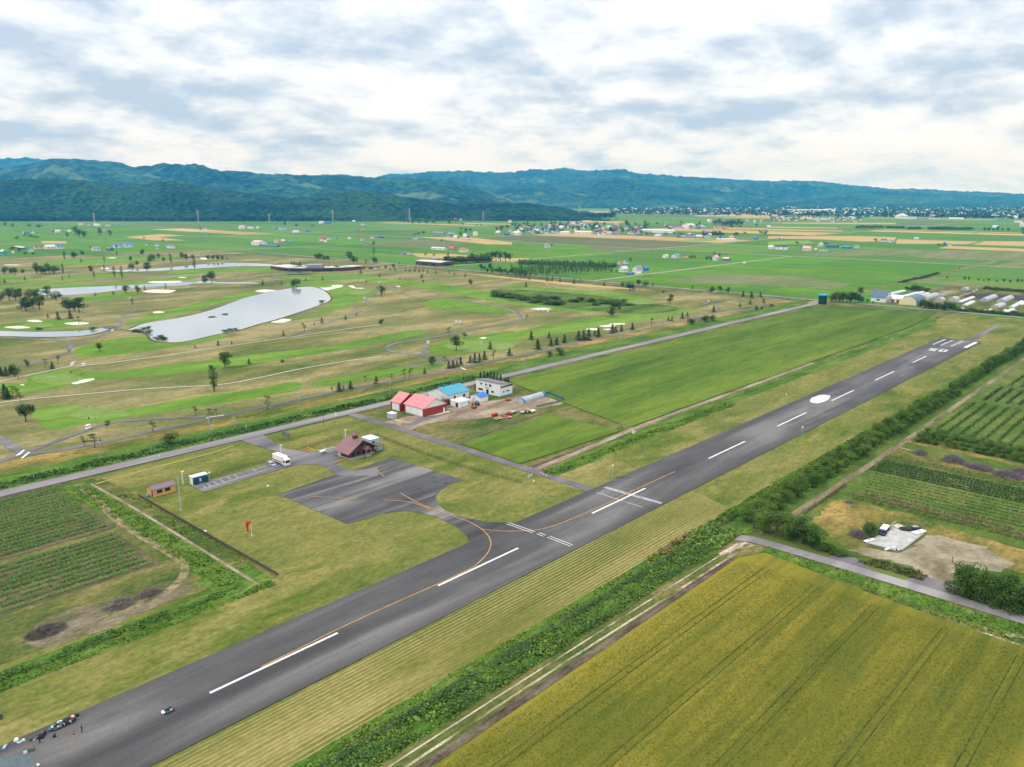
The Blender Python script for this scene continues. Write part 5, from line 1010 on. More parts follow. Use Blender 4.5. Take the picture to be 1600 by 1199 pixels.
FL='''6 398.5 14 9 t w l|33 389 38 4 t w l|60 389 16 7 c k h|78 389 18 7 w w h|94 389 13 7 w b h|49 394 11 6 w b h|21 396 6 4 w w h|150 392 15 7 w g h|172 392 14 6 b r l|184 387 15 7 w b h|200 386.5 16 8 w b h|245 385 9 5 w b h|229 384 6 3 w g h|267 388 17 6 w b l|246 389 5 2.4 w g h@in the far left hamlet
41 366 10 5 w b tun|51.5 365 7 5 w b h|83 363 6 4 b b h|90 364 9 5 c w h|108 362.5 6 2.6 w w h|160 361.5 10 3.4 c r h@on the far left paddies
127 352 14 5 c k l|139 353 4 3 w g h|152 353.5 17 4 w w l|169 353.5 11 2.6 w g l|185 352.5 7 3 t t h|321 360.5 7 4 w g h|313 359.5 2.6 8 b b tow|378 358 11 6 w p h|392 357.5 14 3 w w l@below the wooded hill at left
405 383 30 8 w p h|421 385 42 2.4 b b l|432 379.5 8 5 w o h|442 379 8 5 p w h|452 379.5 8 3 t t h|403 357 6 3 w w h|429 358.5 9 4 g g h|442 359 13 4 w b h|462 364 12 4 w w h|482 362.5 9 3.6 b b tun|502 349.5 9 4 w w h|512 349.5 11 2.6 b b l@left of the plain's centre
553 347 6 3 w w h|567 352.5 8 4 c t h|557 361.5 9 3.6 g n h|566 361 7 2.6 p r h|504 373 10 4 p r h|514 375 8 4 w g h|502 378.5 9 4 p p h|509 379 6 3 w w h|525 373 6 3 t t h|546 374 6 3 w w h|566 376 6 4 w r h|582 373 8 4 w g h|596 372 9 4 b b h|576 383.5 16 4.6 p m h|649 374 9 5 w n h@behind the golf clubhouse
630 398 9 4.6 p b h|639 398 8 4 w r h|686 390.5 27 4.4 w w l|707 392 14 7.5 g r h|725 394 18 7 w r h|739 394 4 2 t t h|680 406.5 16 3 g g l|704 406 14 2 w w l@at the red roofed farm above the brown golf house
686 367 22 5 g g l|706 366 12 4 w b h|701 372.5 10 3.6 w g h|713 372.5 10 5 w w h|727 371 8 6 w w h|731 372 6 4 b b h|731 375.5 9 3 p p h|743 368.5 9 7 w p h|779 366.5 11 6 p w h|792 368 9 5 b b h|797 362 6 4 w r h@in the hamlet before the village
712 344 6 3 w r h|720 344.5 5 3 w g h|632 345 4 2.6 b b h|685 344 9 3 w w l|500 350 4 2 w w h|797 348 6 4 w p h@at the foot of the wooded hill
855 387 11 7 c g h|862 384.5 4 4 b b tow@alone among the paddies
883 366 16 5 w w l|912 366.5 28 6 c w l|1029 364 50 6 w w l|1028 369.5 14 4 w w tun|1076 355 26 6 w w h|1075 372 22 2.2 t t l|1093 372 13 5 p w h|1105 371.5 10 4 w b h|809 367.5 13 7 w w h|1057 358 9 3 w g h@in the big far village
1135 375.5 28 3 w w l|1128 373.5 12 5 n b h|1143 373 9 5 w o h|1181 374.5 8 5 b b h|1201 355 6 3 w w h|1132 357 7 4 p r h@right of the far village
968 413 10 5 w r h|978 412 11 7 w n h|974 425 18 10 w w h|996 425 20 11 w g h|1008 423 14 8 b b h|984 429 11 2.6 b b l|997 428.5 13 4 w w tun@in the white farm by the poplar wood
1040 403 12 6 w w tun|1056 403 17 7 w t h|1068 403 6 5 y n h|1073 404 6 3 o o h|1118 407 13 9 w p h|1135 407.5 14 6 b p h|1163 412 4 2 w w h@beside the far field road
1205 389 10 6 w w h|1221 390 18 7 w d l|1254 387.5 12 5 g b h|1261 392 16 8 c p h|1274 391 8 3 w w h|1287 392.5 13 2.6 w t l|1282 385 11 6 c w h|1300 387.5 18 6 b n l|1323 388.5 17 4.6 b b h|1339 387 8 4 w g h|1220 375.5 9 5 g p h@in the farm cluster on the right plain
1381 378 10 5 w n h|1392 379 10 4 w b h|1432 374 7 3 w w l|1476 384 8 6 b n h|1484 385 9 5 c t h|1555 356 9 4 w w h|1591 348 10 3 w w l|1597 354 8 7 w p h@beyond the wheat on the right plain
1238 331 14 4 w p l|1252 331 14 4 w w l|1266 331 12 4 c p l|1281 330.5 14 3.6 w w l|1296 330 13 3.6 w w l|1232 323 4 2 w w h|1320 320.5 16 2.4 c w l|1292 320 5 2 w w h|1408 341 24 8 w w h|1418 342 22 4 w g l|1440 342 20 3 g g l|1460 342.5 14 2.6 w n l|1494 342.5 18 2.6 w w l|1514 320 10 2 w w l|1468 322 6 3 c w h@by the far town
106 341.5 7 2.6 o o h|117 341 5 2 w w h@on the slope of the near hill'''
for line in FL.split('\n'):
    L_,wh=line.split('@')
    for it in L_.split('|'):
        a=it.split(); farm(*[float(v) for v in a[:4]],a[4],a[5],a[6],wh)
# houses of the village and the hamlets, in rows along its streets
rv=random.Random(41)
VR='wbtrgnkpomd'; VW=[1.2,1.6,.8,1.4,1.4,1.,1.,.9,.5,.7,1.]
def village(x0,x1,y0,y1,n,where,smin=5.,smax=10.):
    for i in range(n):
        x=rv.uniform(x0,x1); y=y0+(y1-y0)*rv.random()
        if 876<x<930 and y>362 or 1002<x<1056 and y>360: continue
        farm(x,y,rv.uniform(smin,smax),rv.uniform(3.4,5.6),rv.choice('wwwwwwcgpb'),rv.choices(VR,VW)[0],'h',where)
village(800,880,356,367,34,'left in the village'); village(930,1002,352,368,40,'in the middle of the village'); village(850,935,351.5,361,26,'at the back of the village')
village(1040,1130,353,359,16,'on the right street of the village'); village(1040,1112,365,371,15,'at the front right of the village'); village(1105,1200,345,350,12,'right of the village wood',3,6)
village(1200,1345,341,347,34,'along the far road',3.5,7)
number_labels(FARM)
for i in range(100): tpx('round',rv.uniform(798,1010),rv.uniform(351,366.5),rv.uniform(4.5,9),'among the village houses',group='village trees',wid=17)
for i in range(34): tpx('round',rv.uniform(1005,1200),rv.choice((rv.uniform(349,358),rv.uniform(364,369))),rv.uniform(4,7.5),'among the right village houses',group='village trees',wid=17)
for i in range(16): tpx('round',1116+i*2.9,rv.uniform(350.5,353.5),rv.uniform(7,11),'in the village wood',group='village wood',wid=26)
for i in range(17): tpx('spruce',1098+i*2,367.5+rv.uniform(-.4,.4),rv.uniform(4,5.),'in the dark clipped row below the village',group='clipped row below the village',wid=14)
for i in range(26): tpx('round',rv.uniform(1200,1350),rv.uniform(340,346),rv.uniform(3,6),'along the far road',group='far road trees',wid=20)
for x,y,h,w_ in ((118,366,13,20),(124,371,14,26),(131,372,12,24),(157,368,12,20),(172,369,10,18),(47,371,5,30),(57,372,4,24),(38,370,5,16),(105,371,9,14),(26,374,5,20),(20,355,6,20),(8,354,9,20),(60,356,6,34),(46,355,6,24),(30,393,7,30),(20,391,6,30),(40,398,5,12),(52,398,5,12)): tpx('round',x,y,h,'near the left farms',wid=w_)
for x,y,h,w_ in ((445,353,8,22),(463,355,6,20),(489,355,5,20),(654,367,5,24),(662,366,6,26),(648,368,4,20),(727,364,9,24),(720,369,9,20),(735,363,7,22),(704,370,5,14),(783,362,10,30),(776,360,6,26),(792,358,8,26),(720,360,6,14),(716,374,6,12),(723,352.5,5,14),(745,354,4,14),(752,354,4,14),(631,349,7,18),(638,349,6,16),(645,350,5,30),(655,350,6,30),(666,350,6,34),(677,350,6,30),(703,350,6,34),(712,349,4,22),(584,384,8,12),(690,378,5,10),(700,401,7,12),(665,400,5,10),(678,401,5,10),(254,378,5,12),(225,374,5,10),(182,388,6,12),(142,391,7,8),(1060,372,5,16)): tpx('round',x,y,h,'on the central plain',wid=w_*.8)
for x,y,h,w_ in ((1104,407,8,14),(1110,407,7,14),(1116,399,6,10),(1124,401,6,9),(1080,404,6,12),(1085,404,5,12),(956,426,8,12),(963,426,6,9),(985,409,7,10),(1368,378,6,20),(1399,377,4,12),(1467,384,4,22),(1291,382,4,26),(1205,346,5,24),(1598,367,8,16),(1245,381,4,20)): tpx('round',x,y,h,'by the farms on the right plain',wid=w_*.8)
# hundreds of tiny houses and trees of the town at the foot of the far hills
b=MB(); g=MB()
for i in range(430):
    x=rv.uniform(960,1660); u=(x-960)/700; y=rv.uniform(326+u*2,334+u*8.5)
    if rv.random()<.25: y=rv.uniform(320.5,327)
    s,t=G(x,max(y,317.5)); L=rv.uniform(9,24)*(1.5 if rv.random()<.12 else 1); W=L*rv.uniform(.4,.8); h=rv.uniform(5,10); mt=rv.choices(range(6),(5,2,1,1,1,1))[0]
    b.box(s-L/2,s+L/2,t-W/2,t+W/2,-1,h,rv.choice((0,0,0,1)))
    P=[(s-L/2-.5,t-W/2-.5,h+.05),(s+L/2+.5,t-W/2-.5,h+.05),(s+L/2+.5,t+W/2+.5,h+.05),(s-L/2-.5,t+W/2+.5,h+.05)]; A=(s-L/2-.5,t,h+W*.22); B=(s+L/2+.5,t,h+W*.22)
    b.face([P[0],P[1],B,A],mt); b.face([P[2],P[3],A,B],mt); b.face([P[1],P[2],B],0); b.face([P[3],P[0],A],0)
tag(b.build('far_town',[WHT,CRM,RM['g'],RM['r'],BLU,RM['k']]),'white far town at the foot of the blue hills','town',None,'stuff')
qv=random.Random(3)
for i in range(3600):
    x=qv.uniform(955,1660); u=(x-960)/700; y=qv.uniform(325+u*2,335+u*8.5) if qv.random()<.7 else qv.uniform(319,326)
    s,t=G(x,max(y,317.5)); 
    for k in range(7): leaf(g,(s+qv.uniform(-13,13),t+qv.uniform(-13,13),qv.uniform(2,11)),(qv.uniform(-1,1),qv.uniform(-1,1),qv.uniform(.1,1)),qv.uniform(4,7),qv)
tag(g.build('town_trees',m_dark),'dark trees woven through the far town','trees',None,'stuff')
g=MB()
for i in range(3600):
    x=qv.uniform(-40,960); y=qv.uniform(342.5,346.2)-max(0,(x-480)/480)*6; s,t=G(x,y)
    for k in range(6): leaf(g,(s+qv.uniform(-12,12),t+qv.uniform(-12,12),qv.uniform(1,13)),(qv.uniform(-1,1),qv.uniform(-1,1),qv.uniform(.1,1)),qv.uniform(3,6),qv)
tag(g.build('hill_foot_woods',m_dark),'dark woods along the foot of the near hills','trees',None,'stuff')
sheet('quarry_face',[[ray_at(x,y,3900)[:2] for x,y in ((0,0),(1,0),(1,1))]],-6,g_dirt)
# ---- nursery farm on the right beyond the cross road
house('gabled_house','white gabled house with slate blue roof in the nursery farm','house',*G(1376,471),15,13,4.6,9.6,'t',WHT,NAVY,.6,[('-t',-2,5.6,2.2,1.8,GLS,'window',WHT),('-t',1.5,.3,1.6,2.6,DGR,'door'),('-t',5,1.2,2,1.4,GLS,'window',WHT),('-s',0,1.4,3,1.4,GLS,'window',WHT)])
house('garage','white gabled garage with two dark red doors beside the gabled house','garage',*G(1401.5,472),12,12,3.6,6.4,'t',WHT,WHT,.4,[('-s',2,.1,2.6,2.4,DRD,'door'),('-s',-2.6,.1,2.6,2.4,DRD,'door')])
tunnel('arched_barn','pale yellow arched barn with slate blue roof by the cross road',*G(1425,474.5),30,15,7.6,R(2),NAVY,YCR,None,'barn')
TU=[(1452,466,44,9,5,FILM),(1545,468.5,46,8,4.6,FILM),(1571,470,46,8,4.6,FILM),(1560,479,30,8,3.2,RM['w']),(1490,470,16,8,5,RM['w']),(1469,471,12,8,5,RM['w']),(1508,453.5,12,8,4,FILM),(1436,464,20,10,4,RM['w'])]
for i,(x,y,L,W,h,mt) in enumerate(TU):
    s,t=G(x,y); o=tunnel('greenhouse',None,s,t,L*.85,W*.85,h*.75,0,FILM); o['group']='nursery greenhouses'; FARM.append((o,f'silver tunnel greenhouse in the nursery',x))
BEDS=[(1362,463,1390,458),(1386,461,1412,455),(1398,467,1424,461),(1410,464,1434,458),(1428,465,1450,459),(1424,461,1442,457),(1498,473,1520,465),(1507,478,1520,472),(1580,481,1597,472),(1592,477,1620,468),(1386,465,1402,460),(1570,489,1582,484)]
for i,(x0,y0,x1,y1) in enumerate(BEDS):
    P0,P1=G(x0,y0),G(x1,y1); L=math.hypot(P1[0]-P0[0],P1[1]-P0[1]); W=4.5; b=MB(); n=6
    pr=[(W/2*math.cos(math.pi*k/n),1.3*math.sin(math.pi*k/n)) for k in range(n+1)]
    for (y_0,z_0),(y_1,z_1) in zip(pr,pr[1:]): b.face([(0,y_0,z_0+.03),(L,y_0,z_0+.03),(L,y_1,z_1+.03),(0,y_1,z_1+.03)])
    b.face([(0,y,z+.03) for y,z in pr]); b.face([(L,y,z+.03) for y,z in pr][::-1])
    o=b.build('covered_bed',RM['w'] if i not in(0,10) else BLU,None,(P0[0],P0[1],0)); o.rotation_euler=(0,0,math.atan2(P1[1]-P0[1],P1[0]-P0[0])); o['category']='plant bed'; o['group']='covered nursery beds'
    FARM.append((o,f'low {"blue" if i in (0,10) else "white"} covered plant bed in the nursery',x0))
for x,y,w_ in ((1503,484,4),(1539,487,5),(1548,486,3),(1571,487,6),(1586,488,4)):
    s,t=G(x,y); r=thing('white_sack',None,'sack',(s,t,0)); b=MB(); b.ball((0,0,.9),1.6,8,0,.6); b.build('sack',WHT,r); FARM.append((r,'round white bulk sack by the nursery hedge',x))
number_labels([f for f in FARM if 'label' not in f[0].keys()])
# ================================================================ VEHICLES, FENCES, POLES, SMALL THINGS
def pole_thing(name,label,cat,px,py,hpx,build,group=None):
    s,t=G(px,py); r=thing(name,label,cat,(s,t,0),0,group); build(r,hpx/vpx(s,t)); return r
# ---- utility poles along the country road
UP=[]
def upole(r,h):
    MB().tube((0,0,-.2),(0,0,h),.16,.11,8).build('post',plain('grey_concrete_pole',(.33,.32,.31)),r)
    b=MB(); b.box(-.06,.06,-.9,.9,h-.9,h-.76); b.box(-.06,.06,-.7,.7,h-1.7,h-1.57); b.build('crossarm',LGY,r)
    b=MB(); [b.tube((0,y,h-.76),(0,y,h-.5),.06,.04,6) for y in (-.8,0,.8)]; b.build('insulators',WHT,r)
    b=MB(); b.tube((.3,.0,h-3),(.3,0,h-2.2),.24,.24,8); b.build('transformer',LGY,r)
for x,y,h in ((157,720,37),(327,679,28),(367,671,20),(468,648,32),(610,616,26),(721,593,23),(968,540,16),(1152,500,12),(1256,471,13),(1380,470,9),(1003,528,13),(818,574,16)):
    UP.append((pole_thing('utility_pole',None,'utility pole',x,y,h,upole,'utility poles beside the country road'),'grey utility pole with crossarms beside the country road',x))
number_labels(UP)
# wires between the poles
P=[(o.location.x,o.location.y) for o,_,x in sorted(UP,key=lambda a:a[2]) if x<900]
def lamp(r,h):
    MB().tube((0,0,-.1),(0,0,h),.18,.14,10).build('post',WHT,r); MB().box(-.25,.7,-.24,.24,h-.12,h+.08).build('lamp_head',WHT,r); MB().box(-.15,.6,-.18,.18,h-.16,h-.12).build('lens',FILM,r)
pole_thing('lamp_post','thick white lamp post between the orange hut and the toilet cabin','lamp post',286,757,20,lamp)
pole_thing('lamp_post','white lamp post behind the box truck','lamp post',439,708,12,lamp); pole_thing('lamp_post','white lamp post behind the roof of the log house','lamp post',540,686,14,lamp)
def mast(r,h):
    b=MB(); w_=.22
    for a in range(3): b.tube((w_*math.cos(a*2.1),w_*math.sin(a*2.1),0),(w_*math.cos(a*2.1),w_*math.sin(a*2.1),h),.03,.03,5)
    for k in range(int(h/.5)):
        for a in range(3): b.tube((w_*math.cos(a*2.1),w_*math.sin(a*2.1),k*.5),(w_*math.cos((a+1)*2.1),w_*math.sin((a+1)*2.1),k*.5+.5),.02,.02,4)
    b.build('lattice',LGY,r); b=MB(); b.tube((0,0,h),(0,0,h+1),.03,.02,5); b.box(-.5,.5,-.04,.04,h-.2,h-.1); b.build('aerial',LGY,r); MB().box(-.4,.4,-.4,.4,-.1,.1).build('base',FOUND,r)
pole_thing('lattice_mast','thin grey lattice mast standing in turf before the orange hut','mast',282.5,797,49,mast)
def sockf(r,h):
    MB().tube((0,0,-.1),(0,0,h),.09,.06,8).build('pole',WHT,r); MB().box(-.35,.35,-.35,.35,-.05,.1).build('base',FOUND,r)
    b=MB(); b.tube((0,0,h),(-.35,.35,h),.04,.04,5); b.build('arm',LGY,r)
    b=MB(); pr=[(0,0,h+.1),(-.4,.3,h-.05),(-.62,.42,h-.5),(-.62,.40,h-1.6),(-.58,.36,h-2.9)]; rr=[.38,.48,.42,.30,.16]
    for (a,c,r0,r1) in zip(pr,pr[1:],rr,rr[1:]): b.tube((a[0]-.3,a[1]+.1,a[2]),(c[0]-.3,c[1]+.1,c[2]),r0,r1,12,0,False)
    b.ball((-.3,.1,h+.05),.40,8); b.build('sock',RED,r,smooth=True)
pole_thing('windsock','red windsock hanging limp on a white pole in the turf','windsock',393.5,837,21,sockf)
def marker(base):
    def f(r,h):
        MB().lathe([(.42,-.05),(.42,.35),(.25,.55),(.06,.65)],12).build('base_drum',base,r); MB().tube((0,0,.5),(0,0,h-.3),.04,.04,6).build('stem',LGY,r); b=MB(); b.ball((0,0,h-.25),.36,8); b.build('globe',WHT,r,smooth=True)
    return f
for x,y,h,l,m_ in ((957,746,19,'runway marker with teal drum and white globe near the crossing lane',TGR),(1228,629,13,'runway marker with teal drum left of the runway, near the white target',TGR),(1253,682,15,'runway marker with teal drum on the right runway edge',TGR),(328,751,13,'marker with green drum and white globe beside the toilet cabin',TGR)): pole_thing('runway_marker',l,'marker',x,y,h,marker(m_))
def ball_lamp(r,h):
    MB().tube((0,0,0),(0,0,h-.3),.05,.05,6).build('stem',LGY,r); b=MB(); b.ball((0,0,h-.3),.38,8); b.build('globe',WHT,r,smooth=True)
pole_thing('ball_lamp','white globe lamp on a short stem in the turf beside the apron corner','lamp',419,766,8,ball_lamp); pole_thing('ball_lamp','small white globe lamp beside the dark boundary fence','lamp',321,834,5,ball_lamp)
s,t=G(231,777); r=thing('green_drum','round green plastic drum beside the orange hut','drum',(s,t,0)); b=MB(); b.ball((0,0,.5),.55,8); b.build('drum',TGR,r,smooth=True); MB().box(-.3,.3,-.3,.3,0,.12).build('foot',FOUND,r)
# snow poles and signs by the road
for x,y,h,l in ((50,766,9,'red and white snow pole beside the road at far left'),(53,748,7,'white snow pole on the lush bank at far left'),(237,710,12,'yellow topped snow pole on the lush bank'),(385,675,11,'thin snow pole on the bank above the entrance')):
    s,t=G(x,y); hh=h/vpx(s,t); r=thing('snow_pole',l,'road marker',(s,t,0)); MB().tube((0,0,0),(0,0,hh*.75),.05,.05,6).build('pole',WHT,r); MB().tube((0,0,hh*.75),(0,0,hh),.07,.07,6).build('top',RED if 'red' in l else YEL if 'yellow' in l else WHT,r)
s,t=G(249.5,715); r=thing('road_marker','small white kerb marker by the near edge of the road','marker',(s,t,0)); MB().tube((0,0,0),(0,0,.8),.12,.10,8).build('post',WHT,r); MB().tube((0,0,.8),(0,0,.95),.13,.13,8).build('cap',LGY,r)
s,t=G(447,689); r=thing('billboard','grey back of a billboard on two posts above the entrance road','billboard',(s,t,0),R(0)); b=MB(); b.box(-.06,.06,-2.5,2.5,1.6,3.6); b.build('panel',SIGN,r); b=MB(); [b.box(-.14,-.06,y-.07,y+.07,0,3.6) for y in (-2.1,2.1)]; b.build('posts',DGR,r)
s,t=G(525,653); r=thing('road_sign','white road sign on a post at the lane junction','sign',(s,t,0)); MB().tube((0,0,0),(0,0,2.4),.05,.05,6).build('post',LGY,r); MB().box(-.05,.05,-.55,.55,1.,2.4).build('panel',WHT,r)
s,t=G(506,665); r=thing('sign_post','dark thin post beside the road above the log house','post',(s,t,0)); MB().tube((0,0,0),(0,0,4.8),.09,.07,6).build('post',DGR,r); MB().box(-.4,.4,-.06,.06,4.5,4.8).build('bracket',DGR,r)
# ---- pylons at the foot of the hills
PY=[]
for x,y,h in ((148,352,19),(310,349,20),(421,348,14),(520,346,18),(640,346,20),(755,345,14),(905,338,17)):
    s,t=G(x,y); H=h/vpx(s,t); r=thing('pylon',None,'pylon',(s,t,0),0,'power pylons below the hills'); b=MB(); w_=3.2
    for a,c in ((-1,-1),(1,-1),(1,1),(-1,1)): b.tube((a*w_,c*w_,0),(a*.6,c*.6,H),.3,.2,4)
    for k in range(6):
        z0,z1=H*k/6,H*(k+1)/6; u0=w_+(.6-w_)*k/6; u1=w_+(.6-w_)*(k+1)/6
        b.tube((-u0,-u0,z0),(u1,-u1,z1),.14,.14,4); b.tube((u0,-u0,z0),(-u1,-u1,z1),.14,.14,4)
    b.build('lattice',LGY,r); b=MB(); [b.tube((-v,v,z),(v,-v,z),.25,.25,4) for z,v in ((H*.98,4.5),(H*.86,5.5),(H*.74,4.5))]; b.build('arms',LGY,r); PY.append((r,'thin power pylon at the foot of the wooded hills',x))
number_labels(PY)
# ---- fences
def fence(name,label,pts,h,gap,rails,post,rail,panel=None,pr=.05,cat='fence'):
    o=Vector((*pts[0],0)); r=thing(name,label,cat,o); seg=[]; 
    for p,q2 in zip(pts,pts[1:]):
        p0=Vector((*p,0))-o; d=Vector((*q2,0))-o-p0; k=max(1,int(d.length/gap)); seg.append((p0,d,k))
    for p0,d,k in seg:
        for i in range(k+1):
            x=p0+d*i/k; MB().tube(x,x+Vector((0,0,h)),pr,pr,5).build('post',post,r)
    b=MB()
    for p0,d,k in seg:
        for z in rails: b.tube(p0+Vector((0,0,z)),p0+d+Vector((0,0,z)),pr*.7,pr*.7,4)
    b.build('rails',rail,r)
    if panel:
        b=MB()
        for p0,d,k in seg:
            L=d.length; m_=int(L/.28)
            for i in range(m_):
                x=p0+d*i/m_; b.tube(x+Vector((0,0,.05)),x+Vector((0,0,h*.94)),.017,.017,3,0,False)
        b.build('wire_mesh',panel,r)
    return r
FBR=plain('weathered_fence_timber',(.105,.082,.062),.9,.2,2.); FDG=plain('dark_green_wire',(.05,.055,.03),.8,.15,2.)
r=fence('board_fence','low dark timber board fence along the ditch left of the turf',[(99.6,256.5),(99.2,220),(98.9,173.2)],.9,1.2,(),FBR,FBR,None,.06)
b=MB(); b.box(-.05,.05,-83.3,0,.05,.5); b.box(-.05,.05,-83.3,0,.55,.86); b.build('boards',FBR,r)
MB().tube((-.7,-83.3,0),(-.7,-83.3,1.1),.12,.12,8).build('end_post',DRD,r)
fence('wire_fence','brown green wire fence behind the parking bays',[(118,256.2),(131,256.6),(147,257.2)],1.5,2.,(.4,.9,1.4),FDG,FDG,FDG)
fence('wire_fence','brown green wire fence left of the log house beside the timber beds',[(163,259.6),(172,261.5),(183.6,262.4)],1.5,2.,(.4,.9,1.4),FDG,FDG,FDG)
fence('wire_fence','long wire fence from the log house to the crossing lane gate',[(194.,254),(191.5,225),(190.6,200),(192.6,172.5)],1.5,2.,(.4,.9,1.4),FDG,FDG,FDG)
fence('wire_fence','long wire fence in front of the runway hedgerow',[(197.5,104.8),(237,105.6),(313,106.6),(400,107)],1.3,3.,(.4,.9,1.3),FDG,DGR,None)
fence('wire_fence','thin dark fence through the tall weeds beside the runway',[(62,103.8),(120,104.),(190,104.4)],1.5,2.4,(.5,1.0,1.45),DGR,DGR,None)
fence('wire_fence','thin fence at the far left edge of the big green field',[(330,176.5),(450,176.6),(560,176.8)],1.,4.,(.5,.95),FDG,FDG,None)
# yellow ribbon kerb along the entrance grass
b=MB(); ribbon(b,[G(*p) for p in ((150,757),(180,748),(250,729),(330,709),(365,697))],.7,Z(12)); tag(b.build('dry_strip',plain('straw_strip',(.42,.36,.08),1,.2,.6)),kind='structure')
# ---- gate at the crossing lane
s,t=G(827,748); r=thing('lane_gate','yellow framed gate with pale rails at the end of the wire fence','gate',(s,t,0),R(20)); b=MB(); b.path([(-1.3,0,0),(-1.3,0,1.5),(-.6,0,1.9),(0,0,1.6)],.09,6); b.build('yellow_frame',YEL,r); b=MB(); [b.tube((-1,0,z),(2.8,0,z),.06,.06,5) for z in (.3,.7,1.1)]; [b.tube((x,0,.2),(x,0,1.2),.06,.06,5) for x in (-.9,.9,2.7)]; b.build('rails',LGY,r)
s,t=G(848,744); r=thing('lane_barrier','red and white barrier bar across the crossing lane','barrier',(s,t,0),R(80)); b=MB(); [b.box(-2.2+i*.73,-2.2+i*.73+.73,-.06,.06,.8,1.,i%2) for i in range(6)]; b.build('bar',[WHT,RED],r); b=MB(); [b.tube((x,0,0),(x,0,1.),.07,.07,6) for x in (-2.1,2.1)]; b.build('posts',LGY,r)
s,t=G(834,755); r=thing('bollard','small white ball bollard beside the lane gate','bollard',(s,t,0)); b=MB(); b.ball((0,0,.7),.28,8); b.build('ball',WHT,r); MB().tube((0,0,0),(0,0,.5),.08,.08,6).build('stem',LGY,r)
s,t=G(830,733); r=thing('post_pair','teal topped post at the corner of the green field','post',(s,t,0)); MB().tube((0,0,0),(0,0,1.),.08,.08,6).build('post',WHT,r); MB().tube((0,0,1.),(0,0,1.4),.12,.12,6).build('top',TGR,r)
s,t=G(991,677); r=thing('white_box','white boxes and a red can left at the field track corner','box',(s,t,0)); b=MB(); b.box(-1.2,.4,-.4,.4,0,.7); b.build('box',WHT,r); b=MB(); b.box(-1.2,-.2,-.4,.4,.7,1.1); b.build('lid',LGY,r)
# ---- white pipe barriers across the runway
for i,(x0,y0,x1,y1) in enumerate(((793.5,820,834,834),(841,835.5,851,839.5),(857,841,893,855))):
    p0,p1=G(x0,y0),G(x1,y1); L=math.hypot(p1[0]-p0[0],p1[1]-p0[1]); r=thing('pipe_barrier',('long left white pipe barrier across the runway','short middle white pipe barrier on the runway','long right white pipe barrier at the runway edge')[i],'barrier',(p0[0],p0[1],0),math.atan2(p1[1]-p0[1],p1[0]-p0[0]))
    b=MB(); [b.tube((0,y,.42),(L,y,.42),.09,.09,6) for y in (-.55,.55)]; b.build('rails',WHT,r); n=max(2,int(L/2.4))
    for k in range(n+1):
        b=MB(); x=L*k/n; b.box(x-.07,x+.07,-.75,.75,.02,.12); b.tube((x,-.55,.1),(x,-.55,.42),.05,.05,5); b.tube((x,.55,.1),(x,.55,.42),.05,.05,5); b.build('foot',LGY if k%2 else CBLU,r)
# ragged white landing target
b=MB(); P=[G(*p) for p in smooth_line([(1266,627),(1268,623),(1274,621),(1279,619),(1287,618),(1293,619),(1297,619.5),(1296,623),(1293,626),(1287,628.5),(1279,631),(1270,630.5),(1266,629)],True,3)]; b.prism(ccw(P),Z(17),.30); tag(b.build('target_sheet',m_white),'ragged white target sheet lying on the runway','target')
# ---- timber beds and planters by the log house
for i,(x0,y0,x1,y1,l) in enumerate(((468,704,489,708,'short yellow timber rail nearest the wire fence end'),(473,702,493,707.5,'yellow timber rail, second in the bed by the log house'),(479,700.5,497,707.5,'yellow timber rail, third in the bed by the log house'),(522,725.5,537,720.5,'orange timber rail in front of the log house'))):
    p0,p1=G(x0,y0),G(x1,y1); r=thing('timber_rail',l,'rail',(p0[0],p0[1],0),math.atan2(p1[1]-p0[1],p1[0]-p0[0])); L=math.hypot(p1[0]-p0[0],p1[1]-p0[1]); MB().tube((0,0,.38),(L,0,.38),.2,.2,8).build('log',WOOD,r); b=MB(); [b.box(x-.12,x+.12,-.2,.2,0,.25) for x in (.3,L/2,L-.3)]; b.build('feet',FBR,r)
# cones and stakes before the apron
s,t=G(514,737); r=thing('traffic_cone','orange barrier cone lying at the apron entrance','cone',(s,t,0)); b=MB(); b.lathe([(.32,.04),(.26,.1),(.05,.75)],10); b.build('cone',ORG,r); MB().box(-.4,.4,-.4,.4,0,.05).build('base',ORG,r)
for x,y,l in ((511,735.5,'left of two white stakes at the apron entrance'),(515,735,'right of two white stakes at the apron entrance')):
    s,t=G(x,y); r=thing('white_stake',l,'stake',(s,t,0)); MB().tube((0,0,0),(0,0,1.2),.06,.06,6).build('stake',WHT,r); MB().tube((0,0,.85),(0,0,1.),.07,.07,6).build('band',RED,r)
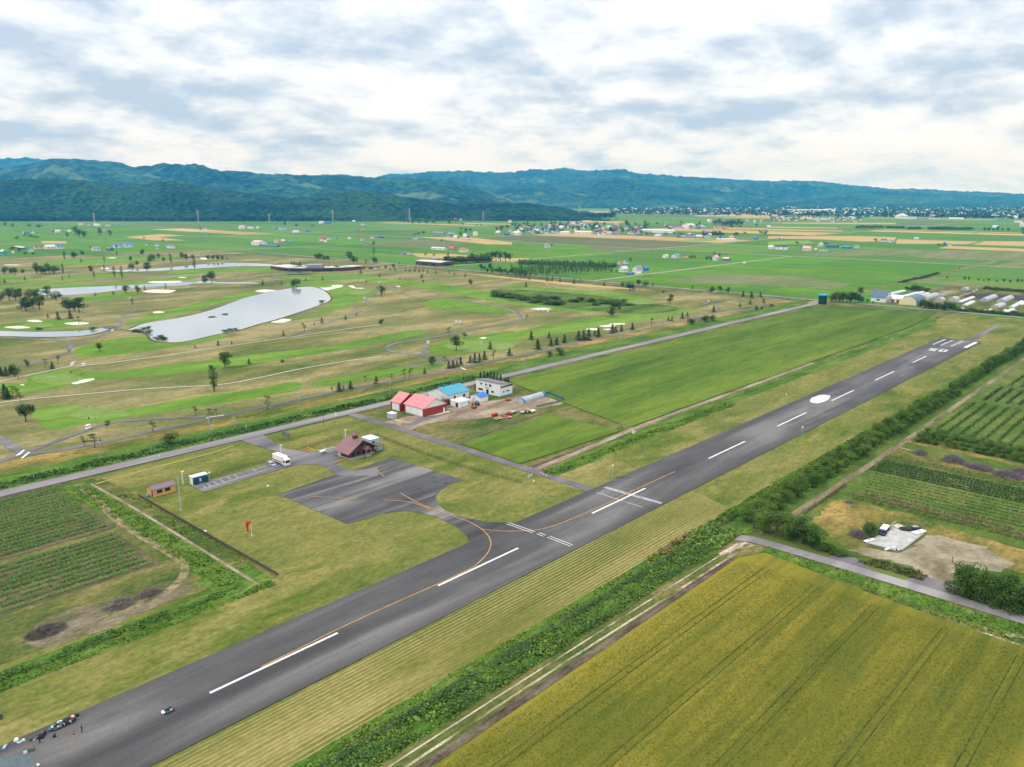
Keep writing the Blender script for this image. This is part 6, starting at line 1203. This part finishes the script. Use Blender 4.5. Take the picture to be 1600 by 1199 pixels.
# ---- vehicles
def wheels(r,xs,y,rad,w_=.22):
    for x in xs:
        for sg in (-1,1):
            b=MB(); b.tube((x,sg*y-w_/2,rad),(x,sg*y+w_/2,rad),rad,rad,14); wl=b.build('wheel',BLK,r); MB().tube((x,sg*(y+w_/2)-.02 if sg>0 else -y-w_/2-.02,rad),(x,sg*y+sg*(w_/2)+.02,rad),rad*.55,rad*.55,10).build('rim',LGY,wl)
def car(label,s,t,rz,paint,group=None,van=False,simple=False,name='parked_car'):
    r=thing(name,label,'car',(s,t,0),rz,group); h=1.5 if not van else 1.85
    side=[(-2.1,.35),(2.1,.35),(2.15,.62),(2.0,.82),(1.15,.95),(.45,h-.08),(.2,h),(-1.5,h),(-1.85,h-.12),(-2.1,.95)]
    b=MB()
    for y,sg in ((-.84,1),(.84,-1)):
        P=[(x,y,z) for x,z in side]; b.face(P if sg>0 else P[::-1])
    for (x0,z0),(x1,z1) in zip(side,side[1:]+side[:1]): b.face([(x0,-.84,z0),(x0,.84,z0),(x1,.84,z1),(x1,-.84,z1)])
    b.build('body',paint,r)
    b=MB(); b.face([(1.2,-.72,.985),(1.2,.72,.985),(.5,.66,h-.05),(.5,-.66,h-.05)]); b.build('windscreen',GLS,r); b=MB(); b.face([(-2.12,.72,1.0),(-2.12,-.72,1.0),(-1.9,-.66,h-.14),(-1.9,.66,h-.14)]); b.build('rear_window',GLS,r)
    b=MB()
    for y,sg in ((-.855,1),(.855,-1)):
        P=[(-1.85,y,1.0),(.95,y,1.0),(.4,y,h-.14),(-1.65,y,h-.14)]; b.face(P if sg>0 else P[::-1])
    b.build('side_windows',GLS,r)
    if not simple:
        wheels(r,(-1.3,1.35),.80,.32)
        for y in (-.6,.6): MB().box(2.1,2.17,y-.16,y+.16,.6,.76).build('headlight',FILM,r)
    else:
        b=MB(); [b.tube((x,-.87,.31),(x,.87,.31),.31,.31,10) for x in (-1.3,1.35)]; b.build('wheels',BLK,r)
    return r
PSIL=plain('silver_blue_paint',(.36,.43,.52),.3,.04,1,.3,.6); PWH=plain('white_paint',(.78,.78,.79),.35,.03,1,0,.5)
car('pale silver blue car parked behind the box truck, windscreen towards the apron',145.3,251.9,R(-90),PSIL)
r=thing('box_truck','white box truck with a red side stripe parked in the entrance bays','truck',(148.9,250.6,0),R(-90)); 
b=MB(); b.box(-4.3,1.9,-1.2,1.2,.95,3.5); b.build('cargo_box',WHT,r); b=MB(); b.box(-4.2,1.8,-1.225,-1.2,1.25,1.75); b.box(-4.2,1.8,1.2,1.225,1.25,1.75); b.build('side_stripe',plain('red_stripe',(.66,.10,.07),.5,.15,4),r)
b=MB(); sd_=[(2.0,.5),(4.05,.5),(4.1,1.25),(3.75,2.55),(3.4,2.75),(2.0,2.75)]
for y,sg in ((-1.08,1),(1.08,-1)): P=[(x,y,z) for x,z in sd_]; b.face(P if sg>0 else P[::-1])
for (x0,z0),(x1,z1) in zip(sd_,sd_[1:]+sd_[:1]): b.face([(x0,-1.08,z0),(x0,1.08,z0),(x1,1.08,z1),(x1,-1.08,z1)])
b.build('cab',PWH,r); b=MB(); b.face([(4.09,-.98,1.4),(4.09,.98,1.4),(3.80,.92,2.45),(3.80,-.92,2.45)]); b.build('windscreen',GLS,r); b=MB(); [b.face([(2.5,y,1.5),(3.9,y,1.5),(3.65,y,2.4),(2.5,y,2.4)] if y<0 else [(2.5,y,2.4),(3.65,y,2.4),(3.9,y,1.5),(2.5,y,1.5)]) for y in (-1.095,1.095)]; b.build('side_windows',GLS,r)
b=MB(); b.face([(2.1,-1.,2.8),(2.1,1.,2.8),(3.2,.9,2.8),(3.2,-.9,2.8)][::-1]); b.face([(2.0,-1.,3.45),(2.0,1.,3.45),(3.2,.9,2.8),(3.2,-.9,2.8)]); b.build('wind_deflector',WHT,r)
b=MB(); b.box(-4.3,4.,-.9,.9,.55,.95); b.build('chassis',DGR,r); wheels(r,(-2.7,3.1),.95,.45,.28); b=MB(); b.box(4.05,4.15,-1.05,1.05,.45,.75); b.build('bumper',LGY,r)
for y in (-.8,.8): MB().box(4.08,4.16,y-.17,y+.17,.85,1.05).build('headlight',FILM,r)
# cars at the golf clubhouse
CP=[('white',PWH),('silver',PSIL),('black',plain('black_paint',(.02,.02,.025),.3,.03,1,0,.5)),('red',plain('red_paint',(.42,.03,.03),.3,.03,1,0,.5)),('grey',plain('grey_paint',(.2,.2,.21),.3,.03,1,.2,.5))]
CL=[]
for i in range(16):
    x=566+(i%8)*3.8+rnd.uniform(-.6,.6); y=418.5+(i//8)*2.2; nm_,pm=rnd.choice(CP); s,t=G(x,y); CL.append((car(None,s,t,R(90)+rnd.uniform(-.05,.05),pm,'cars parked at the golf clubhouse',simple=True),f'{nm_} car in the clubhouse car park',x))
for i in range(12):
    x=508+i*3.4; y=416.8-.25*(i%3); nm_,pm=rnd.choice(CP); s,t=G(x,y); CL.append((car(None,s,t,R(90),pm,'cars parked behind the golf clubhouse',simple=True),f'{nm_} car parked behind the clubhouse roof',x))
for x,y,c in ((638,417,0),(643,418,1),(650,419,2),(665,427.5,0),(624,411.5,2)): s,t=G(x,y); CL.append((car(None,s,t,R(40),CP[c][1],simple=True),f'{CP[c][0]} car on the road above the golf course',x))
s,t=G(1526,455); CL.append((car(None,s,t,0,PWH,simple=True,van=True),'white van at the top of the nursery track',1526)); s,t=G(1521,457); CL.append((car(None,s,t,.3,PWH,simple=True),'white car at the top of the nursery track',1521))
number_labels(CL)
# golf carts
GC=[]
def gcart(x,y,rz,where):
    s,t=G(x,y); r=thing('golf_cart',None,'golf cart',(s,t,0),rz,'golf carts on the course'); b=MB(); b.box(-1.2,1.3,-.62,.62,.3,.62); b.box(.8,1.35,-.6,.6,.62,.95); b.box(-.75,-.2,-.58,.58,.62,1.1); b.build('body',PWH,r); b=MB(); b.box(-1.1,1.1,-.68,.68,1.85,1.95); b.build('roof',WHT,r); b=MB(); [b.tube((x_,y_,.6),(x_*.92,y_,1.85),.04,.04,5) for x_ in (-1.,1.) for y_ in (-.6,.6)]; b.build('posts',DGR,r); b=MB(); [b.tube((x_,-.66,.25),(x_,.66,.25),.25,.25,10) for x_ in (-.85,.9)]; b.build('wheels',BLK,r); GC.append((r,f'white golf cart {where}',x))
for x,y,a,w_ in ((138,671,.5,'beside the nearest putting green'),(131,573,.2,'at the cart path loop'),(176,519,.4,'on the cart path bridge'),(669,538,1.2,'beside the right putting green'),(713,505.5,.2,'on the middle cart path'),(719,506,.2,'on the middle cart path'),(592,443,.2,'above the lone pond tree'),(570,468,.3,'on the zigzag path'),(1107,473,.6,'at the far right bend'),(855,447,.3,'by the poplar road'),(856,489,.2,'on the tan rough'),(204,468,.2,'between pond and creek'),(152,415,.1,'below the roadside hamlet'),(314,432,.2,'beside the twin trees'),(294,450,.2,'below the upper bunkers'),(40,406.5,.1,'at far left')): gcart(x,y,a,w_)
number_labels(GC)
# cart path bridge
p0,p1=G(167,512.5),G(186,516); r=thing('foot_bridge','short dark bridge carrying the cart path over the creek','bridge',(p0[0],p0[1],0),math.atan2(p1[1]-p0[1],p1[0]-p0[0])); L=math.hypot(p1[0]-p0[0],p1[1]-p0[1]); MB().box(-2,L+2,-1.8,1.8,.3,.6).build('deck',m_cart,r)
for y in (-1.8,1.8): b=MB(); b.tube((-2,y,1.5),(L+2,y,1.5),.12,.12,5); [b.tube((-2+(L+4)*k/8,y,.5),(-2+(L+4)*k/8,y,1.5),.08,.08,5) for k in range(9)]; b.build('railing',NAVY,r)
# flagsticks
FS=[]
for x,y,w_ in ((140,643,'on the nearest putting green'),(104,588,'on the left putting green'),(752,539,'on the right putting green')):
    s,t=G(x,y); r=thing('flagstick',None,'flag',(s,t,0)); MB().tube((0,0,0),(0,0,2.4),.035,.03,5).build('pole',WHT,r); MB().box(0,.55,-.01,.01,2.,2.4).build('flag',WHT,r); r['label']=f'white golf flag {w_}'
# farm machinery in the yard
def machine(label,x,y,rz,main,second,kind):
    s,t=G(x,y); r=thing('farm_machine',label,'machine',(s,t,0),rz)
    if kind=='tractor':
        b=MB(); b.box(-.2,1.7,-.45,.45,.6,1.3); b.box(-1.2,-.2,-.7,.7,.7,1.1); b.build('body',main,r); b=MB(); b.box(-1.2,.0,-.65,.65,2.1,2.25); [b.tube((x_,y_,1.),(x_,y_,2.1),.05,.05,5) for x_ in (-1.1,-.1) for y_ in (-.6,.6)]; b.build('cab_frame',second,r)
        for sg in (-1,1): MB().tube((-.8,sg*.9-.18,.75),(-.8,sg*.9+.18,.75),.75,.75,14).build('rear_wheel',BLK,r); MB().tube((1.3,sg*.7-.12,.42),(1.3,sg*.7+.12,.42),.42,.42,12).build('front_wheel',BLK,r)
    else:
        b=MB(); b.box(-1.8,1.8,-1.,1.,.55,.75); b.build('bed',main,r); b=MB(); b.box(-1.8,-.6,-.8,.8,.75,1.3); b.box(.4,1.4,-.6,.6,.75,1.1); b.build('hopper',second,r); b=MB(); b.tube((1.8,0,.6),(3.,0,.4),.08,.06,6); b.build('drawbar',DGR,r)
        for sg in (-1,1): MB().tube((-.3,sg*1.-.12,.42),(-.3,sg*1.+.12,.42),.42,.42,12).build('wheel',BLK,r)
machine('bright red implement at the left of the machine row in the yard',773,650,.3,plain('dark_machine',(.09,.04,.035)),RED,'imp'); machine('white topped trailer with orange load nearest the green field',778,656,.1,WHT,ORG,'imp'); machine('red and dark implement in the middle of the machine row',796,649,.5,RED,plain('dark_machine',(.09,.04,.035)),'imp'); machine('white and red drill in front of the machine row',793,654,.1,WHT,RED,'imp'); machine('teal implement behind the machine row',802,646,.2,TGR,LGY,'imp'); machine('blue sprayer at the right of the machine row',818,646.5,.2,CBLU,LGY,'imp'); machine('yellow loader at the end of the machine row',825,645.5,.4,YEL,YEL,'tractor'); machine('white tank trailer at the end of the machine row',832,644.5,.3,WHT,WHT,'imp'); machine('blue tractor beside the white store',746,633.5,.6,BLU,DGR,'tractor'); machine('orange loader beside the white store',741,634,.9,ORG,ORG,'tractor'); machine('small rusty trailer in front of the blue tractor',741,638,.4,plain('rusty_steel',(.30,.11,.05)),plain('rusty_steel',(.30,.11,.05)),'imp'); machine('yellow loader between the hangar and the white store',706,631.5,.2,YEL,YEL,'tractor'); machine('orange brown implement beside the white house',794,626,.6,ORG,plain('rusty_steel',(.30,.11,.05)),'imp')
# ---- concrete slab with stored scrap
P=pxpoly([(1353,850),(1406,864),(1447,833),(1400,820)]); b=MB(); b.prism(ccw(P),-.1,.25); tag(b.build('storage_slab',plain('pale_slab_concrete',(.46,.45,.43),.9,.22,.35)),'pale grey concrete slab with scrap around its edges','slab')
b=MB(); A,B,C,D=P
for p,q2 in ((A,B),(B,C)):
    d=Vector((q2[0]-p[0],q2[1]-p[1])); n=Vector((-d.y,d.x)).normalized()*.12; b.prism(ccw([(p[0]-n.x,p[1]-n.y),(q2[0]-n.x,q2[1]-n.y),(q2[0]+n.x,q2[1]+n.y),(p[0]+n.x,p[1]+n.y)]),-.1,.42)
tag(b.build('slab_kerb',plain('weathered_kerb',(.30,.27,.23),.9,.25,1.)),'weathered kerb along the near edges of the concrete slab','kerb')
s,t=G(1380,832); r=thing('scrap_stack','dark scrap stack with a white sheet on top at the slab edge','scrap',(s,t,.25),R(5)); b=MB(); b.box(-1.8,4.2,-1.,1.,0,.8); b.box(-3.5,-.5,-1.2,.6,0,.5); b.build('dark_stack',plain('dark_blue_scrap',(.02,.03,.06),.6,.3,1),r); b=MB(); b.box(-.6,3.6,-.9,.9,.8,1.0); b.build('white_sheet',WHT,r)
s,t=G(1389,829); r=thing('timber_beam','long grey beam leaning along the slab edge','beam',(s,t,.25)); b=MB(); b.tube((-2.5,.2,.6),(4.5,-.2,1.1),.18,.18,6); b.build('beam',plain('grey_beam',(.3,.28,.25)),r); MB().box(-1,-.6,-.3,.4,0,.6).build('support',FBR,r)
s,t=G(1421,829); r=thing('tarp_pile','black plastic tarp pile on the far corner of the slab','tarp',(s,t,.25),R(-40)); b=MB(); [b.ball((x_,y_,.35),rr,7,0,.55) for x_,y_,rr in ((-2,.2,1.),(-.8,-.2,1.2),(.6,.1,1.1),(1.9,0,1.2),(3.,-.2,.8))]; b.build('tarp',plain('black_tarp',(.02,.022,.026),.5,.3,1.5),r); b=MB(); b.box(.8,2.6,-.7,.6,.92,1.0); b.build('board',GRY,r)
for x,y,dx,dy,h,m_,l in ((1403,825,1.2,1.,.5,CRM,'pale cream board stack at the far edge of the slab'),(1436,834,2.2,.8,.5,WHT,'white scrap heap at the right edge of the slab'),(1391,859,1.9,.35,.35,WHT,'white panel lying at the front corner of the slab'),(1358,847,1.8,.5,.4,WHT,'white panel at the left corner of the slab')):
    s,t=G(x,y); r=thing('board_stack',l,'boards',(s,t,.25),R(-20)); b=MB()
    for k in range(4): b.box(-dx+rnd.uniform(-.2,.2),dx+rnd.uniform(-.2,.2),-dy+rnd.uniform(-.1,.1),dy,h*k/4,h*(k+1)/4-.02)
    b.build('boards',m_,r); b=MB(); b.box(-.3,.5,-.2,.3,h,h+.25); b.build('offcut',LGY,r)
s,t=G(1404,862); r=thing('wheel_hub','dark round wheel with pale rim at the near slab corner','wheel',(s,t,.25)); b=MB(); b.tube((0,0,.0),(0,0,.3),.75,.75,14); b.build('tyre',BLK,r); b=MB(); b.tube((0,0,.3),(0,0,.36),.4,.4,12); b.build('rim',WHT,r)
s,t=G(1488,880); r=thing('marker_stake','dark post with a small board standing on the gravel yard','post',(s,t,0)); MB().tube((0,0,0),(0,0,1.8),.08,.08,6).build('post',BLK,r); MB().box(-.3,.3,-.05,.05,1.3,1.8).build('board',DGR,r)
# ---- people
def person(label,s,t,rz,top,legs,pose='stand',h=1.72):
    "one skinned body; hair and clothes are children"
    r=thing('person',label,'person',(s,t,Z(17)),rz); k=h/1.72
    V=[];E=[];RD=[]
    def jt(p,rad,par=None):
        V.append(tuple(c*k for c in p)); RD.append(rad*k)
        if par is not None: E.append((par,len(V)-1))
        return len(V)-1
    lean=.30 if pose=='bend' else .0; st=.22 if pose=='walk' else .07
    pel=jt((0,0,.93),.135); ab=jt((lean*.3,0,1.10),.125,pel); ch=jt((lean*.8,0,1.32),.15,ab); nk=jt((lean*1.15,0,1.47),.055,ch); hd0=jt((lean*1.3,0,1.56),.085,nk); hd1=jt((lean*1.4+.01,0,1.65),.085,hd0); nose=jt((lean*1.4+.095,0,1.60),.018,hd0)
    for sg in (-1,1):
        jt((lean*1.38,sg*.088,1.60),.018,hd0)
        hip=jt((0,sg*.10,.88),.10,pel); kn=jt((sg*st*.8+.03,sg*.11,.48),.065,hip); an=jt((sg*st*1.1-.03,sg*.115,.09),.042,kn); jt((sg*st*1.1+.13,sg*.13,.04),.035,an)
        sh=jt((lean*.95,sg*.20,1.38),.062,ch); out=.10 if pose!='arm' or sg<0 else .32
        el=jt((lean*1.1+.02,sg*(.22+out*.4),1.10 if not(pose=='arm' and sg>0) else 1.30),.042,sh); wz=(.86,) if not(pose=='arm' and sg>0) else (1.28,)
        wr=jt((lean*1.3+.09,sg*(.23+out),wz[0]),.028,el); pm=jt((lean*1.3+.11,sg*(.235+out*1.1),wz[0]-.07),.030,wr)
        for f in range(4): a=jt((lean*1.3+.085+.022*f,sg*(.24+out*1.15),wz[0]-.12-.004*(1.5-abs(f-1.5))),.0095,pm); jt((lean*1.3+.09+.022*f,sg*(.232+out*1.15),wz[0]-.165-.01*(1.5-abs(f-1.5))),.008,a)
        jt((lean*1.3+.15,sg*(.225+out*1.1),wz[0]-.09),.010,pm)
    me=bpy.data.meshes.new('body'); me.from_pydata(V,E,[]); o=bpy.data.objects.new('body',me); S.collection.objects.link(o)
    md=o.modifiers.new('skin','SKIN'); md.use_smooth_shade=True; sv=me.skin_vertices[0].data
    for i,x in enumerate(RD): sv[i].radius=(x,x)
    sv[0].use_root=True; o.modifiers.new('sub','SUBSURF').levels=1
    dg=bpy.context.evaluated_depsgraph_get(); m2=bpy.data.meshes.new_from_object(o.evaluated_get(dg)); bpy.data.objects.remove(o)
    m2.materials.clear(); [m2.materials.append(x) for x in (SKIN,top,legs)]
    for p in m2.polygons:
        c=p.center/k; xs=c.x
        p.material_index=2 if c.z<.97 and abs(c.y)<.21 and not(abs(c.y)>.18 and c.z>.6) else 1 if c.z<1.44 and (c.z>1.0 or abs(c.y)<.2) else 0
    bo=bpy.data.objects.new('body',m2); S.collection.objects.link(bo); bo.parent=r
    b=MB(); b.ball(((lean*1.38-.015)*k,0,1.665*k),.098*k,8,0,.8); b.build('hair',HAIR,r,smooth=True)
    b=MB(); [b.ball(((lean*1.4+.085)*k,sg*.032*k,1.625*k),.011*k,5) for sg in (-1,1)]; b.box((lean*1.4+.078)*k,(lean*1.4+.092)*k,-.022*k,.022*k,1.552*k,1.562*k); b.build('eyes_and_mouth',HAIR,r)
    return r
def at(x,y): return G(x,y)
person('person in black standing on the runway, farthest right of the group',*at(128.5,1146.5),R(160),CLO[0],CLO[0]); person('person in a red top and beige shorts on the runway',*at(116.5,1157),R(200),CLO[1],CLO[4],'walk',1.6); person('person in black bending over gear with one arm out',*at(63,1163),R(170),CLO[0],CLO[0],'bend')
for x,y,tp,lg,l in ((135,659,2,0,'golfer in white at the left edge of the nearest green'),(139,658,3,0,'golfer in blue behind the nearest green'),(149,658.5,1,4,'golfer in red beside the white cart'),(111.5,585,3,0,'golfer in navy on the left putting green'),(128,587,1,0,'golfer in red on the left putting green'),(132,585,2,3,'golfer in white at the right of the left green'),(104.5,586.5,2,0,'golfer in white at the left of the left green'),(763,537,3,0,'golfer in navy on the right putting green'),(732,536,2,0,'golfer in white on the right putting green')): person(l,*G(x,y),rnd.uniform(0,6),CLO[tp],CLO[lg])
# ---- go kart and the gear at the runway edge
def kart(label,x,y,rz,main,nose):
    s,t=G(x,y); r=thing('go_kart',label,'go kart',(s,t,Z(17)),rz); MB().box(-.8,.75,-.36,.36,.08,.13).build('floor_pan',DGR,r)
    b=MB(); b.face([(.6,-.5,.1),(1.05,-.35,.1),(1.05,.35,.1),(.6,.5,.1)]); b.prism([(.55,-.55),(1.05,-.35),(1.1,0),(1.05,.35),(.55,.55)],.1,.32); b.build('nose_cone',nose,r)
    for y_ in (-.62,.62): MB().box(-.45,.35,y_-.14,y_+.14,.1,.34).build('side_pod',main,r)
    b=MB(); b.box(-.45,.0,-.25,.25,.13,.25); b.box(-.6,-.42,-.27,.27,.13,.75); b.build('seat',BLK,r); b=MB(); b.tube((.3,0,.13),(.1,0,.5),.02,.02,5); b.tube((.1,0,.5),(.085,0,.53),.15,.15,12); b.build('steering_wheel',BLK,r); b=MB(); b.box(-.85,-.35,.28,.58,.13,.55); b.build('engine',LGY,r); b=MB(); b.box(-1.05,-.92,-.55,.55,.12,.34); b.build('rear_bumper',BLK,r); b=MB(); b.box(-1.,-.75,-.6,.6,.7,.8); [b.box(-.9,-.82,y_-.03,y_+.03,.3,.7) for y_ in (-.4,.4)]; b.build('rear_wing',main,r)
    for x_,w_ in ((-.68,.2),(.55,.13)):
        for sg in (-1,1): MB().tube((x_,sg*.62-w_/2,.15),(x_,sg*.62+w_/2,.15),.15,.15,12).build('wheel',BLK,r)
    return r
kt=plain('teal_fairing',(.03,.10,.13),.4)
kart('small dark teal kart with white nose standing alone on the runway',262,1114,R(172),kt,WHT)
kart('dark green kart with white nose in the row at the runway edge',90,1138,R(150),DGN,LGY); kart('teal kart at the near end of the row on the runway edge',86,1140.5,R(170),kt,kt); kart('black kart with white nose in the middle of the row',99,1133,R(120),BLK,WHT); kart('black kart with red panel at the far end of the row',109,1129,R(120),plain('dark_red_panel',(.25,.03,.03),.5),BLK)
def gear(name,label,cat,x,y,parts):
    s,t=G(x,y); r=thing(name,label,cat,(s,t,Z(17)),rnd.uniform(0,3)); 
    for nm,mat,fn in parts: b=MB(); fn(b); b.build(nm,mat,r)
bag=lambda L,W,H:(lambda b:(b.prism([(-L,-W),(L,-W),(L*1.1,0),(L,W),(-L,W),(-L*1.1,0)],0,H*.7),b.prism([(-L*.8,-W*.7),(L*.8,-W*.7),(L*.8,W*.7),(-L*.8,W*.7)],H*.7,H)))
strap=lambda L,H:(lambda b:b.path([(-L*.5,0,H),(-L*.3,0,H+.14),(L*.3,0,H+.14),(L*.5,0,H)],.025,5))
gear('gear_bag','black bag at the far end of the gear row','bag',120,1121,[('bag',BLK,bag(.4,.25,.4)),('handle',DGR,strap(.4,.4))]); gear('gear_bag','white bag between kart row and black bag','bag',114.5,1123.5,[('bag',WHT,bag(.28,.22,.5)),('handle',DGR,strap(.3,.5))]); gear('gear_bag','wide black gear pile behind the bending person','bag',66,1152,[('bag',BLK,bag(.9,.5,.5)),('top_bag',DGR,lambda b:b.box(-.4,.5,-.3,.3,.5,.75))]); gear('gear_bag','black bag with yellow trim on the runway','bag',86,1152,[('bag',BLK,bag(.42,.3,.28)),('trim',YEL,lambda b:b.box(-.4,.4,-.33,-.29,.08,.24))]); gear('gear_case','dark case with a white panel left of the bending person','case',50.5,1158,[('case',DGR,bag(.35,.25,.45)),('panel',WHT,lambda b:b.box(-.35,.35,-.4,-.3,0,.12))])
gear('dome_tent','small white dome cover at the turf edge','cover',26,1159,[('dome',WHT,lambda b:b.lathe([(.4,0),(.38,.25),(.24,.45),(.04,.52)],12)),('skirt',LGY,lambda b:b.lathe([(.46,0),(.4,.08)],12))]); gear('gear_case','white and navy case beside the white dome','case',30.5,1162.5,[('case',WHT,bag(.3,.22,.35)),('lid',NAVY,lambda b:b.box(-.2,.2,-.15,.15,.35,.42))]); gear('gear_case','cream case right of the white dome','case',37,1160,[('case',CRM,bag(.26,.2,.32)),('lid',WHT,lambda b:b.box(-.2,.2,-.15,.15,.32,.38))])
gear('cool_box','green box with a red lid on the runway','box',49.5,1175,[('tub',GRN,lambda b:b.box(-.45,.45,-.3,.3,0,.5)),('lid',plain('faded_red_lid',(.34,.05,.05)),lambda b:b.box(-.42,.42,-.3,.3,.5,.62))]); gear('cool_box','small pale box left of the green box','box',40,1179,[('tub',WHT,lambda b:b.box(-.28,.28,-.2,.2,0,.3)),('lid',FILM,lambda b:b.box(-.3,.3,-.22,.22,.3,.36))]); gear('cool_box','small cream box at the bottom edge of the tarp','box',60,1199,[('tub',CRM,lambda b:b.box(-.2,.2,-.15,.15,0,.28)),('lid',WHT,lambda b:b.box(-.22,.22,-.17,.17,.28,.33))])
gear('folded_sheet','grey blue folded sheet at the turf edge, far left','sheet',8,1170,[('fold',NAVY,lambda b:b.box(-.9,.9,-.35,.35,0,.16)),('top_fold',PSIL,lambda b:b.box(-.6,.4,-.25,.25,.16,.28))])
b=MB(); b.prism(ccw(pxpoly([(-20,1190),(30,1183),(48,1181),(60,1210),(-20,1230)])),.2,.30); tag(b.build('tarp',plain('blue_grey_tarp',(.10,.13,.15),.7,.2,.8)),'blue grey tarp spread on the runway in the lower left corner','tarp')
gear('gear_bag','dark cart cut off by the left edge of the photo','bag',-1,1124,[('bag',DGR,bag(.5,.35,.8)),('trim',LGY,lambda b:b.box(-.3,.3,-.4,-.35,.1,.4))])
finish_trees()
